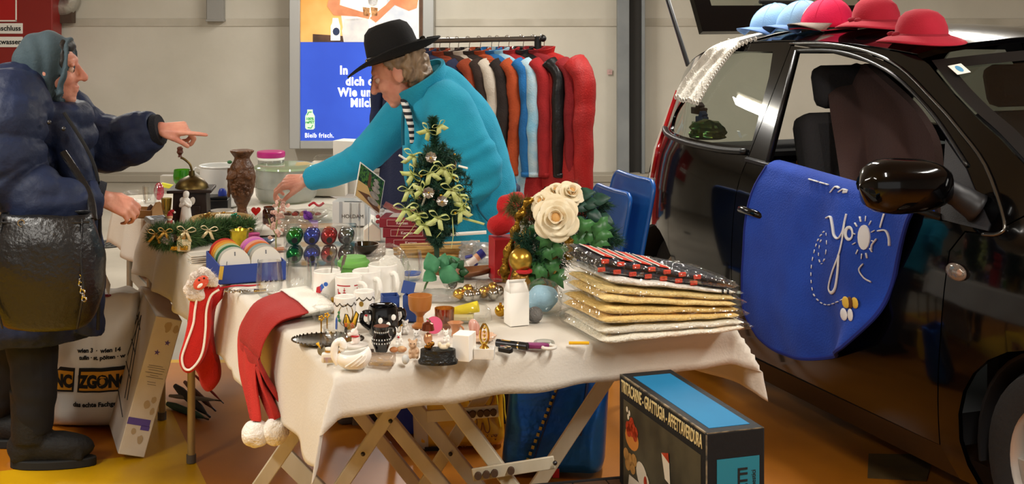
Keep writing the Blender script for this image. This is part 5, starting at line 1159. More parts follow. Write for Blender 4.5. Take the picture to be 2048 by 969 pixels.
m_cr = mat('towel_cream', 'f2ecdc', .95, bump=.6, bs=160); m_ye = mat('towel_yellow', 'efcf86', .95, bump=.6, bs=160, col2='e8c67a', ns=9); m_y2 = mat('towel_pale_yellow', 'f4dc9e', .95, bump=.6, bs=160, col2='ecd088', ns=7); m_wh = mat('towel_white', 'f4f1ea', .95, bump=.5, bs=160)
towel(0, .0, .41, .25, .045, m_cr, 'cream towel in clear bag at the bottom of the pile', 2)
towel(1, .048, .40, .24, .047, m_ye, 'darker yellow towel in clear bag, second from the bottom', 2, 2, (-.006, .004))
towel(2, .098, .385, .235, .046, m_y2, 'pale yellow towel in clear bag in the middle of the pile', 2, -1, (-.004, .008))
t = towel(3, .147, .37, .23, .022, m_wh, 'white towel with two dark stripes, fourth in the pile', 1, 1, (.0, .012))
for x in (.135, .150):
    obj('dark_stripe', MB().grid(lambda u, v: Vector((x+.006*u, -.119+.012*(v < .0), slump(x/.185, .003+.018*v, .147))), 2, 4), M_matblk, t, sol=.001)
t = towel(4, .171, .37, .24, .042, mat('towel_navy', '22242e', .95, bump=.5, bs=160), 'navy and red striped towel in clear bag on top of the pile', 2, -3, (-.012, .018), 0)
m_rs = mat('towel_red', 'c8402c', .95, bump=.5, bs=160); m_ws = mat('towel_white_line', 'd9d3c8', .95)
for i in range(4):
    x = -.165+.05*i
    obj('red_stripe', MB().grid(lambda u, v: Vector((x+.026*u+.03*v*0, -.105+.17*v, slump((x+.026*u)/.185, .0455, .171)+.003*nz((x*8, v*3, 4), 1))), 2, 10), m_rs, t, sol=.002, ang=180)
    for e in (-.003, .026): obj('white_line', MB().grid(lambda u, v: Vector((x+e+.003*u, -.105+.17*v, slump((x+e)/.185, .046, .171)+.003*nz((x*8, v*3, 4), 1))), 2, 10), m_ws, t, sol=.002, ang=180)
for i in range(7):
    x = -.178+.042*i
    for zz in (.006, .026): obj('red_block', MB().box((x+.01*(zz > .01), -.1165, slump(x/.185, zz+.004, .171)), (.020, .006, .011)), m_rs, t, bev=.002)
# twisted bag ends at the right of the pile
for i, (z, l, dy) in enumerate(((.03, .085, -.03), (.075, .11, -.06), (.12, .06, 0))):
    pass
t0 = TC
for i, (px_, py_, z, l) in enumerate(((1450, 640, .09, 'upper'), (1440, 655, .05, 'lower'))):
    c = D(px_-25, py_, 3.60)
    f = lambda u, v: Vector((.075*u, (.030-.022*u+.010*math.sin(9*u))*math.cos(2*math.pi*v)+.004*math.sin(30*u*v), (.022-.016*u)*math.sin(2*math.pi*v)+.003*math.sin(23*u)))
    solo('bag_end', MB().grid(f, 12, 18, cv=True), M_wrap, '%s gathered plastic bag end sticking out right of towel pile' % l, 'bag end', c, -10, ang=25)
solo('yellow_pencil', MB().tube([(-.025, 0, .004), (.025, 0, .004)], .004, 6), c_yel, 'yellow pencil end peeking out under the towel pile', 'pencil', at(1158, 690), 0)
# ---- middle and far part of the table -----------------------------------------------
def needles(axis, r, n, L=.022, seed=1, flat=.0016, rfn=None):
    """fir needles round an axis curve"""
    q = random.Random(seed); m = MB(); sp = spline(axis, 8); N = len(sp)
    for i in range(n):
        s = q.random()*(N-1.001); k = int(s); p = sp[k].lerp(sp[k+1], s-k); d = (sp[k+1]-sp[k]).normalized()
        v = Vector((q.gauss(0, 1), q.gauss(0, 1), q.gauss(0, 1))); v = v-d*v.dot(d)
        if v.length < .1: continue
        v.normalize(); rr = (rfn(s/(N-1)) if rfn else r)*q.random()**.5
        b = p+v*rr; t_ = (v*.8+d*(.7*q.random()-.1)+Vector((q.gauss(0, .3), q.gauss(0, .3), q.gauss(0, .3)))).normalized(); e = b+t_*L*(.7+.6*q.random())
        w_ = t_.cross(Vector((q.gauss(0, 1), q.gauss(0, 1), q.gauss(0, 1)))).normalized()*flat
        n0 = len(m.v); m.v += [tuple(b-w_), tuple(b+w_), tuple(e)]; m.f.append((n0, n0+1, n0+2)); m.m.append(m.mi)
    return m
m_fir = mat('fir_green', '2a4a24', .6, col2='4a6a34', ns=40); m_fir2 = mat('fir_dark', '15382a', .6, col2='245038', ns=40)
def leafquad(m, p, d, n, L, W, bend=.2):
    d = Vector(d).normalized(); n = Vector(n); n = (n-d*n.dot(d)).normalized(); s = d.cross(n); p = Vector(p)
    prof = [(0, .05), (.18, .62), (.4, 1), (.65, .8), (.85, .4), (1, .02)]; vs = []
    for t, w_ in prof:
        c = p+d*L*t-n*bend*L*t*t
        vs += [c-s*W*w_+n*W*.25*w_, c, c+s*W*w_+n*W*.25*w_]
    fs = []
    for i in range(5): fs += [(3*i, 3*i+1, 3*i+4, 3*i+3), (3*i+1, 3*i+2, 3*i+5, 3*i+4)]
    m.add(vs, fs)
def loopbow(m, c, R, s=.02, w_=.008):
    """ribbon bow: two loops and two tails"""
    for q in (-1, 1):
        pts = spline([(0, 0, 0), (q*s*.7, -s*.2, s*.55), (q*s*1.25, 0, s*.25), (q*s*.7, s*.2, -.1*s), (0, 0, 0)], 5); vs = []
        for p in pts: a = R @ (p+Vector((0, -w_, 0)))+Vector(c); b = R @ (p+Vector((0, w_, 0)))+Vector(c); vs += [a, b]
        m.add(vs, [(2*i, 2*i+1, 2*i+3, 2*i+2) for i in range(len(pts)-1)])
        pts = spline([(0, 0, 0), (q*s*.4, -s*.3, -s*.6), (q*s*.8, 0, -s*1.3)], 4); vs = []
        for p in pts: vs += [R @ (p+Vector((-w_*.7, 0, 0)))+Vector(c), R @ (p+Vector((w_*.7, 0, 0)))+Vector(c)]
        m.add(vs, [(2*i, 2*i+1, 2*i+3, 2*i+2) for i in range(len(pts)-1)])
# blue box of ribbon spools
b0 = at(440, 570); bd = (at(409, 532)-b0); bd.z = 0; bd.normalize(); ang = math.degrees(math.atan2(bd.y, bd.x))-90
R0 = Matrix.Rotation(math.radians(ang), 3, 'Z'); c0 = b0+R0 @ Vector((.098, .13, 0))
t = thing('ribbon_box', 'low blue card box filled with two rows of ribbon spools', 'box', c0, ang)
m_rb = mat('royal_blue_card', '27408c', .6); obj('box_body', openbox(.20, .26, .056, .003), m_rb, t); obj('yellow_tag', MB().box((-.095, -.131, .035), (.012, .002, .04), rot(0, 8, 0)), mat('straw_tag', 'c9a63c', .6), t)
cols = [('b8281e', 'red'), ('d9821e', 'orange'), ('d8a33a', 'golden yellow'), ('b9c49a', 'pale green'), ('2f6b45', 'dark green'), ('b9bab2', 'grey'), ('dcd8cc', 'white')]
cols2 = [('d987b8', 'pink'), ('c86cc0', 'magenta'), ('e0a58c', 'salmon'), ('d8702a', 'deep orange'), ('93a3a0', 'teal grey'), ('b8b4aa', 'silver grey'), ('e0d8c4', 'cream')]
for r_, cs in enumerate((cols, cols2)):
    for k, (cx, nm) in enumerate(cs):
        y = .105-.032*k; x = -.047+.094*r_; lean = 14
        loc = c0+R0 @ Vector((x, y, .050)); rr = .046
        s = thing('ribbon_spool', '%s ribbon spool standing in the %s row of the blue box' % (nm, ('left', 'right')[r_]), 'spool', loc, 0, 'ribbon spools in the blue box', R=R0 @ rot(90-lean, 0, 0))
        side_m = mat('spool_card_%d%d' % (r_, k), cx, .7) if k < 5 else mat('spool_white_card', 'ddd9ce', .7)
        obj('ribbon', MB().lathe([(.012, -.007), (rr*.90, -.007), (rr*.90, .007), (.012, .007)], 30), mat('ribbon_%d%d' % (r_, k), cx, .45), s)
        for zz, nm2 in ((.0085, 'disc'), (-.0085, 'disc')): obj(nm2, MB().lathe([(.008, zz-.001), (rr, zz-.001), (rr, zz+.001), (.008, zz+.001)], 30), mat('spool_rim_%d%d' % (r_, k), cx, .6) if k < 6 else mat('spool_white_card', 'ddd9ce', .7), s)
        if k == 6: obj('print', MB().torus((0, 0, .0098), .026, .0012, 14, 4, None, 160, 260).box((0, .03, .0096), (.004, .012, .0006)), mat('grey_print', '6d7076', .6), s, kind='stuff')
# bauble pack
bp = at(637, 532)+Vector((0, .05, 0)); t = thing('bauble_pack', 'clear pack holding two layers of green, blue, red and silver baubles', 'pack', bp, 4)
obj('clear_box', MB().box((0, 0, .06), (.228, .10, .12)), M_film2, t, bev=.006); obj('divider', MB().box((0, 0, .060), (.22, .094, .001)), M_film2, t)
bm = [mat('bauble_green', '0b8a2a', .08, metal=.6, coat=.5), mat('bauble_blue', '1638b8', .08, metal=.6, coat=.5), mat('bauble_red', 'c01416', .08, metal=.6, coat=.5), mat('bauble_grey', '8f9496', .1, metal=.9)]
for lv in range(2):
    for k in range(4):
        for rw in range(2):
            b = obj('bauble', MB().ball((0, 0, 0), .0262, 18, 12), bm[k], t, loc=(-.083+.055*k, -.023+.048*rw, .030+.058*lv), label=('shiny green', 'shiny blue', 'shiny red', 'silver grey')[k]+' bauble')
            obj('bauble_cap', MB().lathe([(.0, .0), (.0095, 0), (.0095, .006), (0, .006)], 14), M_black if k != 3 else M_dsteel, b, loc=(.004, -.0235, -.006), R=rot(100, 0, 0))
solo('white_ribbon', MB().tube(spline([(-.03, 0, .0), (0, -.01, .012), (.02, 0, .004), (.03, .01, .02)], 5), .006, 6, sq=.3), mat('white_satin', 'e6e6e2', .4), 'white satin ribbon end at right of the bauble pack', 'ribbon', D(697, 488, P(700, 520).y-.01))
# bowl, candle house, card, red boxes, clear boxes
solo('glazed_bowl', MB().lathe([(0, 0), (.022, 0), (.045, .020), (.050, .034), (.047, .034), (.041, .020), (0, .010)], 32), mat('brown_bowl_glaze', '3d2612', .12, coat=.6, col2='1d1a10', ns=25), 'brown glazed bowl behind the green cup', 'bowl', at(729, 508))
t = thing('candle', 'white house shaped candle in front of the clear vase', 'candle', at(744, 480), 8); obj('wax', MB().add([(-.03, -.03, 0), (.03, -.03, 0), (.03, .03, 0), (-.03, .03, 0), (-.03, -.03, .04), (.03, -.03, .04), (.03, .03, .04), (-.03, .03, .04), (0, -.03, .062), (0, .03, .062)], [(3, 2, 1, 0), (0, 1, 5, 8, 4), (2, 3, 7, 9, 6), (1, 2, 6, 5), (3, 0, 4, 7), (4, 8, 9, 7), (8, 5, 6, 9)]), mat('wax', 'ece6d6', .5, sss=.2), t, bev=.002); obj('wick', MB().tube([(0, 0, .06), (0, 0, .072)], .0012, 6), M_matblk, t)
cy = P(738, 490).y
TL, TRr, BR, BL = (D(x, y, cy+dy) for x, y, dy in ((718, 320, -.013), (767, 358, .087), (757, 432, .013), (710, 390, -.087)))
t = thing('picture_card', 'photo card of stacked stones and leaves held on a wire stand', 'card', (BL+BR)/2); o = Vector(t.location)
ex = (TRr-TL).normalized(); ez = ((TL+TRr)/2-(BL+BR)/2).normalized(); W2 = (TRr-TL).length/2; H2 = (TL-BL).length
Rc = frame_R(ex, ez); Q = lambda x, z, y=0: Rc @ Vector((x*W2, y, z*H2))
def slab(name, pts, m, lay, par, th=.0004): 
    vs = [Q(a, b, -.0012-.0004*lay) for a, b in pts]; return obj(name, MB().add(vs, [tuple(range(len(vs)))]), m, par, smooth=False)
obj('card', MB().add([Q(a, b, y) for y in (-.001, .001) for a, b in ((-1, 0), (1, 0), (1, 1), (-1, 1))], [(0, 1, 2, 3), (7, 6, 5, 4), (0, 4, 5, 1), (1, 5, 6, 2), (2, 6, 7, 3), (3, 7, 4, 0)]), M_paper, t, smooth=False)
ph = slab('photo', [(-.95, .03), (.95, .03), (.95, .96), (-.95, .96)], mat('card_leaves', '4f7a2c', .35, col2='20341a', ns=110, lo=.45, hi=.55), 1, t)
slab('ground', [(-.95, .03), (.95, .03), (.95, .22), (.1, .34), (-.2, .5), (-.95, .48)], mat('card_sand', 'd8b070', .4), 2, ph); slab('path', [(-.9, .2), (-.4, .16), (.5, .03), (.9, .03), (.9, .12), (0, .3)], mat('card_wood', '6a4326', .4), 3, ph)
ms_ = mat('card_stone', 'b9ada0', .4, col2='948a80', ns=60)
for cx, cz, a, b_ in ((.35, .2, .45, .08), (.38, .38, .38, .09), (.42, .55, .33, .08), (.40, .69, .27, .07), (.36, .8, .2, .05)): slab('stone', [(cx+a*math.cos(k*.524), cz+b_*math.sin(k*.524)) for k in range(12)], ms_, 4, ph)
slab('trunk', [(-.25, .5), (.0, .5), (-.05, .85), (-.25, .9)], MATS['card_wood'], 3, ph)
bz = at(737, 492); obj('wire_stand', MB().tube([bz-o, D(737, 405, cy)-o+Vector((0, .01, 0))], .0013, 6), M_dsteel, t); obj('stand_foot', MB().lathe([(0, 0), (.02, 0), (.02, .003), (0, .004)], 20, bz-o), M_dsteel, t)
m_rbx = mat('wine_red_card', '8e2432', .5); m_pk = mat('pale_print', 'e6c8c4', .5)
for i, (x, y, z, w_, rz, l) in enumerate(((812, 497, 0, .150, 4, 'lowest of the stacked dark red candle boxes'), (806, 497, .034, .140, 0, 'middle dark red candle box in the stack behind the tree'), (800, 497, .068, .135, -5, 'topmost dark red candle box with a clear lid'))):
    t = thing('candle_box', l, 'box', at(x, y)+Vector((.0, .07, z)), rz); obj('carton', MB().box((0, 0, .0165), (w_, .12, .033)), m_rbx, t, bev=.0015)
    fr = MB()
    for zz in (.006, .027): fr.box((.012, -.0605, zz), (w_*.78, .001, .0012))
    for xx in (-1, 1): fr.box((.012+xx*w_*.39, -.0605, .0165), (.0012, .001, .022))
    obj('print_frame', fr, m_pk, t, kind='stuff'); text('Kerzen', .014, m_pk, t, (.012, -.0612, .0165), rot(90), bold=.0004)
    if i == 2: obj('lid_window', MB().box((.01, 0, .0335), (w_*.7, .085, .001)), mat('dark_window', '4b2a30', .15), t)
t = thing('sweets_box', 'clear box of red and white sweets behind picture card', 'box', at(778, 452)+Vector((0, .03, 0)), 8); obj('clear_box', MB().box((0, 0, .035), (.115, .07, .07)), M_film2, t, bev=.003)
for k in range(14): obj('sweet', MB().ball((-.045+.018*(k % 6), -.015+.03*((k*5) % 2), .014+.019*(k//6)), (.009, .009, .008), 10, 6), (c_red, M_white, mat('sweet_pink', 'd98a86', .3))[k % 3], t)
solo('wrapped_sausage', MB().tube(spline([(-.04, 0, .05), (0, 0, .03), (.05, .01, .012)], 5), .012, 10), film('pink_film', 'e8a9a4', haze=.5, refl=.12, hazecol='d98c88', bump=.5), 'pink film roll lying across the sweets box', 'roll', at(790, 470)+Vector((0, .02, .058)))
t = thing('carton', 'white electrical carton with dark lettering behind the bauble pack', 'carton', at(700, 452)+Vector((0, .05, 0)), -6); obj('carton_body', MB().box((0, 0, .045), (.125, .1, .09)), mat('off_white_card', 'd9d8d4', .6), t, bev=.0015); text('HOLDAM', .02, c_dk, t, (.015, -.0506, .035), rot(90)); obj('dark_flap', MB().box((.02, -.045, .0905), (.075, .012, .001)), M_dsteel, t); obj('tape', MB().box((-.03, -.0506, .05), (.012, .001, .08)), mat('grey_tape', 'a9abae', .4), t)
solo('clear_vase', MB().lathe([(0, 0), (.020, 0), (.021, .01), (.0195, .13), (.018, .13), (.0185, .012), (0, .01)], 24), M_glass, 'tall narrow clear glass beside the picture card', 'vase', at(710, 480))
# far left group
m_dw = mat('dark_walnut', '33201a', .4, col2='22140f', ns=16, stretch=(1, 1, .3))
t = thing('coffee_grinder', 'old dark wood coffee grinder with domed brass top and crank', 'grinder', at(376, 452)+Vector((0, .06, 0)), 6)
obj('case', MB().box((0, 0, .062), (.13, .13, .124), taper=.94), m_dw, t, bev=.002); obj('plinth', MB().box((0, 0, .008), (.15, .15, .016)), m_dw, t, bev=.003); obj('top_plate', MB().box((0, 0, .130), (.165, .16, .012)), m_dw, t, bev=.003)
dr = obj('drawer', MB().box((0, -.0655, .05), (.08, .006, .05)), m_dw, t, bev=.002); obj('knob', MB().ball((0, -.074, .05), .007, 10, 8), M_brass, dr)
obj('dome', MB().lathe([(.063, .136), (.060, .148), (.045, .166), (.022, .178), (.012, .182), (.010, .20), (0, .201)], 28), M_brass, t); obj('crank', MB().tube(spline([(0, 0, .20), (-.008, 0, .225), (-.03, 0, .245), (-.042, 0, .25)], 5), .0045, 8), M_brass, t)
obj('crank_knob', MB().lathe([(0, 0), (.008, 0), (.006, .008), (.013, .018), (.010, .027), (.012, .034), (.007, .040), (0, .041)], 16, (-.044, 0, .252)), mat('knob_wood', '5c3020', .35), t)
t = thing('goblet', 'green glass goblet standing behind the coffee grinder', 'glass', at(364, 393)); obj('goblet_bowl', MB().lathe([(0, .042), (.022, .046), (.036, .068), (.037, .09), (.034, .116), (.032, .116), (.035, .09), (.032, .068), (0, .05)], 28), film('green_glass', '9fdc60', haze=.25, refl=.06, hazecol='5fae2c'), t); obj('stem', MB().lathe([(0, 0), (.03, 0), (.028, .003), (.006, .008), (.005, .042), (0, .044)], 20), MATS['green_glass'], t)
m_ang = mat('white_bisque', 'e9e5dc', .5)
t = thing('angel_figurine', 'white porcelain angel with praying hands and small wings', 'figurine', at(372, 456))
g = MB().lathe([(0, 0), (.027, 0), (.026, .01), (.020, .05), (.0155, .085), (.018, .098), (.012, .110), (0, .112)], 24, fn=lambda a, z: 1+.06*math.cos(9*a)*max(0, 1-z/.1)).ball((0, 0, .122), (.0115, .012, .013), 14, 10).ball((0, .004, .126), (.012, .011, .012), 12, 8)
g.tube(spline([(-.015, 0, .098), (-.018, -.012, .083), (-.002, -.022, .094)], 5), .006, 8).tube(spline([(.015, 0, .098), (.018, -.012, .083), (.002, -.022, .094)], 5), .006, 8).ball((0, -.022, .099), (.005, .004, .008), 8, 6)
obj('figure', setmat(blob('f', g, .002, 2), m_ang), None, t)
for s in (-1, 1): obj('wing', MB().ball((.017*s+.004, .010, .098), (.012, .003, .016), 12, 8, rot(0, 25*s, -20*s)), m_ang, t)
t = thing('elf_figurine', 'small elf figurine with red cap and white fringe', 'figurine', at(340, 463)); obj('coat', MB().lathe([(0, 0), (.018, 0), (.020, .012), (.013, .030), (.009, .042), (0, .044)], 18, fn=lambda a, z: 1+.05*math.cos(7*a)), c_red, t); obj('apron', MB().ball((0, -.012, .022), (.009, .006, .012), 10, 8), mat('pale_yellow_cloth', 'd9c68a', .6), t)
obj('head', MB().ball((0, -.001, .052), .0105, 14, 10), mat('figurine_face', 'e6b08c', .5), t); obj('cap', MB().tube(spline([(0, 0, .056), (0, .002, .066), (.008, .003, .074), (.015, .003, .070)], 5), [.011]*4+[.009]*3+[.007]*3+[.005]*3+[.003]*3, 10), c_red, t); obj('cap_ball', MB().ball((.016, .003, .069), .0045, 8, 6), M_white, t); obj('beard', MB().ball((0, -.006, .044), (.008, .006, .006), 10, 6), M_white, t)
for s in (-1, 1): obj('arm', MB().tube([(.011*s, 0, .038), (.015*s, -.008, .028)], .0035, 8), M_white, t)
solo('flute_glass', MB().lathe([(0, 0), (.020, 0), (.018, .003), (.004, .008), (.0035, .022), (.012, .032), (.018, .06), (.0205, .094), (.0195, .094), (.016, .06), (.010, .034), (0, .03)], 24), film('smoky_gold_glass', 'd9cfa8', refl=.12), 'gold tinted flute glass left of the grinder', 'glass', at(333, 446))
t = thing('wooden_tray', 'small light wooden tray with handle holding trinkets', 'tray', at(284, 436)+Vector((0, .03, 0)), -16); m_lw = mat('light_wood', 'b08452', .55, col2='95693c', ns=16, stretch=(.3, 1, 1))
obj('tray_body', openbox(.12, .09, .032, .004), m_lw, t)
for s in (-1, 1): obj('end_panel', MB().prism([(-.045, 0), (.045, 0), (.045, .03), (.012, .056), (-.012, .056), (-.045, .03)], -.003, .003), m_lw, t, loc=(s*.06, 0, .004), R=Matrix(((0, 0, 1), (1, 0, 0), (0, 1, 0))))
obj('pine_cone', MB().lathe([(0, .01), (.014, .014), (.017, .024), (.011, .04), (0, .05)], 14, (.03, 0, 0), fn=lambda a, z: 1+.12*math.cos(7*a+z*600)), mat('cone_brown', '4c3220', .8), t)
wrapped('clear_bag', 'crumpled clear bag lying behind the small wooden tray', 'bag', at(268, 406)+Vector((0, .03, 0)), .06, .05, .05, .008, 41, .3); solo('clear_cup', MB().lathe([(0, 0), (.025, 0), (.033, .075), (.0315, .075), (.024, .004), (0, .004)], 24), M_glass, 'clear plastic cup left behind wooden tray', 'cup', at(300, 408))
solo('pink_bag', MB().ball((0, 0, .04), (.022, .016, .038), 12, 8), film('pink_cello', 'e88a98', haze=.5, refl=.15, hazecol='d2506a', bump=.6), 'pink cellophane twist standing in the cup group', 'bag', at(318, 402)); solo('yellow_pen_box', MB().box((0, 0, 0), (.055, .02, .018), rot(0, 12, 0)), mat('marker_yellow', 'd9d43a', .5), 'yellow and pink marker carton behind the coffee grinder', 'carton', D(335, 372, 5.95)+Vector((0, 0, -.0)), bev=.002)
solo('carton_stack', MB().box((0, 0, .035), (.07, .05, .07)), mat('grey_card', '9f9a90', .7), 'grey carton carrying the yellow marker carton', 'carton', P(335, 386, T)+Vector((0, .03, .005)), bev=.002)
t = thing('silver_device', 'flat silver desk telephone handset unit on the cloth', 'telephone', at(312, 449)+Vector((0, .03, 0)), 28); obj('device_body', MB().box((0, 0, .012), (.082, .10, .02)), mat('silver_plastic', 'aab0b6', .35, metal=.3), t, bev=.005)
for k in range(4): obj('key_strip', MB().box((0, -.03+.02*k, .0225), (.05, .006, .002), rot(0, 0, 18)), M_dsteel, t, bev=.0008)
t = thing('black_case', 'black plastic case beside the grinder with blue knob', 'case', at(422, 427)+Vector((0, .05, 0)), 4); obj('case_body', MB().box((0, 0, .026), (.125, .10, .052)), M_black, t, bev=.004); obj('lid_step', MB().box((.02, 0, .058), (.08, .08, .012)), M_black, t, bev=.003); obj('blue_knob', MB().lathe([(0, .064), (.017, .064), (.017, .078), (.011, .09), (0, .093)], 18, (.034, .0, 0)), mat('knob_blue', '2c3f9c', .3), t)
t = thing('enamel_pot', 'tall white enamel pot behind carved wooden vase', 'pot', at(432, 417)+Vector((0, .075, 0))); obj('pot_body', vessel(.082, .165, .004, .006, 36), mat('white_enamel', 'd5d6d2', .3), t); obj('rim', MB().torus((0, 0, .165), .082, .004, 36, 8), MATS['white_enamel'], t); obj('handle', MB().tube(spline([(-.082, 0, .15), (-.10, 0, .155), (-.106, 0, .14), (-.083, 0, .12)], 5), .004, 8), MATS['white_enamel'], t)
# carved vase
m_cv = mat('carved_wood', '6e4524', .38, col2='4a2c16', ns=26, bump=.5, bs=120)
t = thing('carved_vase', 'tall brown carved wooden vase with flared square rim', 'vase', at(481, 441)+Vector((0, .03, 0)))
vv = blob('v', MB().lathe([(0, 0), (.028, 0), (.029, .012), (.020, .028), (.018, .045), (.024, .058), (.044, .10), (.051, .14), (.052, .17), (.045, .205), (.032, .228), (.029, .238), (.044, .262), (.044, .268), (0, .268)], 36, fn=lambda a, z: 1+(.06*math.cos(4*a) if z > .24 else 0)), .0028, 2,
    lambda v, n: v+n*(.0035*(abs(nz(v, 38, 3))*2-.5)*(1 if .06 < v.z < .2 else .15)))
obj('vase_body', setmat(vv, m_cv), None, t)
gr = MB(); q = random.Random(3)
for k in range(26): a = -math.pi/2+q.uniform(-.8, .8); z = q.uniform(.10, .15); gr.ball((.050*math.cos(a), .050*math.sin(a), z), .0065, 8, 6)
obj('carved_grapes', gr, m_cv, t, kind='stuff')
for s in (-1, 1): 
    lf = MB(); leafquad(lf, (.01*s, -.046, .19), (s*.7, -.3, -.5), (0, -1, .1), .05, .018); obj('carved_leaf', lf, m_cv, t, sol=.004, ang=180)
obj('side_carving', MB().tube([(-.051, 0, .085+.014*k) for k in range(9)], [.005, .007, .005, .007, .005, .007, .005, .007, .005], 8), m_cv, t)
obj('holly_sprig', MB().ball((-.046, -.01, .222), (.010, .006, .007), 8, 6), c_grn, t)
t = thing('storage_jar', 'tall clear plastic jar with pink screw lid', 'jar', at(537, 400)+Vector((0, .06, 0))); obj('jar_wall', vessel(.056, .175, .002, .003, 32), film('jar_plastic', 'f8f9f8', haze=.12, refl=.04, hazecol='f0f0ee'), t); obj('lid', MB().lathe([(0, .175), (.058, .175), (.060, .178), (.060, .196), (.057, .2), (0, .2)], 36), mat('magenta_lid', 'b8287a', .35), t); obj('white_band', MB().lathe([(.0565, .164), (.058, .166), (.058, .174), (.056, .175)], 32, cap=False), M_white, t)
t = thing('cake_container', 'wide clear round container with pale green lid', 'container', at(562, 408)+Vector((.0, .13, 0))); obj('bowl', MB().lathe([(0, 0), (.115, 0), (.128, .02), (.13, .04), (.127, .14), (.125, .14), (.126, .04), (.11, .006), (0, .006)], 48), film('cake_plastic', 'f4f5f2', haze=.30, refl=.04, hazecol='ecece8'), t); obj('lid', MB().lathe([(0, .152), (.10, .152), (.118, .150), (.134, .142), (.136, .134), (.130, .132), (.10, .145), (0, .146)], 48), film('green_lid', 'e4f0da', haze=.6, refl=.05, hazecol='d4e6c6'), t); obj('rim_ring', MB().torus((0, 0, .055), .128, .003, 48, 8), MATS['cake_plastic'], t)
# blue and white bowl
t = thing('porcelain_bowl', 'small white porcelain bowl with blue painted leaves', 'bowl', at(441, 446)+Vector((0, .03, 0))); obj('bowl', MB().lathe([(0, 0), (.035, 0), (.050, .012), (.053, .026), (.046, .044), (.043, .044), (.048, .026), (.04, .01), (0, .008)], 36), M_white, t)
m = MB(); m_cob = mat('cobalt', '2a3f86', .3)
for k in range(22):
    a = 2*math.pi*k/22; z = .018+.008*math.sin(k*2.3); m.ball((.0525*math.cos(a), .0525*math.sin(a), z), (.0045, .0045, .0035), 6, 4)
m.torus((0, 0, .0385), .0485, .0012, 40, 4).torus((0, 0, .010), .049, .0012, 40, 4); obj('painted_leaves', m, m_cob, t, kind='stuff')
# advent garland with ornaments
ax = [at(312, 487), at(350, 497)+Vector((0, 0, .01)), at(400, 484), at(450, 476), at(505, 476)]
ax = [v+Vector((0, 0, .026)) for v in ax]; o = Vector(ax[0]); o.z = Z0
t = thing('advent_garland', 'fir advent garland with gold bows, cone and bauble on the cloth edge', 'garland', o); axl = [v-o for v in ax]
obj('fir_needles', needles(axl, .045, 9000, .026, 4, .0014, lambda s: .032+.010*math.sin(s*3.1)), m_fir, t, ang=180, kind='stuff', smooth=False)
obj('stem', MB().tube(spline(axl, 6), .012, 8), mat('twig_brown', '4b3a26', .9), t)
gY = lambda x: 4.66-.05*math.sin(max(0, min(1, (x-305)/90))*3.14)+.12*max(0, (x-360)/130)
m_gr = mat('gold_ribbon', 'c09a4c', .35, metal=.6); m_grl = mat('pale_gold_ribbon', 'd8c498', .4, metal=.3)
for x, y, s_, mm in ((312, 468, .024, m_gr), (372, 462, .026, m_grl), (418, 460, .024, m_grl), (330, 463, .02, m_gr), (490, 462, .022, m_gr)):
    m = MB(); loopbow(m, D(x, y, gY(x)-.035)-o, rot(0, 10, 15), s_, .008); obj('gold_bow', m, mm, t, sol=.001, kind='stuff')
cn = MB().ball((0, 0, 0), (.021, .017, .019), 14, 10)
for k in range(40): a = k*2.4; z = -.9+1.8*k/40; r = math.sqrt(1-z*z); cn.ball((.020*r*math.cos(a), .017*r*math.sin(a), .019*z), (.0055, .0055, .003), 6, 4)
obj('pine_cone', cn, mat('frosted_cone', '7d7772', .8, col2='b9b4ae', ns=90), t, loc=D(335, 478, gY(335)-.01)-o); obj('gold_bauble', MB().ball((0, 0, 0), .0165, 16, 12), mat('satin_gold', 'b98f52', .35, metal=.5), t, loc=D(366, 473, gY(366)-.01)-o)
pp = D(367, 490, gY(367)-.01)-o; gp = obj('gift_parcel', MB().box((0, 0, 0), (.046, .04, .042)), mat('cream_satin', 'd8c9a4', .5, bump=.4), t, loc=pp, bev=.006, R=rot(0, 5, 20)); m = MB(); loopbow(m, (0, 0, .022), rot(0, 0, 0), .018, .006); obj('parcel_bow', m, m_grl, gp, sol=.001)
pl = P(357, 506, T); obj('gold_foil', MB().box((0, 0, .008), (.06, .035, .016)), mat('gold_foil', 'b8923c', .25, metal=.9, bump=.8, bs=60), t, loc=Vector((pl.x, pl.y+.02, Z0+.001))-o, bev=.003)
t = thing('basket', 'flat tan basket with wooden rim behind the garland', 'basket', at(436, 470)+Vector((0, .05, 0))); obj('rim', MB().torus((0, 0, .05), .105, .008, 40, 8), mat('wicker', 'b0915c', .7, bump=.6, bs=100), t)
m = MB()
for k in range(3): m.torus((0, 0, .012+.014*k), .099+.002*k, .0065, 40, 6)
m.lathe([(0, 0), (.095, 0), (.095, .006), (0, .006)], 30); obj('weave', m, MATS['wicker'], t, kind='stuff'); obj('handle_block', MB().box((.02, -.055, .066), (.055, .03, .018)), mat('cream_block', 'd6cdb4', .6), t, bev=.003)
for i, (dx, dy, c_, l) in enumerate(((.0, .03, 'c08a2a', 'amber bow in the flat basket'), (.05, 0, '2f8f72', 'green foil bow in the flat basket'), (-.05, .02, 'c9a45a', 'gold ribbon knot in the flat basket'))):
    m = MB()
    for k in range(4): loopbow(m, (0, 0, .0), rot(0, k*11, 45*k), .022, .006)
    solo('foil_bow', m, mat('foil_%d' % i, c_, .2, metal=.8), l, 'bow', at(436, 470)+Vector((dx, .05+dy-.03, .056)), sol=.0008, ang=180)
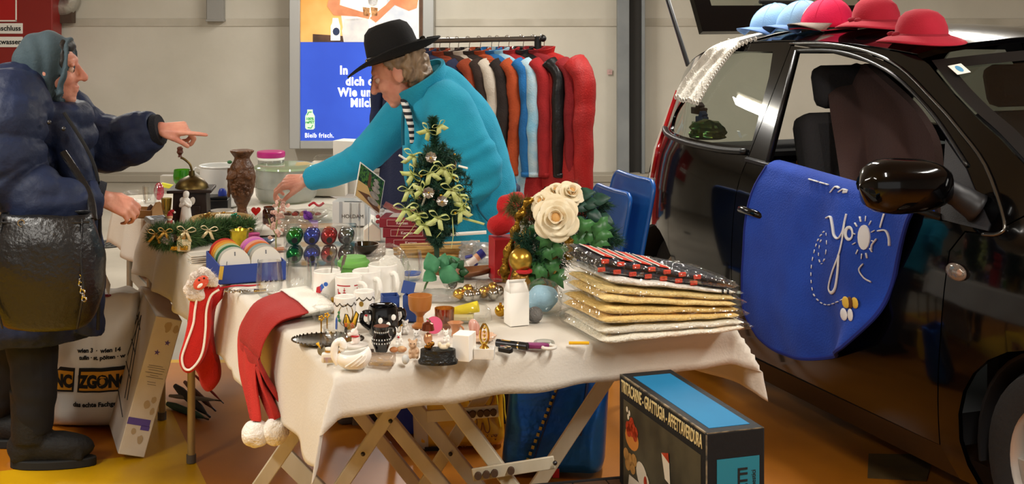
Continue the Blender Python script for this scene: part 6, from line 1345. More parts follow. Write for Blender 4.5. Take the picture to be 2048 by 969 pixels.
solo('foil_candle', MB().lathe([(0, 0), (.026, 0), (.031, .05), (.034, .055), (.028, .056), (.024, .045), (0, .044)], 24, fn=lambda a, z: 1+.05*math.cos(11*a)), mat('yellow_foil', 'c9b02a', .2, metal=.7, col2='8f7a1a', ns=30), 'candle pot in yellow foil at right end of the garland', 'candle', at(479, 492))
solo('pink_candle', MB().lathe([(0, 0), (.022, 0), (.024, .003), (.024, .03), (.0, .031)], 24), mat('pink_wax', 'b8407e', .4, sss=.1), 'pink wax candle beside the yellow foil pot', 'candle', at(506, 484)); solo('clear_triangle_bag', MB().tube([(-.03, 0, .01), (0, 0, .03), (.02, 0, .05)], [.028, .02, .006], 10), M_wrap, 'small clear bag leaning over the pink candle', 'bag', at(515, 474))
st = thing('coaster_stack', 'stack of thin white glass coasters at the table edge', 'coasters', at(393, 531)+Vector((0, .03, 0)), 20)
for k in range(5): obj('coaster', MB().box((.002*(k % 2), .002*(k % 3), .004+.0062*k), (.062, .062, .004), rot(0, 0, 5*(k % 3))), mat('coaster_white', 'd9d4c8', .2, coat=.4), st, bev=.001)
# heart, jar, glass bits, pink branch
t = thing('heart_ornament', 'red glass heart standing on a clear foot', 'ornament', at(512, 441)); hp_ = [(.016*math.sin(k*.2094)**3*1.15, .0012*(13*math.cos(k*.2094)-5*math.cos(2*k*.2094)-2*math.cos(3*k*.2094)-math.cos(4*k*.2094))) for k in range(30)]
obj('heart', MB().prism(hp_, -.004, .004), mat('red_glass', 'b01218', .08, coat=.6), t, loc=(0, 0, .036), R=rot(90), bev=.002); obj('foot', MB().lathe([(0, 0), (.014, 0), (.010, .006), (.004, .016), (0, .017)], 18), M_glass, t)
solo('brown_jar', MB().lathe([(0, 0), (.022, 0), (.024, .004), (.024, .05), (.019, .058), (.021, .065), (.018, .065), (.02, .05), (.02, .006), (0, .005)], 24), film('amber_jar', 'a8622a', haze=.2, refl=.1, hazecol='6b3a18'), 'small amber glass jar behind the pink blossom twig', 'jar', at(538, 448))
solo('glass_figure', MB().lathe([(0, 0), (.016, 0), (.008, .01), (.013, .024), (.006, .036), (.010, .048), (0, .056)], 10), M_glass, 'faceted clear glass figure beside the carved vase', 'ornament', at(497, 445)); 
t = thing('blossom_twig', 'pink fabric blossom twig standing in front of the purple pompom', 'flower', at(552, 500)); t.scale = (.85, .85, .82); q = random.Random(5); base_ = Vector((0, 0, 0)); obj('twig', MB().tube(spline([(0, 0, 0), (.0, 0, .08), (.008, 0, .15), (.014, 0, .20)], 6), .003, 6).tube(spline([(0, 0, .06), (-.02, 0, .10), (-.03, 0, .13)], 5), .0025, 6), mat('twig_green', '8a8a5c', .8), t)
m_bl = mat('blossom_pink', 'd9b4a4', .7, col2='c99a8c', ns=60)
for k in range(34):
    z = .05+.155*q.random(); c = Vector((.014*(z/.2)+q.gauss(0, .014)-(.02 if z < .13 and q.random() < .4 else 0), q.gauss(0, .010), z)); m = MB()
    for j in range(5): a = j*1.257+k; m.ball((.0055*math.cos(a), .002, .0055*math.sin(a)), (.0050, .002, .0050), 6, 4)
    obj('blossom', m, m_bl, t, loc=c, R=rot(q.uniform(-40, 40), 0, q.uniform(-50, 50)))
obj('stand_card', MB().box((0, 0, .003), (.07, .05, .005), rot(0, 0, 20)), mat('orange_card', 'b8744a', .6), t)
# bags and bits in the middle distance
t = wrapped('gift_basket', 'clear wrapped dish with brown sweets behind the blossom', 'dish', at(598, 446)+Vector((0, .10, 0)), .13, .07, .035, .010, 51, .3); obj('dish', MB().lathe([(0, .001), (.07, .001), (.10, .018), (.097, .019), (.068, .005), (0, .005)], 30, sy=.6), mat('pale_dish', 'd6cdc0', .4), t)
for k in range(9): obj('sweet', MB().ball((-.06+.03*(k % 5), -.01+.03*(k//5), .018), (.013, .010, .009), 10, 6), (mat('choc', '5c2a1c', .3), mat('choc_red', '9c2c22', .3), mat('choc_tan', 'b88a5a', .4))[k % 3], t)
t = thing('pompom_pack', 'purple fluffy pompom standing in a lilac box', 'box', at(613, 462)+Vector((0, .03, 0)), 5); obj('lilac_box', openbox(.075, .05, .03), mat('lilac', 'b9a2d2', .5), t); obj('pompom', needles([(-.001, 0, .05), (.001, 0, .052)], .012, 900, .016, 8, .0008), mat('purple_fluff', '7a3fa0', .8), t, smooth=False, kind='stuff'); obj('pompom_core', MB().ball((0, 0, .05), .017, 12, 8), MATS['purple_fluff'], t)
wrapped('tissue_pack', 'crumpled clear bag of cream tissue left of lilac box', 'bag', at(586, 470)+Vector((0, .04, 0)), .06, .04, .05, .009, 61, .3, film('cream_tissue', 'ece2d2', haze=.5, refl=.12, bump=.6, hazecol='d8ccba'))
wrapped('sweet_bag', 'clear bag with red ribbon right of the lilac box', 'bag', at(648, 452)+Vector((0, .06, 0)), .055, .045, .075, .008, 71, .4); solo('ribbon_knot', MB().tube(spline([(-.03, 0, 0), (-.01, 0, .012), (.01, 0, .0), (.03, 0, .012)], 5), .005, 6), c_red, 'red ribbon lying on the clear bags behind baubles', 'ribbon', at(628, 432)+Vector((0, .06, .03)))
solo('glass_dish', MB().lathe([(0, .002), (.03, .002), (.045, .014), (.043, .015), (.029, .006), (0, .005)], 28), mat('blue_grey_dish', '7f93a8', .15, col2='3c4c66', ns=40), 'small blue grey dish behind the ribbon spools', 'dish', at(545, 492)+Vector((-.04, .03, 0)))
solo('napkin_pack', MB().box((0, 0, .012), (.15, .10, .022)), mat('napkins', 'd6d2c8', .7), 'flat pack of white napkins lying left of bauble pack', 'pack', at(520, 470)+Vector((0, .02, 0)), 14, bev=.003)
# jewellery, clothes pegs in front of the spool box
t = thing('jewellery', 'loose silver chain lying in front of ribbon box', 'jewellery', at(472, 585)); m = MB()
for k in range(14): m.torus((-.03+.005*k, .004*math.sin(k), .003), .005, .0014, 12, 5, rot(20*(k % 3), 0, 0))
obj('chain', m, M_chrome, t, kind='stuff'); solo('gold_packet', MB().box((0, 0, .003), (.035, .02, .005)), M_gold, 'small gold packet lying in front of the blue ribbon box', 'packet', at(520, 583), 10, bev=.001); solo('glass_pack', MB().box((0, 0, .004), (.05, .03, .008)), M_film2, 'thin clear pack beside the silver chain', 'packet', at(497, 585), -4, bev=.002)
t = thing('leaf_brooch', 'bronze leaf shaped brooch left of the tumblers', 'brooch', at(540, 603), 15)
for k in range(5): m = MB(); leafquad(m, (-.02+.008*k, -.004+.004*k, .004), (math.cos(.7*k-.9), math.sin(.7*k-.9)*.6, .35), (0, 0, 1), .034, .008); obj('leaf', m, mat('bronze', '8a6a4a', .35, metal=.6, col2='b89a78', ns=60), t, sol=.001, ang=180)
# things behind the seller's arm
t = thing('carton', 'cream carton with brown edge behind seller arm', 'carton', at(656, 392)+Vector((0, .05, 0)), -4); obj('carton_body', MB().box((0, 0, .07), (.16, .12, .14)), mat('cream_card', 'd2cabb', .7), t, bev=.002); obj('edge', MB().box((.02, -.0, .1405), (.12, .12, .002)), mat('kraft', 'a8865c', .7), t)
pc = at(656, 392)+Vector((.08, .12, 0)); t = thing('lamp_carton', 'tall white carton with grey curved line drawing', 'carton', pc, -20); obj('carton_body', MB().box((0, 0, .115), (.115, .10, .23)), M_paper, t, bev=.002)
m = MB()
for k in range(5): m.tube(spline([(-.02+.008*k, -.0508, .135), (.01+.006*k, -.0508, .165+.008*k), (.055, -.0508, .19+.007*k)], 5), .0008, 4)
obj('curve_print', m, c_dk, t, kind='stuff'); obj('print_square', MB().box((-.03, -.0506, .15), (.014, .001, .026)), c_dk, t)
wrapped('clear_pack', 'crumpled clear pack in front of the white lamp carton', 'bag', at(648, 392)+Vector((0, .04, .145)), .05, .03, .03, .006, 81, .3)
# sticks, translucent bags, leaf bowl, leaf pick, blue figure
t = thing('wooden_sticks', 'bundle of pale wooden sticks lying behind the leaf bowl', 'sticks', at(880, 520)+Vector((0, .06, 0)), 4); q = random.Random(9)
for k in range(16):
    a = q.uniform(-.16, .16); y = q.uniform(-.05, .06); z = .006+.009*(k % 4); L = q.uniform(.13, .17)
    obj('stick', MB().tube([(-L*math.cos(a)+q.uniform(-.02, .02), y-L*math.sin(a), z), (L*math.cos(a), y+L*math.sin(a), z+q.uniform(0, .006))], .0042, 7), mat('bamboo_%d' % (k % 3), ('c9a05c', 'd8b880', 'b98c4a')[k % 3], .6), t)
solo('white_stick', MB().tube([(-.09, 0, 0), (.09, .02, .008)], .006, 10), M_paper, 'thick white stick lying on top of wooden sticks', 'stick', at(918, 508)+Vector((0, .05, .052)))
for x, y, r, l, sd in ((942, 528, .04, 'frosted plastic bag behind leaf bowl', 1), (968, 532, .036, 'second frosted plastic bag beside red gift box', 2)):
    wrapped('frosted_bag', l, 'bag', at(x, y)+Vector((0, .06, 0)), r, .04, .065, .01, 90+sd, .35, film('frosted', 'e6eaec', haze=.35, refl=.1, bump=.6))
m = MB()
def lb_(u, v): x = 2*u-1; w_ = .050*(1-abs(x)**1.8)**.75; y = (2*v-1)*w_; return Vector((.10*x, y, .004+.020*(2*v-1)**2+.014*abs(x)**2))
solo('leaf_bowl', MB().grid(lb_, 20, 10), mat('brown_leaf_wood', '8a5a34', .5, col2='6e4426', ns=20), 'brown leaf shaped wooden bowl holding the ivy sprig', 'bowl', at(928, 566)+Vector((0, .06, 0)), 14, sol=.004, soff=1, ang=180)
t = thing('wooden_figure', 'blue and white painted wooden figure lying in the leaf bowl', 'figure', at(935, 556)+Vector((0, .05, .03)), 0, R=rot(0, 55, 20)); obj('trunk', MB().lathe([(0, 0), (.013, 0), (.013, .03), (0, .03)], 16), M_white, t); obj('hat', MB().lathe([(0, .042), (.014, .042), (.014, .062), (0, .064)], 16), mat('figure_blue', '2e358c', .4), t); obj('head', MB().lathe([(0, .03), (.012, .03), (.012, .042), (0, .042)], 16), mat('figurine_face', 'e6b08c', .5), t)
for s in (-1, 1): obj('arm', MB().tube([(.014*s, 0, .026), (.024*s, 0, .006)], .005, 8), MATS['figure_blue'], t)
t = thing('leaf_sprig', 'green fabric leaf sprig with ivy beside the wooden bowl', 'plant', at(848, 594)); lp = at(848, 594)
obj('stem', MB().tube(spline([(0, 0, 0), (.004, .01, .03), (.022, .03, .055), (.05, .05, .075)], 6), .003, 8), mat('stem_green', '4c6a3c', .6), t); m_lf = mat('fabric_leaf', '3a7a52', .6, col2='4d9468', ns=25); m_iv = mat('ivy_green', '24502c', .4)
for p, d, L, W in (((.03, .035, .06), (-.35, 0, .9), .062, .026), ((.045, .045, .07), (.75, 0, .45), .062, .028), ((.04, .04, .065), (.5, -.2, -.15), .066, .028), ((.03, .03, .06), (-.2, -.3, -.05), .05, .022), ((.05, .05, .07), (.1, .0, .9), .045, .02)):
    m = MB(); leafquad(m, p, d, (-.2, -.95, .3), L, W); obj('leaf', m, m_lf, t, ang=180, sol=.001)
for k in range(7):
    m = MB(); a = k*.9; leafquad(m, (.085+.012*math.cos(a), .05, .062+.012*math.sin(a)), (math.cos(a), -.2, math.sin(a)), (0, -1, .3), .03, .014); obj('ivy_leaf', m, m_iv, t, ang=180, sol=.001)
# ---- artificial tree ----------------------------------------------------------------
tb = at(873, 524)+Vector((0, .02, 0)); t = thing('christmas_tree', 'small artificial fir tree with pale green bows and silver baking tin rosettes', 'tree', tb); s5 = F/tb.y
tz = lambda y: (524-y)/s5
obj('trunk', MB().tube(spline([(0, 0, 0), (-.001, 0, .1), (-.002, 0, .3), (-.012, 0, tz(240))], 6), [.0085]*6+[.006]*6+[.004]*7, 8), mat('tree_trunk', '1e3a26', .8), t); obj('foot', MB().lathe([(0, 0), (.035, 0), (.032, .006), (.008, .012), (0, .013)], 20), MATS['tree_trunk'], t)
q = random.Random(21); nd = MB()
def rad(h):   # tree radius by height above the table
    y = 524-h*s5
    for (y0, r0), (y1, r1) in zip(((236, 6), (300, 14), (318, 40), (370, 62), (405, 72), (440, 58), (470, 30), (497, 8)), ((300, 14), (318, 40), (370, 62), (405, 72), (440, 58), (470, 30), (497, 8), (600, 8))):
        if y0 <= y <= y1: return (r0+(r1-r0)*(y-y0)/(y1-y0))/s5
    return .01
br = MB()
for k in range(150):
    h = tz(495)+(tz(305)-tz(495))*(k+.5)/150; a = k*2.4; r = rad(h)*(.85+.25*q.random()); p0 = Vector((-.003, 0, h-.01)); p1 = Vector((r*math.cos(a), r*math.sin(a), h+.03*(.5-q.random())+.012)); br.tube([p0, p0.lerp(p1, .6)+Vector((0, 0, .006)), p1], .0012, 4, cap=False)
    nn = needles([p0.lerp(p1, .25), p0.lerp(p1, .6)+Vector((0, 0, .006)), p1], .003, 150, .018, k, .0013); n0 = len(nd.v); nd.v += nn.v; nd.f += [tuple(i+n0 for i in f) for f in nn.f]; nd.m += nn.m
nn = needles([(-.003, 0, tz(310)), (-.009, 0, tz(270)), (-.013, 0, tz(238))], .006, 1500, .018, 77, .0013); n0 = len(nd.v); nd.v += nn.v; nd.f += [tuple(i+n0 for i in f) for f in nn.f]; nd.m += nn.m
obj('needles', nd, m_fir2, t, smooth=False, kind='stuff'); obj('branch_wires', br, MATS['tree_trunk'], t, kind='stuff')
m_bow = mat('lime_ribbon', 'c4cf78', .45, col2='d6de9a', ns=40)
for x, y, a, s_ in ((856, 262, 40, .020), (878, 252, -30, .016), (826, 312, 20, .024), (828, 345, 60, .022), (862, 340, -20, .024), (890, 332, 15, .026), (905, 345, 60, .020), (820, 375, -10, .024), (905, 372, 10, .026), (922, 385, 40, .020), (815, 412, 0, .028), (840, 420, 30, .022), (880, 425, 20, .024), (922, 415, -30, .022), (930, 405, 70, .02), (852, 440, 10, .024), (848, 372, 80, .018)):
    h = tz(y); r = rad(h); X = (x-873)/s5; Y_ = -math.sqrt(max(0, (r*1.05)**2-X*X))-.008; m = MB(); loopbow(m, (X, Y_, h), rot(0, a, 0) @ rot(0, 0, 10), s_*1.15, .0125); obj('bow', m, m_bow, t, sol=.0007, ang=180)
m_tin = mat('baking_tin', 'a9a49c', .3, metal=.9)
for x, y, rx, rz in ((863, 314, 70, 10), (861, 378, 85, 0), (887, 396, 60, 8), (836, 372, 90, 70), (913, 330, 85, -60)):
    h = tz(y); r = rad(h); X = (x-873)/s5; Y_ = -math.sqrt(max(0, (r*1.0)**2-X*X))-.012; o_ = obj('tin_rosette', MB().lathe([(.0, .0), (.009, .002), (.018, .010), (.0175, .0108), (.009, .004), (0, .002)], 32, fn=lambda a, z: 1+.07*math.cos(8*a)), m_tin, t, loc=(X, Y_, h), R=rot(rx, 0, rz))
    obj('rosette_centre', MB().ball((0, 0, .004), .003, 8, 6), M_gold, o_)
for x, y in ((846, 348), (908, 312), (909, 352), (912, 420), (885, 384)): h = tz(y); r = rad(h); X = (x-873)/s5; obj('gold_bead', MB().ball((X, -math.sqrt(max(0, r*r-X*X))-.006, h), .0055, 10, 8), M_gold, t)
for x, y, dx, dy in ((815, 318, -14, -10), (845, 412, 8, -24), (918, 330, 18, 4)): h = tz(y); a = Vector(((x-873)/s5, -.06, h)); obj('mini_candle', MB().tube([a, a+Vector((dx/s5, -.01, -dy/s5))], .0035, 8), M_paper, t)
for p in (((925, 432), (955, 440), (968, 444)), ((905, 430), (907, 465), (903, 492)), ((815, 430), (800, 450), (795, 468)), ((835, 440), (820, 462), (808, 472)), ((880, 440), (884, 458), (874, 470))):
    vs = []
    for x, y in p: vs += [Vector(((x-873)/s5, -.075, tz(y)-.003)), Vector(((x-873)/s5+.003, -.075, tz(y)+.004))]
    obj('ribbon_tail', MB().add(vs, [(0, 2, 3, 1), (2, 4, 5, 3)]), m_bow, t, sol=.0006)
# ---- red gift box and bow -----------------------------------------------------------
rb = at(1010, 566)+Vector((0, .05, 0)); t = thing('gift_box', 'tall red gift box with gold scroll print, plush bow on top', 'box', rb, 14); m_grd = mat('gift_red', 'a81820', .5)
obj('carton_body', MB().box((0, 0, .065), (.085, .08, .13)), m_grd, t, bev=.002); m = MB()
for z, s in ((.10, 1), (.03, -1)): m.torus((.012*s-.01, -.0405, z), .010, .0012, 14, 5, rot(90), 0, 250).torus((.004*s-.01, -.0405, z-.014), .007, .0011, 12, 5, rot(90), 60, 330)
for k in range(5): a = k*1.257; m.ball((-.012+.006*math.cos(a), -.0405, .066+.006*math.sin(a)), (.003, .001, .003), 6, 4)
obj('gold_print', m, mat('print_gold_bright', 'c9952c', .3, metal=.6), t, kind='stuff')
bwm = MB(); bwm.ball((-.012, 0, .045), (.045, .04, .032), 16, 12, rot(0, -10, 0)).ball((.012, .0, .10), (.040, .036, .036), 16, 12, rot(0, 25, 0)).ball((.0, -.005, .070), (.022, .03, .018), 12, 8).ball((.034, 0, .125), (.028, .03, .02), 12, 8)
solo('plush_bow', setmat(blob('bow', bwm, .0045, 2, lambda v, n: v+n*.003*nz(v, 40)), mat('plush_red', 'b51418', .95, bump=.4, bs=200, sheen=.5)), None, 'soft red plush bow sitting on the red gift box', 'bow', rb+Vector((0, .0, .122)), 10)
# ---- rose arrangement in a gold boot ------------------------------------------------
fb = at(1100, 600)+Vector((.0, .10, 0)); s6 = F/fb.y
t = thing('flower_arrangement', 'artificial cream roses, ivy and fir in a gold wrapped pot with a gold bauble', 'flowers', fb)
U = lambda x, y, d=0: Vector(((x-1024)/F*fb.y-fb.x+d*(x-1024)/F, d, H-fb.z-y*(fb.y+d)/F))
m_gw = mat('gold_wrap', 'a9822e', .3, metal=.85, bump=.8, bs=40, col2='7d5c1c', ns=14)
obj('pot', setmat(blob('pot', MB().lathe([(0, 0), (.055, 0), (.06, .03), (.068, .08), (.06, .12), (0, .13)], 24, U(1075, 590)+Vector((0, 0, 0))*1).ball(U(1050, 560, -.03), (.045, .04, .05), 12, 8).ball(U(1045, 500, -.02), (.03, .03, .07), 12, 8, rot(0, 15, 0)), .005, 2, lambda v, n: v+n*.006*(abs(nz(v, 24))*2-.5)), m_gw), None, t)
for p in (((1062, 395, -.05), (1040, 430, -.06), (1028, 470, -.06), (1012, 520, -.06), (1010, 565, -.05)), ((1112, 445, -.09), (1128, 460, -.10), (1140, 490, -.10), (1138, 520, -.09))):
    sp = spline([U(*a) for a in p], 6); vs = []
    for i, v in enumerate(sp): w_ = .011+.005*math.sin(i*1.3); vs += [v+Vector((-w_, .004*math.sin(i*2), 0)), v+Vector((w_, .004*math.cos(i*1.7), 0))]
    obj('gold_ribbon', MB().add(vs, [(2*i, 2*i+1, 2*i+3, 2*i+2) for i in range(len(sp)-1)]), m_gw, t, ang=180, sol=.001)
bo = obj('gold_bauble', MB().ball((0, 0, 0), .0335, 24, 16), mat('satin_gold_ball', 'c0993e', .28, metal=.8), t, loc=U(1041, 520, -.11)); obj('bauble_ribbon', MB().torus((.01, -.01, -.030), .018, .006, 14, 6), c_red, bo)
obj('gold_flower', setmat(blob('gf', MB().ball((0, 0, 0), (.03, .02, .028), 12, 8), .003, 1, lambda v, n: v+n*.008*nz(v, 60)), mat('gold_petals', '8a6428', .4, metal=.6)), None, t, loc=U(1042, 568, -.12))
axs = [[U(1085, 560, 0), U(1070, 470, .0), U(1050, 425, -.02), U(1020, 405, -.02)], [U(1100, 540, 0), U(1150, 460, .02), U(1190, 420, 0), U(1205, 400, 0)], [U(1100, 540, .02), U(1180, 470, .02), U(1215, 470, 0), U(1228, 492, -.01)], [U(1090, 560, -.03), U(1075, 520, -.09), U(1062, 480, -.08), U(1040, 490, -.08)], [U(1100, 500, .05), U(1120, 420, .05), U(1160, 385, .05)]]
for i, a in enumerate(axs): obj('fir_branch', needles(a, .022, 2200, .028, 50+i, .0011), mat('olive_fir', '5c5a2a', .6) if i == 0 else m_fir2, t, smooth=False, kind='stuff')
m_pet = mat('rose_cream', 'e8d8b4', .6, col2='f0e6cc', ns=30); m_pc = mat('rose_heart', 'd8a868', .6)
def rose(c, r, look, name='rose'):
    o = obj(name, MB().ball((0, 0, .1*r), (.28*r, .28*r, .4*r), 12, 8), m_pc, t, loc=c, R=frame_R(Vector((look[1], -look[0], .1)), Vector(look)))
    q = random.Random(int(r*10000)+int(c[0]*1000))
    for ringi, (n, rr, tilt, w_) in enumerate(((4, .30, .25, .36), (5, .50, .5, .48), (6, .78, .85, .58), (6, .98, 1.15, .62))):
        for k in range(n):
            a = 2*math.pi*k/n+ringi*.6+q.uniform(-.1, .1); ca, sa = math.cos(a), math.sin(a)
            def f(u, v, rr=rr, tilt=tilt, w_=w_):
                x = (2*u-1)*w_*r*(.55+.6*math.sin(math.pi*(.15+.75*v)))*.9; h = v; out = rr*r*(.35+.65*h)+.16*r*tilt*h*h; z = (.62-.16*ringi)*r*h*(1.15-.55*tilt*h)+.06*r*math.sin(5*u+k)*h*.4-.10*r*ringi
                out -= (abs(2*u-1)**2)*.16*r
                return Vector((ca*out-sa*x, sa*out+ca*x, z))
            obj('petal', MB().grid(f, 7, 6), m_pet, o, ang=180, sol=.0008)
rose(U(1112, 436, -.13), .060, (-.1, -1, .25)); rose(U(1142, 385, -.07), .038, (.15, -.8, .7)); rose(U(1084, 404, -.07), .036, (-.6, -.8, .5)); rose(U(1112, 384, -.04), .034, (-.2, -.7, .8))
m_ivl = mat('ivy_leaf', '2c5a2e', .4, col2='427a40', ns=40); m_dl = mat('rose_leaf', '1f4034', .45, col2='2c5444', ns=40)
def ivy(p, d, n, s, m_):
    d = Vector(d).normalized(); n = Vector(n); n = (n-d*n.dot(d)).normalized(); e = d.cross(n); pts = [(0, 0), (.28, -.12), (.62, .02), (.42, .28), (.55, .62), (.2, .58), (0, 1), (-.2, .58), (-.55, .62), (-.42, .28), (-.62, .02), (-.28, -.12)]
    vs = [Vector(p)+e*a*s+d*b*s-n*.25*s*(a*a+b*b*.4) for a, b in pts]+[Vector(p)+d*.3*s+n*.04*s]
    obj('ivy_leaf', MB().add(vs, [(i, (i+1) % 12, 12) for i in range(12)]), m_, t, sol=.0008, ang=180)
q = random.Random(31)
for x, y, s in ((1098, 470, .05), (1118, 488, .055), (1085, 495, .05), (1105, 520, .05), (1088, 535, .052), (1128, 455, .045), (1075, 555, .045), (1110, 548, .05), (1195, 445, .06), (1180, 462, .055), (1210, 460, .05), (1170, 440, .05), (1190, 478, .05), (1070, 450, .04), (1150, 470, .05)):
    ivy(U(x, y, -.11+.03*q.random()), (q.uniform(-.6, .6), -.2, q.uniform(-1, -.1)), (q.uniform(-.3, .3), -1, .3), s, m_ivl)
for x, y, dx, dz in ((1165, 385, .8, .3), (1175, 400, 1, .1), (1185, 415, .8, -.4), (1160, 425, .6, -.6), (1195, 395, 1, .3), (1155, 400, .9, -.2), (1175, 430, .7, -.7), (1205, 425, .9, -.3)):
    m = MB(); leafquad(m, U(x-12, y+8, -.05), (dx, -.3, dz), (-.1, -1, .5), .055, .02); obj('rose_leaf', m, m_dl, t, ang=180, sol=.0008)
# ---- stocking on the left edge ------------------------------------------------------
for i, (dx, dq, off, l) in enumerate(((0, 0, .0, 'front red felt stocking with white piping and bearded face on its cuff'), (1, .035, -.004, 'rear red felt stocking hanging behind the piped one, toe pointing right'))):
    Yb = 4.02-.03*(1-i)+.02*i; o = D(400, 590, Yb)
    t = thing('christmas_stocking', l, 'stocking', o, 0, 'red christmas stockings'); K = lambda x, y, d=0: D(x, y, Yb+d)-o
    if i == 0: pts = [(398, 568), (436, 575), (424, 590), (420, 620), (419, 660), (412, 700), (404, 722), (388, 742), (374, 747), (362, 737), (358, 715), (368, 680), (376, 640), (380, 600), (384, 580)]
    else: pts = [(424, 580), (446, 578), (430, 600), (424, 640), (424, 680), (430, 708), (438, 735), (438, 760), (428, 778), (414, 784), (402, 772), (396, 750), (384, 726), (398, 700), (404, 650), (412, 610)]
    sp = spline([Vector((x, y, 0)) for x, y in pts+pts[:1]], 4)[:-1]
    fr = [K(v.x, v.y, -.012) for v in sp]; c_ = sum(fr, Vector())/len(fr); n = len(fr); ins = [c_.lerp(p, .8)+Vector((0, -.012, 0)) for p in fr]; bk = [p+Vector((0, .026, 0)) for p in fr]; bi = [p+Vector((0, .05, 0)) for p in ins]
    m = MB().add(ins+fr+bk+bi, [tuple(range(n))[::-1], tuple(range(3*n, 4*n))]+[(a*n+k, a*n+(k+1) % n, (a+1)*n+(k+1) % n, (a+1)*n+k) for a in range(3) for k in range(n)])
    obj('sock', m, mat('stocking_red_%d' % i, ('c01c16', 'b01812')[i], .9, bump=.3, bs=260, sheen=.3), t, ang=80)
    if i == 0:
        ed = [K(x, y, -.027) for x, y in ((397, 575), (390, 620), (386, 650), (372, 690), (364, 716), (368, 736), (380, 740), (396, 724), (406, 700), (411, 660), (413, 620), (422, 592), (438, 580))]; obj('piping', MB().tube(spline(ed, 5), .0035, 6), M_white, t)
        cf = MB()
        for x, y, r in ((385, 570, .020), (392, 555, .018), (408, 545, .018), (385, 590, .02), (400, 592, .016), (420, 556, .016), (428, 566, .014), (380, 580, .018), (396, 585, .018), (412, 560, .02)): cf.ball(K(x, y, -.02), r, 10, 8)
        fl = blob('cuff', cf, .004, 1, lambda v, n: v+n*.006*nz(v, 70)); obj('fur_cuff', setmat(fl, mat('fur_white', 'e0d6cc', .95, bump=.6, bs=180)), None, t)
        obj('fur_strands', needles([K(384, 592, -.035), K(386, 565, -.038), K(405, 548, -.036), K(426, 562, -.034)], .012, 900, .016, 3, .0006), MATS['fur_white'], t, smooth=False, kind='stuff')
        fc = obj('felt_face', MB().ball(K(402, 566, -.05), (.026, .005, .018), 16, 8, rot(0, -40, 0)), mat('felt_face', 'd8563e', .9), t)
        obj('moustache', MB().ball(K(400, 572, -.056), (.010, .003, .005), 10, 6, rot(0, -40, 0)), M_white, fc)
        for x, y in ((398, 561), (408, 557)): obj('eye', MB().ball(K(x, y, -.056), .0028, 8, 6), M_matblk, fc)
    else:
        obj('cord', MB().tube(spline([K(436, 578, -.02), K(470, 572, -.03), K(500, 572, -.02), K(520, 570, 0)], 6), .0025, 6).tube(spline([K(430, 590, -.03), K(420, 620, -.036), K(424, 650, -.036)], 6), .0025, 6), c_red, t, kind='stuff')
# ---- clothes rail with hanging garments ---------------------------------------------
ra = D(800, 83, 7.62); rbb = D(1086, 77, 7.28); rd = (rbb-ra).normalized()
t = thing('clothes_rail', 'steel clothes rail on posts carrying the hanging jackets', 'rail', (rbb.x, rbb.y, 0)); o = Vector(t.location)
m_rs2 = mat('rail_steel', '6d6660', .3, metal=.8)
obj('rail', MB().tube([ra-o, rbb-o], .014, 12), m_rs2, t); obj('end_knob', MB().ball(rbb-o, .019, 12, 8), M_black, t)
for e in (ra+rd*.03, rbb-rd*.03):
    obj('post', MB().tube([Vector((e.x, e.y, .06))-o, e-o-Vector((0, 0, .08))], .013, 12), M_chrome, t); obj('post_sleeve', MB().tube([e-o-Vector((0, 0, .09)), e-o+Vector((0, 0, .01))], .019, 12), M_black, t)
    n = Vector((-rd.y, rd.x, 0)); obj('foot', MB().tube([Vector((e.x, e.y, .04))-o-n*.22, Vector((e.x, e.y, .04))-o+n*.22], .014, 10), M_black, t); 
    for s in (-1, 1): obj('castor', MB().lathe([(0, -.008), (.02, -.008), (.02, .008), (0, .008)], 14, (0, 0, 0), rot(90)), M_black, t, loc=Vector((e.x, e.y, .021))-o+n*.21*s)
G = Vector((.80, -.60, 0)).normalized(); GN = Vector((.60, .80, 0))
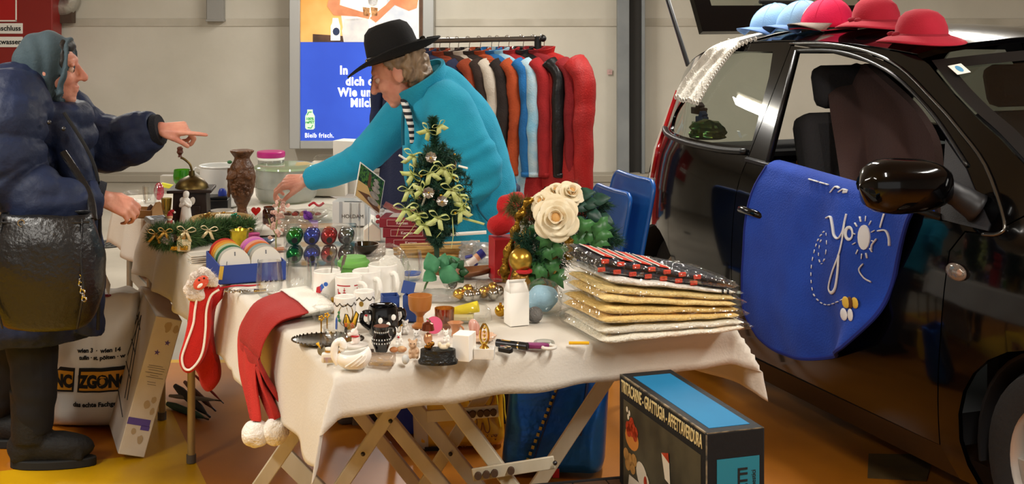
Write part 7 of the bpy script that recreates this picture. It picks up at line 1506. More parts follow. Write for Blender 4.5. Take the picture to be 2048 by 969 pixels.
def garment(px, L, m, label, cat='jacket', sw=.225, sl=.60, sr=.052, knit=0, col=None, name='jacket', seed=0, flare=.03, hang='black', th=.045, zipm=None):
    L *= 1.13; px += 4
    f_ = (px-ra_px(0))/(ra_px(1)-ra_px(0)); k = ra+(rbb-ra)*f_
    hz = k.z-.075; base_ = Vector((k.x, k.y, hz)); hr = frame_R(G, (0, 0, 1)); ang = math.degrees(math.atan2(G.y, G.x))
    hg = thing('coat_hanger', 'hanger on the rail holding %s' % label.split(' hanging')[0].split(' with')[0].split(' in')[0], 'hanger', base_, ang)
    hk = [(0, 0, 0), (0, 0, .045), (.004, 0, .066), (0, 0, .09), (-.02, 0, .0935), (-.026, 0, .078)]
    obj('hook', MB().tube(spline(hk, 5), .0022, 6), M_chrome, hg); obj('bar', MB().tube([(-sw*.9, 0, -.062), (-.02, 0, -.006), (.02, 0, -.006), (sw*.9, 0, -.062)], .008, 8), mat('hanger_' + hang, {'black': '18181a', 'wood': 'a87c48', 'green': '6f9c78', 'white': 'd8d4cc'}[hang], .5), hg)
    t = thing(name, label, cat, base_, ang, 'garments on the clothes rail')
    def body(u, v):
        a = 2*math.pi*u; c, s = math.cos(a), math.sin(a)
        if v < .16: q = v/.16; w_ = .055+(sw-.055)*q**.8; z = .0-.065*q; tk = .03+.02*q
        else: q = (v-.16)/.84; w_ = sw*(.98-.06*math.sin(q*3.1))+flare*q; z = -.065-(L-.065)*q; tk = th+.012*q
        x = w_*math.copysign(abs(c)**.75, c); y = tk*math.copysign(abs(s)**.8, s)
        f = .010*math.sin(x*42+seed*2+2*nz((x*4, v*2, seed), 1))*min(1, v*2)+.012*nz((x*6, v*5, seed+y*8), 1)
        if knit: f += .003*math.sin(v*150)
        return Vector((x, y+f*(1 if s > 0 else .9), z+.004*nz((x*8, seed, y*9), 1)))
    bo = obj('garment_body', MB().grid(body, 34, 40 if not knit else 90, cu=True), m, t, ang=180)
    for s in (-1, 1):
        pts = spline([(s*(sw-.045), 0, -.050), (s*(sw+.012), -.005, -.11), (s*(sw+.030), -.012, -.28), (s*(sw+.028), -.02, -.44), (s*(sw+.030), -.012, -.05-sl)], 8); N = len(pts)
        rs = [sr*(1.05-.30*i/N)*(1+.015*math.sin(i*1.9+seed))+(.002*math.sin(i*3.1) if knit else 0) for i in range(N)]
        sv = MB().tube(pts, rs, 14, sq=.8); sv.v = [tuple(Vector(v)+Vector((.012*nz(v, 9, seed), .010*nz(v, 11, seed+2), 0))) for v in sv.v]; obj('sleeve', sv, m, t, ang=180)
        if not knit: obj('cuff', MB().tube([pts[-1]+Vector((0, 0, .02)), pts[-1]-Vector((0, 0, .004))], sr*.80, 14, sq=.85), m, t, ang=180)
    cl = MB().grid(lambda a, b: Vector(((.058+.012*b)*math.cos(2*math.pi*a), (.034+.010*b)*math.sin(2*math.pi*a)-.0, -.012+.045*b-.02*max(0, -math.sin(2*math.pi*a))*b)), 24, 4, cu=True)
    obj('collar', cl, col or m, t, ang=180, sol=.006)
    if zipm: obj('front_edge', MB().tube([(.02, -.05-th*.2, -.06), (.03, -th-.020, -.3), (.03, -th-.024, -L+.02)], .005, 6), zipm, t)
    return t
def ra_px(f): v = ra+(rbb-ra)*f; return 1024+F*v.x/v.y
def fab(n, c, c2=None, r=.9, **k): return mat(n, c, r, bump=.3, bs=120, col2=c2, ns=9, **k)
garment(822, .78, fab('g_navy', '1c2444'), 'navy coat hanging farthest left on the rail behind seller', 'coat', seed=1, name='coat')
garment(850, .70, fab('g_navy2', '242a46'), 'dark blue jacket hanging just right of the navy coat', seed=2)
garment(878, .66, fab('g_rust', '8f3c1e', '7a3018'), 'rust knitted pullover hanging beside the dark brown jacket', 'pullover', knit=1, seed=3, name='pullover', hang='green')
garment(898, .68, fab('g_brown', '2c1f1a', '3a2a22'), 'dark brown jacket hanging on a green hanger', seed=4, hang='green')
garment(916, .66, fab('g_cream', 'c8beb0', 'b7ab9c'), 'cream cardigan hanging between two dark jackets', 'cardigan', seed=5, name='cardigan')
garment(938, .66, fab('g_fur', '1d1614', '2c211d'), 'black brown furry jacket hanging left of the orange cardigan', seed=6, hang='wood')
garment(960, .72, fab('g_orange', 'b04a22', '963c18'), 'orange ribbed knitted cardigan hanging on wooden hanger', 'cardigan', knit=1, seed=7, name='cardigan', hang='wood')
garment(982, .76, fab('g_blue', '1f6aa8', '1a5c96'), 'strong blue fleece jacket hanging right of the orange cardigan', seed=8)
garment(996, .70, fab('g_light', 'b4c8d0', '7cb4d0'), 'pale blue and white blouse hanging in the middle of the rail', 'blouse', seed=9, name='blouse', hang='white')
garment(1016, .76, fab('g_red1', 'a01e20', '8c181c'), 'red pullover hanging left of the black leather jacket', 'pullover', seed=10, name='pullover', hang='wood')
garment(1044, .76, mat('g_leather', '131214', .35, bump=.3, bs=40), 'black leather jacket hanging between red garments', seed=11, hang='white')
garment(1066, .76, fab('g_dkred', '8e1c22', '7c161c'), 'dark red jacket hanging second from the right end', seed=12)
garment(1084, .80, fab('g_bright', 'b01a18', '9c1616', r=.6), 'bright red rain jacket hanging at the right end of the rail', seed=13, sw=.24, sr=.07, flare=.09, th=.06, sl=.72)
# ---- blue chairs --------------------------------------------------------------------
m_cb = mat('blue_plastic', '1f62b8', .28, coat=.3, col2='1c58a8', ns=6)
def chair(loc, rz, label):
    t = thing('plastic_chair', label, 'chair', loc, rz, 'blue plastic chairs by the car')
    def back(u, v):   # x across, y depth, z up; rounded corners by superellipse
        x = (2*u-1); z = .44+.44*v; w_ = .20-.012*v; k = 1 if v < .85 else (1-((v-.85)/.15)**3*.14)
        return Vector((x*w_*k, .17+.10*v+.012*(x*x)*25*.04-.02, z))
    obj('backrest', MB().grid(back, 17, 14), m_cb, t, ang=180, sol=.012, soff=0)
    rim = spline([back(0, 0), back(0, .5), back(0, .8), back(0, .93), back(.01, .985), back(.06, 1), back(.3, 1), back(.5, 1), back(.7, 1), back(.94, 1), back(.99, .985), back(1, .93), back(1, .8), back(1, .5), back(1, 0)], 5); obj('rim', MB().tube(rim, .010, 8), m_cb, t, ang=180)
    obj('seat', MB().grid(lambda u, v: Vector(((2*u-1)*(.20-.01*v), -.19+.36*v, .445-.025*math.sin(math.pi*u)*(1-.4*v)-.02*max(0, .15-v)*6)), 13, 13), m_cb, t, ang=180, sol=.012, soff=0)
    for x in (-1, 1):
        obj('leg', MB().tube([(x*.17, -.15, .43), (x*.19, -.20, .012)], .011, 10), M_dsteel, t); obj('leg', MB().tube([(x*.165, .16, .47), (x*.19, .24, .012)], .011, 10), M_dsteel, t)
    return t
ca = math.degrees(math.atan2(CN.y, CN.x))+90
p0 = D(1264, 357, 5.50); cb = Vector((p0.x, p0.y, 0))+CN*.25
chair(cb, ca, 'rear blue plastic chair of the pair, taller back nearest the car'); c2 = chair(cb+CN*.055+Vector((-.022, .02, 0)), ca, 'front blue plastic chair of the pair, standing before the taller one'); c2.scale = (.94, .94, .94)
# ---- large carton on the floor, leaning to the table --------------------------------
h_ = Vector((.93, .365, 0)).normalized(); dep = Vector((-.365, .93, 0)).normalized(); th = math.radians(15.5); up = h_*math.sin(th)+Vector((0, 0, 1))*math.cos(th); tk = h_*math.cos(th)-Vector((0, 0, 1))*math.sin(th)
RB = Matrix((tk, dep, up)).transposed(); b0 = P(236, 925, 0); b0.z = .028
t = thing('airer_carton', 'worn flat carton with purple stars leaning against the table leg', 'carton', b0, R=RB)
m_kb = mat('carton_white', 'dad4c8', .8, col2='cbc2b2', ns=5, bump=.1, bs=30); m_kg = mat('carton_grey', 'b3aaa4', .8, col2='c3bbb2', ns=4); m_pu = mat('print_purple', '5a4a9c', .6); m_lg = mat('print_lightgrey', '8d867e', .7)
W3, D3, H3 = .092, .54, .485
obj('carton_body', MB().box((W3/2, D3/2, H3/2), (W3, D3, H3)), m_kb, t, bev=.003)
obj('printed_side', MB().box((-.0008, D3/2, H3/2), (.001, D3*.99, H3*.99)), m_kg, t)
for x, z, r in ((.062, .40, .011), (.036, .362, .011)):
    pts = [((r if k % 2 == 0 else r*.42)*math.sin(k*math.pi/5), (r if k % 2 == 0 else r*.42)*math.cos(k*math.pi/5)) for k in range(10)]; obj('printed_star', MB().add([(x+a, -.0008, z+b) for a, b in pts], [tuple(range(10))]), m_pu, t)
m = MB()
for k, (z, w_) in enumerate(((.315, .05), (.308, .06), (.300, .055), (.290, .06), (.282, .03), (.275, .06), (.258, .03), (.25, .03))): m.box((.045+.003*(k % 3), -.0006, z), (w_, .0008, .0018))
obj('printed_lines', m, m_lg, t, kind='stuff'); obj('purple_band', MB().box((.040, -.0006, .118), (.078, .0008, .024)), m_pu, t); obj('purple_band', MB().box((.066, -.0006, .100), (.03, .0008, .016)), m_pu, t)
q = random.Random(2); 
for k, (x, z, r) in enumerate(((.07, .20, .009), (.05, .18, .011), (.075, .16, .008), (.03, .085, .008), (.06, .06, .010), (.05, .455, .012), (.078, .45, .010))):
    obj('torn_patch', MB().add([(x+r*(1+.4*nz((a, k, 0), 1.7))*math.cos(a*.524), -.0012, z+r*1.4*(1+.5*nz((a, k, 3), 1.3))*math.sin(a*.524)) for a in range(12)], [tuple(range(12))]), mat('kraft_torn', 'b3a080', .9), t)
ln = MB(); Ls = lambda a, b: ln.tube([(-.002, a[0], a[1]), (-.002, b[0], b[1])], .0022, 4)
for a, b in (((.10, .10), (.44, .14)), ((.10, .16), (.30, .42)), ((.16, .15), (.36, .42)), ((.30, .42), (.40, .12)), ((.36, .42), (.46, .16)), ((.14, .22), (.42, .24)), ((.20, .30), (.40, .32)), ((.24, .38), (.40, .40))): Ls(a, b)
obj('airer_drawing', ln, mat('print_charcoal', '3b3a40', .7), t, kind='stuff')
# ---- white carrier bag with trade print ---------------------------------------------
zb = P(172, 868, 0); t = thing('carrier_bag', 'big white plastic carrier bag with black and yellow print', 'bag', zb+Vector((0, .10, 0)))
m_pl = mat('white_polythene', 'd2ccc2', .45, spec=.4, bump=.12, bs=20)
def yf(x, z): return -.095*(1-min(1, (abs(x)/.185))**3)*(1-.55*max(0, z-.30)/.2)-.012*nz((x*9, z*7, 3), 1)-.008*nz((x*22, z*6, 8), 1)
def zbag(u, v):
    a = 2*u; front = a < 1; x = (-1+2*a if front else 1-2*(a-1))*.180*(1-.10*v); z = .50*v+(.03*nz((x*14, 1 if front else 5, 2), 1) if v > .8 else 0)
    e = min(1, v*10)**.5; y = yf(x, z)*e if front else .09*(1-(abs(x)/.185)**3)*e
    return Vector((x, y, z))
obj('bag_body', MB().grid(zbag, 56, 26, cu=True), m_pl, t, ang=180, sol=.002, soff=0)
hd = MB().grid(lambda a, b: Vector((-.07+.14*a, -.05+.02*b, .50+.10*math.sin(math.pi*a)+.035*b)), 14, 3); obj('handle', hd, m_pl, t, ang=180, sol=.002)
def onbag(s, size, x, z, m, par, bold=0, lift=.004, narrow=1.0):
    me = textmesh(s, size, ext=.0003, bold=bold, narrow=narrow)
    for v in me.vertices: X, Z = x+v.co.x, z+v.co.y; v.co = Vector((X, yf(X, Z)-lift-v.co.z, Z))
    me.materials.clear(); me.materials.append(m); o = bpy.data.objects.new('lettering', me); link(o, par); return o
onbag('wien 3  ·  wien 14', .021, .045, .305, M_matblk, t, .0009); onbag('tulln · st. pölten · w', .020, .055, .279, M_matblk, t, .0009); onbag('das echte Fachgeschäft', .023, .055, .105, M_matblk, t, .0009)
m = MB()
for cx, cz in ((.0715, .292), (.0795, .292), (.139, .118), (.146, .118)): m.ball((cx, yf(cx, cz)-.003, cz+.0005), (.0015, .001, .0015), 6, 4)
def plate(x0, x1, z0, z1, m, lift):
    k = MB().grid(lambda a, b: Vector((x0+(x1-x0)*a+.010*(b-.5), yf(x0+(x1-x0)*a, z0+(z1-z0)*b)-lift, z0+(z1-z0)*b)), 12, 5); return obj('logo_plate', k, m, t, ang=180)
m_ly = mat('logo_amber', 'c98a22', .5)
for x0, x1, s, xx in ((-.03, .15, 'ZGONC', .062), (-.172, -.045, 'ONC', -.11)):
    p = plate(x0, x1, .150, .242, M_matblk, .0035); p2 = plate(x0+.007, x1-.007, .157, .228, m_ly, .0045); onbag(s, .062, xx, .188, M_matblk, p, .004, .006, .78)
solo('red_leaf', MB().ball((0, 0, 0), (.016, .010, .006), 10, 6), mat('dark_red', '7a1824', .6), 'dark red scrap lying in the top of the carrier bag', 'scrap', zb+Vector((.06, .06, .497)))
# ---- umbrellas lying behind the carton ----------------------------------------------
ub = P(370, 830, 0)
for i, (c_, l, a, b, r) in enumerate((('2a2a2c', 'black folded umbrella lying under the table, longest of the bundle', (-.10, .20, .09), (.12, -.05, .02), .016), ('5c3a2c', 'brown rolled stick umbrella lying in the bundle', (-.06, .24, .10), (.14, 0, .035), .011), ('8e2a2a', 'thin red stick in the umbrella bundle', (-.02, .26, .14), (.17, .05, .06), .005), ('2c4a3a', 'green rolled umbrella lowest in the bundle', (-.12, .12, .02), (.12, -.10, .015), .014), ('77736c', 'grey umbrella with bent handle in the bundle', (-.12, .16, .05), (.16, -.02, .08), .009))):
    t = thing('umbrella', l, 'umbrella', ub); A_, B_ = Vector(a)*.75, Vector(b)*.75; obj('canopy', MB().tube([A_, A_.lerp(B_, .2), A_.lerp(B_, .8), B_], [r*.6, r, r*.9, r*.3], 10), mat('umb_%d' % i, c_, .7), t); obj('tip', MB().tube([B_, B_+(B_-A_)*.12], r*.22+.001, 6), M_dsteel, t)
# ---- bags and suitcase beyond the near table ----------------------------------------
def sack(name, label, x0, x1, yb, yt, dep, m, rz=0, seed=0, taper=.06, lean=0):
    b = P((x0+x1)/2, yb, 0); s = F/b.y; w_ = (x1-x0)/s; hh = (yb-yt)/s+.02
    t = thing(name, label, 'bag', b+Vector((0, dep/2, 0)), rz)
    def f(u, v):
        a = 2*math.pi*u; c, q = math.cos(a), math.sin(a); k = 1-taper*v; e = min(1, v*14)**.5
        return Vector((w_/2*k*e*math.copysign(abs(c)**.35, c)+lean*v, dep/2*(1-.45*v)*e*math.copysign(abs(q)**.5, q)+.012*nz((c*2, v*3, seed), 1), hh*v+.012*nz((c*3, q*2, seed+v), 1)*(v > .9)))
    obj('bag_body', MB().grid(f, 48, 16, cu=True), m, t, ang=180, sol=.002, soff=0); return t, w_, hh
t, w_, hh = sack('paper_bag', 'yellow bag with brown dog drawing and paw prints under the table', 826, 1008, 903, 770, .16, mat('bag_yellow', 'd9a412', .4, coat=.2, col2='cf9810', ns=6), 4, 1)
fy = lambda z: -.082*(1-.45*min(1, z/hh))-.012
bd_ = mat('print_brown', '7a4a22', .5); m = MB()
def cur(pts, r=.0022): m.tube(spline([(x, fy(z), z) for x, z in pts], 5), r, 5)
cur([(.03, .20), (.035, .16), (.02, .13), (.025, .10)]); cur([(.07, .20), (.075, .17), (.10, .155), (.115, .17), (.12, .20)]); cur([(.055, .13), (.06, .10), (.055, .07), (.065, .06), (.075, .075), (.08, .10), (.09, .07), (.10, .065), (.105, .08), (.10, .11), (.095, .135)]); cur([(.035, .10), (.03, .08), (.037, .068), (.045, .085), (.045, .12)]); cur([(.06, .155), (.075, .165), (.10, .15), (.095, .13), (.07, .13), (.06, .155)])
obj('dog_drawing', m, bd_, t, kind='stuff'); m = MB(); q = random.Random(4)
for k in range(20):
    x, z = q.uniform(-.02, .14), q.uniform(.015, .06); m.ball((x, fy(z), z), (.0035, .0015, .003), 6, 4)
    for d_ in (-.004, 0, .004): m.ball((x+d_, fy(z), z+.005), (.0014, .001, .0016), 5, 4)
obj('paw_prints', m, bd_, t, kind='stuff'); obj('white_gusset', MB().grid(lambda a, b: Vector((-w_/2-.001+.05*a-.01*b, -.055-.03*a+.005*b, .008+hh*.95*b)), 5, 8), mat('bag_white', 'c9c2b4', .5), t, ang=180, sol=.002)
obj('base_print', MB().box((-.10, -.088, .012), (.05, .002, .014)), M_matblk, t)
for x in (.10, .125): obj('strap', MB().tube(spline([(x, -.05, hh*.95), (x+.03, -.06, hh*.75), (x+.035, -.07, hh*.5), (x+.045, -.06, hh*.3)], 5), .006, 6, sq=.4), mat('strap_yellow', 'd8b822', .5), t)
m_fo = mat('blue_foil', '1450a8', .28, metal=.55, bump=.5, bs=14, col2='1868c0', ns=5)
t, w_, hh = sack('foil_bag', 'shiny blue insulated bag with yellow stitched zip behind the table legs', 1003, 1212, 962, 745, .22, m_fo, -6, 3, .05, .03)
m = MB()
for k in range(16): v = k/15; z = hh*(.98-.80*v); m.box((.02-.10*v+.03*(z/hh), -.118*(1-.45*z/hh)-.010, z), (.010, .003, .011), rot(0, 14, 0))
obj('zip', m, mat('zip_yellow', 'b09a3a', .5), t, kind='stuff'); obj('zip_tape', MB().tube([(.05, -.07, hh*.98), (-.055, -.115, hh*.18)], .012, 6, sq=.25), mat('zip_navy', '12244a', .6), t); obj('seam', MB().tube([(.13, -.06, hh*.98), (.10, -.11, hh*.4)], .005, 6), mat('zip_navy', '12244a', .6), t)
obj('red_tag', MB().box((.02, -.125, .03), (.022, .003, .03)), c_red, t)
sack('blue_bag', 'dark blue bag standing left of the yellow bag on the floor', 782, 838, 876, 790, .14, mat('bag_navy', '1a2f9c', .6), 0, 5)
sc2 = P(745, 858, 0); t = thing('suitcase', 'old grey brown suitcase lying in shade under the middle table', 'suitcase', sc2+Vector((0, .2, 0)), 18); obj('shell', MB().box((0, 0, .07), (.36, .26, .14)), mat('suitcase_brown', '4a3f36', .7, bump=.2), t, bev=.02); obj('handle', MB().tube(spline([(-.06, -.13, .07), (-.05, -.155, .075), (.05, -.155, .075), (.06, -.13, .07)], 5), .008, 8), M_black, t)
for s in (-1, 1): obj('strap', MB().box((s*.11, -.001, .0705), (.03, .272, .146)), mat('strap_tan', '6b5a44', .7), t, bev=.004)
# ---- kitchen machine box on a crate -------------------------------------------------
nl = Vector((.4025, 2.80, 0)); fl = Vector((.235, 3.24, 0)); nr = Vector((.5326, 2.842, 0)); L4 = (fl-nl).length; W4 = (nr-nl).length; exx = (nr-nl).normalized(); RB = frame_R(exx, (0, 0, 1)); H4 = .262; zb = .70-H4
crc = Vector((.27, 2.93, 0)); t = thing('wooden_crate', 'low brown crate with black edges carrying the kitchen machine box', 'crate', crc, 14); m_wk = mat('crate_wood', '5a3c26', .7, col2='3f2a1a', ns=8, stretch=(1, .2, 1))
zt = zb-.003
for k in range(7): obj('slat', MB().box((-.255+.085*k, 0, zt-.008), (.082, .70, .016)), m_wk, t, bev=.002)
for y in (-.345, .345): obj('side_board', MB().box((0, y, (zt-.02)/2), (.60, .014, zt-.02)), m_wk, t); obj('edge_trim', MB().box((0, y*1.012, zt-.005), (.62, .012, .014)), M_matblk, t)
for x in (-.296, .296): obj('side_board', MB().box((x, 0, (zt-.02)/2), (.014, .68, zt-.02)), m_wk, t); obj('edge_trim', MB().box((x*1.02, 0, zt-.005), (.012, .70, .014)), M_matblk, t)
t = thing('kitchen_machine_box', 'old black and blue kitchen machine box with Italian lettering and food photo', 'box', Vector((nl.x, nl.y, zb)), R=RB)
m_bk = mat('carton_black', '16181a', .65, spec=.25, bump=.1); m_cy = mat('carton_blue', '16709e', .65, spec=.2, col2='146894', ns=5); m_tl = mat('carton_teal', '1a7488', .4)
obj('carton_body', MB().box((W4/2, L4/2, H4/2), (W4, L4, H4)), m_bk, t, bev=.004); obj('blue_top', MB().box((W4/2, L4/2-.005, H4+.0004), (W4*.70, L4*.86, .001)), m_cy, t)
obj('worn_edge', MB().box((.002, L4/2, H4-.001), (.0045, L4*.98, .003)).box((W4/2, .001, H4-.001), (W4*.97, .002, .002)).box((.0015, .001, H4/2), (.003, .002, H4*.97)), mat('worn_card', '8a7a5e', .9, col2='2a2824', ns=40), t, kind='stuff')
ep = obj('end_panel', MB().box((W4*.54, -.0006, H4*.40), (W4*.72, .001, H4*.76)), m_tl, t); text('BIALETTI', .030, M_matblk, ep, (W4*.62, -.0014, H4*.52), rot(90) @ rot(0, 0, 90), bold=.0012, narrow=.8); text('elettrodomestici', .015, M_matblk, ep, (W4*.80, -.0014, H4*.50), rot(90) @ rot(0, 0, 90), narrow=.9)
def side(name, pts, m, lay, par=None): return obj(name, MB().add([(-.0006-.0004*lay, y, z) for y, z in pts], [tuple(range(len(pts)))]), m, par or t, smooth=False)
# on the long side: y runs away from the viewer, so the picture's left is large y
sy = lambda a: L4*(1-a); sz = lambda b: H4*(1-b)
ph = side('photo', [(sy(.06), sz(.2)), (sy(.95), sz(.2)), (sy(.95), sz(1.0)), (sy(.06), sz(1.0))], mat('food_backdrop', '4a4636', .45, col2='2b2a22', ns=9), 0)
ttl = text('TRITACARNE - GRATTUGIA - AFFETTAVERDURA', .040, mat('title_cream', 'd8c690', .5), t, (-.0012, L4*.5, sz(.095)), Matrix(((0, 0, -1), (-1, 0, 0), (0, 1, 0))), bold=.0006)
bb = [v.co.x for v in ttl.data.vertices]; kx = L4*.93/(max(bb)-min(bb))
for v in ttl.data.vertices: v.co.x *= kx
def el(cx, cy, a, b, n=16, r=0): return [(sy(cx+(a*math.cos(k*2*math.pi/n)*math.cos(r)-b*math.sin(k*2*math.pi/n)*math.sin(r))), sz(cy+1.9*(a*math.cos(k*2*math.pi/n)*math.sin(r)+b*math.sin(k*2*math.pi/n)*math.cos(r)))) for k in range(n)]
m_tom = mat('food_red', 'b83a1c', .4, col2='8e2814', ns=60); m_orb = mat('food_orange', 'c07a34', .4); m_pot = mat('food_potato', 'b98a4c', .5, col2='a07438', ns=60); m_wm = mat('food_white', 'd2c8b4', .4); m_bd = mat('food_bread', 'c2a06a', .5)
side('bowl', el(.17, .50, .085, .055), m_orb, 1, ph)
for c in ((.13, .46), (.17, .44), (.21, .46), (.15, .40), (.19, .40), (.17, .36), (.22, .42), (.12, .42)): side('tomato', el(c[0], c[1], .028, .026, 10), m_tom, 2, ph)
for c in ((.10, .68), (.15, .70), (.20, .68), (.12, .76), (.18, .76)): side('potato', el(c[0], c[1], .035, .03, 10), m_pot, 2, ph)
side('machine', [(sy(.12), sz(1.0)), (sy(.14), sz(.84)), (sy(.30), sz(.84)), (sy(.36), sz(1.0))], m_wm, 3, ph); side('machine_funnel', el(.30, .76, .075, .055, 16, .5), m_wm, 3, ph); side('grinder_disc', el(.345, .79, .045, .04, 14), m_wm, 4, ph); side('mince', el(.345, .79, .02, .03, 10), m_tom, 5, ph)
side('grater', [(sy(.53), sz(.42)), (sy(.62), sz(.46)), (sy(.63), sz(.64)), (sy(.57), sz(.62))], m_wm, 3, ph); side('grater_top', [(sy(.53), sz(.42)), (sy(.61), sz(.38)), (sy(.62), sz(.46))], m_tom, 4, ph)
side('cutting_board', [(sy(.40), sz(1.0)), (sy(.44), sz(.82)), (sy(.56), sz(.74)), (sy(.60), sz(1.0))], m_bd, 2, ph); side('onion', el(.62, .86, .035, .06), m_wm, 3, ph); side('bread', el(.76, .90, .06, .06), m_bd, 3, ph); side('slicer', el(.74, .76, .045, .05), mat('food_dark', '3a322c', .4), 3, ph); side('carrot', [(sy(.86), sz(.86)), (sy(.92), sz(1.0)), (sy(.89), sz(1.0))], m_tom, 3, ph)
for c in ((.11, .27), (.14, .29), (.125, .33)): side('garlic', el(c[0], c[1], .012, .014, 8), m_wm, 2, ph)
# ---- on, over and inside the car ----------------------------------------------------
def car_uz(x, y, off=0.0):
    """where the line of sight through a picture point meets the near car side (Newton steps)"""
    u, z = .3, .8
    def pr(u, z): p = cwW(u, z, off); return 1024+F*p.x/p.y, F*(H-p.z)/p.y
    for i in range(60):
        a = pr(u, z); e = 1e-4; b = pr(u+e, z); c = pr(u, z+e); j = ((b[0]-a[0])/e, (b[1]-a[1])/e, (c[0]-a[0])/e, (c[1]-a[1])/e); d = j[0]*j[3]-j[1]*j[2]
        if abs(d) < 1: break
        dx, dy = x-a[0], y-a[1]; u += max(-.1, min(.1, .6*(dx*j[3]-dy*j[2])/d)); z += max(-.1, min(.1, .6*(j[0]*dy-j[1]*dx)/d))
    return u, z
CR = Matrix((CU, -CN, Vector((0, 0, 1)))).transposed()
def car_w(u, y, z): return cc+CR @ Vector((u, y, z))
def roof_at(px, y):
    """point on the roof at side offset y that is seen at picture column px"""
    k = (px-1024)/F; u = 0.0
    A_ = cc-CN*y; u = (k*A_.y-A_.x)/(CU.x-k*CU.y); a = max(0, min(1, (u+.95)/1.67)); e = cw(u, zr(u)); s = y/(-e.y); uu = u-.10*max(0, a-.5)*2*(1-s*s); 
    return car_w(u, y, zr(uu)+.004+.062*max(0, 1-s*s)**.8)
def felt_hat(px, y, r, label, rz=0, bow=True):
    p = roof_at(px, y); t = thing('felt_hat', label, 'hat', p+Vector((0, 0, .004)), rz, 'red felt hats on the car roof'); m = mat('raspberry_felt', 'a8182e', .95, bump=.15, bs=250, sheen=.35, col2='b01c34', ns=12)
    obj('crown', MB().lathe([(r*.585, .016), (r*.60, .03), (r*.58, r*.42), (r*.50, r*.62), (r*.36, r*.75), (r*.16, r*.815), (0, r*.82)], 36, cap=False), m, t, ang=180, sol=.003)
    obj('brim', MB().grid(lambda a, b: Vector(((r*.585+r*.42*b)*math.cos(2*math.pi*a), (r*.585+r*.42*b)*math.sin(2*math.pi*a)*.95, .030-.026*b**1.3+.006*math.sin(4*math.pi*a+1)*b)), 48, 6, cu=True), m, t, ang=180, sol=.004)
    obj('hat_band', MB().torus((0, 0, .030), r*.60, .007, 40, 8), mat('raspberry_dark', '8c1226', .9), t)
    if bow: obj('band_bow', MB().ball((-r*.60, -.02, .034), (.02, .012, .010), 10, 6).ball((-r*.66, .01, .036), (.018, .012, .009), 10, 6), MATS['raspberry_dark'], t)
felt_hat(1843, -.50, .148, 'nearest raspberry red felt hat on the roof edge'); felt_hat(1752, -.36, .150, 'raspberry red felt hat lying behind the nearest one', 20)
p = roof_at(1650, -.42); t = thing('felt_ribbon', 'dark red felt strip lying flat on roof left of the hats', 'felt', p+Vector((0, 0, .008)), -30); obj('strip', MB().grid(lambda a, b: Vector((-.13+.26*a, -.04+.08*b, .004+.004*math.sin(a*9))), 14, 4), mat('raspberry_felt', 'a8182e', .95), t, ang=180, sol=.004)
def cap_(px, y, rz, m, mb_, label, name='baseball_cap', patch=None, tilt=0):
    p = roof_at(px, y); t = thing(name, label, 'cap', p+Vector((0, 0, .006)), rz); r = .102
    def dome(u, v): a = 2*math.pi*u; e = math.pi/2*v; return Vector((r*1.08*math.cos(a)*math.cos(e), r*.92*math.sin(a)*math.cos(e), .006+.115*math.sin(e)**.9*(1-.10*math.cos(a)*math.cos(e))))
    obj('crown', MB().grid(dome, 36, 12, cu=True), m, t, ang=180, sol=.002); obj('button', MB().ball((0, 0, .121), (.007, .007, .004), 10, 6), m, t)
    obj('bill', MB().grid(lambda a, b: Vector(((r*1.06*math.cos(-1.15+2.3*a)+.070*b*math.cos((-1.15+2.3*a)*.75)), r*.92*math.sin(-1.15+2.3*a)*(1+.05*b), .014-.004*b-.030*b*abs(2*a-1)**2+.006)), 20, 7), mb_, t, ang=180, sol=.003)
    for k in range(3):
        a0 = k*math.pi/3+.5; obj('seam', MB().tube([dome(a0/(2*math.pi), v/8)+Vector((0, 0, .001)) for v in range(9)]+[dome(a0/(2*math.pi)+.5, v/8)+Vector((0, 0, .001)) for v in range(7, -1, -1)], .001, 4), m, t)
    if patch:
        a = patch[1]; n = MB().grid(lambda u, v: dome(a/(2*math.pi)+.045*math.cos(2*math.pi*u)*v, .42+.20*math.sin(2*math.pi*u)*v)*1.012, 16, 3, cu=True); obj('badge', n, patch[0], t, ang=180)
    return t
m_lb = mat('cap_blue', '8db6dc', .85, bump=.2, bs=250); m_nv = mat('cap_bill_navy', '5d7fb4', .8); m_pk2 = mat('cap_pink', 'd8144e', .85, bump=.2, bs=250); m_gb = mat('cap_bill_grey', '8c8076', .85, bump=.2, bs=250)
cap_(1550, -.40, 205, m_lb, m_nv, 'pale blue cap at the rear end of the row on the roof', patch=(mat('badge_white', 'd8dce4', .8), -1.0)); cap_(1604, -.40, 205, m_lb, m_nv, 'pale blue cap beside the pink one on the roof', patch=(mat('badge_white', 'd8dce4', .8), -1.0)); cap_(1655, -.36, 205, m_pk2, m_gb, 'bright pink cap with grey bill on the car roof', patch=(mat('badge_pale', 'd8a0a8', .8), -.6))
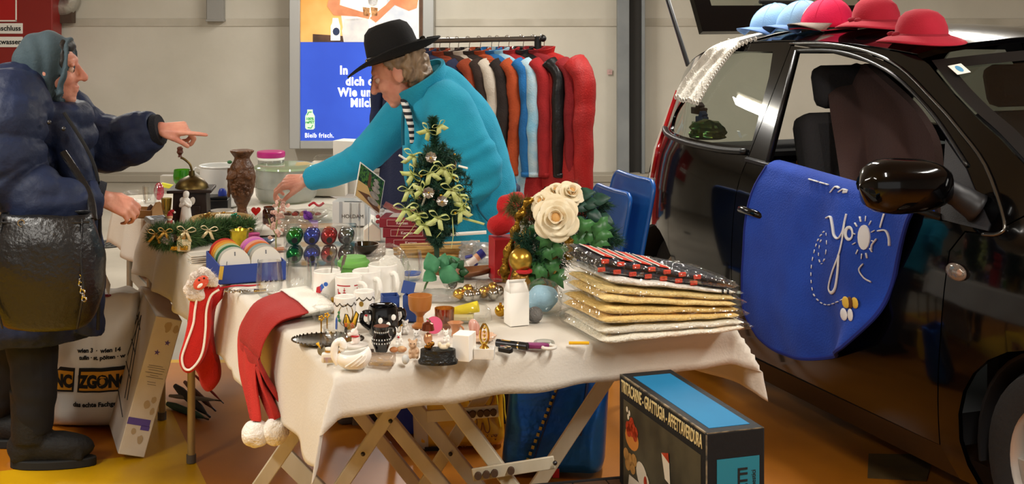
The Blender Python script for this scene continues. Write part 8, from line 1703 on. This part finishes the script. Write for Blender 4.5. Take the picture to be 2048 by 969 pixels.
# lace runner over roof and rear corner
m_la = mat('lace_white', 'e6e1d6', .9, bump=.5, bs=120, sheen=.2)
Lp = [roof_at(1545, -.30)+Vector((0, 0, .008)), roof_at(1500, -.40)+Vector((0, 0, .010))]+[cwW(*car_uz(x, y, .014), .016) for x, y in ((1428, 92), (1392, 130), (1365, 165), (1351, 192))]
Rp = [roof_at(1590, -.36)+Vector((0, 0, .008)), roof_at(1545, -.48)+Vector((0, 0, .010))]+[cwW(*car_uz(x, y, .014), .016) for x, y in ((1482, 88), (1452, 118), (1424, 155), (1396, 202))]
t = thing('lace_runner', 'white lace runner draped over rear roof corner and side window', 'cloth', Lp[2]); o = Vector(t.location); ls, rs = spline(Lp, 8), spline(Rp, 8); N = len(ls)
def lace(u, v):
    s = u*(N-1); k = min(int(s), N-2); a = ls[k].lerp(ls[k+1], s-k); b = rs[k].lerp(rs[k+1], s-k); p = a.lerp(b, v)-o
    return p+CN*(.008*math.sin(v*14+u*3)*u)+Vector((0, 0, .004*math.sin(v*11)))
obj('runner', MB().grid(lace, 46, 16), m_la, t, ang=180, sol=.002)
m = MB()
for k in range(15):
    v = (k+.5)/15; p = lace(1, v)+Vector((0, 0, -.006)); m.torus(p+CN*.003, .009, .0030, 12, 5, frame_R(CU, CN))
for k in range(26):
    p = lace(.30+.70*k/26, 1.0); m.torus(p+CN*.004+CU*.006, .008, .0026, 12, 5, frame_R(CU, CN))
obj('scalloped_edge', m, m_la, t, kind='stuff'); m = MB(); q = random.Random(6)
for k in range(60):
    u, v = q.uniform(.3, .98), q.uniform(.08, .9); c = lace(u, v)+CN*.004; a0 = q.uniform(0, 6); m.tube([c+(CU*math.cos(a0+j*.5)+Vector((0, 0, 1))*math.sin(a0+j*.5))*.011 for j in range(7)], .0014, 4)
obj('lace_pattern', m, m_la, t, kind='stuff')
# ---- blue blanket over the door -----------------------------------------------------
lf = spline([(*car_uz(x, y), 0) for x, y in ((1545, 332), (1512, 400), (1502, 480), (1499, 560), (1503, 620), (1530, 668))], 8); rf = spline([(*car_uz(x, y), 0) for x, y in ((1838, 418), (1815, 480), (1795, 540), (1775, 600), (1762, 640), (1722, 690))], 8); M_ = len(lf)
def blank_off(u, z, a, b): return .022+.012*b+.034*math.sin(a*13-b*4.5)*max(0, a-.25)*1.5*min(1, b*1.6)+.010*math.sin(a*7)*b+.003*nz((u*9, z*9, 1), 1)
def bl_uz(a, b):
    s = b*(M_-1); k = min(int(s), M_-2); l = lf[k].lerp(lf[k+1], s-k); r = rf[k].lerp(rf[k+1], s-k); p = l.lerp(r, a); sag = -.065*math.sin(math.pi*a)**.8*b**3
    return p.x, p.y+sag
def blanket(a, b):
    u, z = bl_uz(a, b); return cwW(u, z, blank_off(u, z, a, b))
o = cwW(.45, .75); t = thing('blanket', 'royal blue fleece blanket with white lettering and bee hanging from the car window', 'blanket', o)
m_fb = mat('royal_fleece', '123a9c', .95, bump=.35, bs=160, sheen=.3, col2='1644ae', ns=7)
def full(a, b):
    if b < .12:   # part lying over the sill and down inside
        q = b/.12; u, z = bl_uz(a, 0); top = cwW(u, z+.004, .022)
        return (cwW(u, z-.10, -.085).lerp(cwW(u, z+.012, -.05), min(1, q*2)) if q < .5 else cwW(u, z+.012, -.05).lerp(top, (q-.5)*2)+Vector((0, 0, .010*math.sin((q-.5)*6.28))))-o
    return blanket(a, (b-.12)/.88)-o
obj('fleece', MB().grid(full, 60, 64), m_fb, t, ang=180, sol=.007, soff=0)
hem = [blanket(0, k/24)-o for k in range(25)]+[blanket(k/24, 1)-o for k in range(1, 25)]+[blanket(1, 1-k/24)-o for k in range(1, 25)]; obj('hem', MB().tube(hem, .008, 6), mat('navy_hem', '0f2378', .9), t)
m_wp = mat('print_white_fleece', 'd8dade', .95)
def bl_pt(x, y, lift=.008):
    # nearest blanket parameters for a picture point, then lifted off the cloth
    a, b = (x-1502)/300, (y-340)/330
    for i in range(40):
        w = blanket(a, b); px, py = 1024+F*w.x/w.y, F*(H-w.z)/w.y; a += .5*(x-px)/300; b += .5*(y-py)/330; a = max(0, min(1, a)); b = max(0, min(1, b))
    return blanket(a, b)+CN*lift-o
def stroke(name, pts, r=.006, sm=5, kind=None): return obj(name, MB().tube(spline([bl_pt(*p) for p in pts], sm), r, 6, sq=.5), m_wp, t, ang=180)
stroke('letter', [(1657, 436), (1665, 434), (1669, 452), (1672, 470), (1680, 477), (1689, 464), (1693, 445), (1697, 428)]); stroke('letter', [(1693, 445), (1688, 480), (1681, 510), (1668, 545), (1661, 575), (1666, 586), (1674, 577), (1679, 545), (1681, 510)])
stroke('letter', [(1702+7*math.cos(k*.63), 467+12*math.sin(k*.63)) for k in range(11)])
sun = [bl_pt(1731+12*math.cos(k*.393), 475+25*math.sin(k*.393)) for k in range(16)]; obj('sun', MB().add(sun+[p-CN*.007 for p in sun], [tuple(range(16)), tuple(range(31, 15, -1))]+[(k, (k+1) % 16, 16+(k+1) % 16, 16+k) for k in range(16)]), m_wp, t)
for k in range(12):
    a = k*.5236+.2; stroke('sun_ray', [(1731+17*math.cos(a), 475+33*math.sin(a)), (1731+23*math.cos(a), 475+44*math.sin(a))], .0038, 1)
for pts in (((1781, 408), (1772, 428), (1764, 455)), ((1760, 462), (1775, 461), (1782, 475), (1783, 492)), ((1730, 528), (1722, 540), (1732, 556), (1746, 564)), ((1757, 478), (1748, 490), (1747, 500)), ((1622, 354), (1628, 341)), ((1630, 355), (1634, 344), (1640, 346), (1638, 356)), ((1644, 349), (1650, 345), (1653, 353), (1647, 357), (1644, 349)), ((1656, 358), (1660, 350)), ((1664, 385), (1674, 370), (1682, 364)), ((1681, 384), (1690, 366), (1698, 368), (1694, 378), (1690, 384), (1698, 383))): stroke('letter', pts, .0055, 4)
dash = spline([(x, y, 0) for x, y in ((1652, 463), (1641, 478), (1633, 500), (1627, 530), (1626, 560), (1631, 588), (1645, 605), (1660, 610), (1676, 605), (1692, 597))], 4)
for k in range(0, len(dash)-2, 2): stroke('dash', [(dash[k].x, dash[k].y), (dash[k].lerp(dash[k+1], .9).x, dash[k].lerp(dash[k+1], .9).y)], .0036, 1)
dash = spline([(x, y, 0) for x, y in ((1656, 466), (1657, 490), (1653, 518), (1646, 528), (1641, 512), (1643, 490), (1648, 476))], 3)
for k in range(0, len(dash)-2, 2): stroke('dash', [(dash[k].x, dash[k].y), (dash[k].lerp(dash[k+1], .9).x, dash[k].lerp(dash[k+1], .9).y)], .0032, 1)
for nm, x, y, rx, rz, mm in (('bee_body', 1696, 605, .014, .017, mat('bee_yellow', 'd8b44a', .9)), ('bee_stripe', 1704, 606, .010, .018, mat('bee_brown', '5a3418', .9)), ('bee_head', 1714, 606, .013, .016, MATS['bee_yellow']), ('bee_wing', 1692, 629, .013, .018, m_wp), ('bee_wing', 1705, 630, .010, .018, m_wp)):
    obj(nm, MB().ball((0, 0, 0), (rx*1.5, .004, rz*1.15), 14, 6), mm, t, loc=bl_pt(x, y, .009), R=frame_R(CU, (0, 0, 1)))
# ---- brown coat over the front seat -------------------------------------------------
lc = spline([(x, y, 0) for x, y in ((1648, 165), (1662, 195), (1672, 250), (1682, 310), (1694, 400), (1700, 450))], 6); rc = spline([(x, y, 0) for x, y in ((1745, 128), (1832, 205), (1878, 275), (1888, 340), (1892, 400), (1895, 450))], 6)
o = cwW(.6, 1.1, -.25); t = thing('brown_coat', 'brown coat draped over the front seat inside the car', 'coat', o)
def coatf(a, b):
    s = b*(len(lc)-1); k = min(int(s), len(lc)-2); l = lc[k].lerp(lc[k+1], s-k); r = rc[k].lerp(rc[k+1], s-k); p = l.lerp(r, a); off = -.20-.05*math.sin(a*3.1)+.022*math.sin(a*13+1.5*b)*min(1, b+.3)-.10*(1-b)**4-.05*a
    u, z = car_uz(p.x, p.y, off); return cwW(u, z, off)-o
obj('coat_cloth', MB().grid(coatf, 26, 26), mat('brown_wool', '3f2a26', .95, bump=.3, bs=150, sheen=.2), t, ang=180, sol=.03)
# cane handle and toys seen through the windows
hp2 = cwW(*car_uz(1612, 305, -.35), -.35); solo('cane_handle', MB().torus((0, 0, 0), .045, .010, 20, 8, frame_R(CU, CN), 40, 250).tube([(-.03, 0, -.035), (0, 0, -.40)], .010, 8), mat('cane_wood', '8a4e22', .4), 'curved brown cane handle leaning inside the open car window', 'cane', hp2)
for x, y, l, mm, w_ in ((1398, 222, 'brown wooden toy aeroplane in the rear side window', mat('toy_brown', '6b3a22', .6), .10), (1404, 240, 'blue toy block in the rear side window', mat('toy_blue', '2c4a7c', .6), .07)):
    u, z = car_uz(x, y, -.12); p = cwW(u, z, -.12); m = MB().box((0, 0, 0), (w_, .03, .03)).box((.01, 0, .02), (.03, .03, .03), rot(0, 30, 0)).box((w_*.4, 0, .012), (w_*.6, .012, .012)); solo('wooden_toy', m, mm, l, 'toy', p, math.degrees(math.atan2(CU.y, CU.x)), bev=.003)
u, z = car_uz(1415, 262, -.12); p = cwW(u, z, -.12); wt = wrapped('foil_gift', 'green and yellow foil wrapped gift in the rear side window', 'gift', p-Vector((0, 0, .04)), .075, .05, .09, .016, 33, .4, mat('green_foil', '2f8a5a', .2, metal=.7, col2='9a9a3a', ns=22))
u, z = car_uz(1418, 270, -.12); zs = z-.03; obj('parcel_shelf', MB().box((-.72, 0, zs-.045), (.42, 1.18, .02)), m_inner, car)
bpy.data.scenes.remove(TMP)
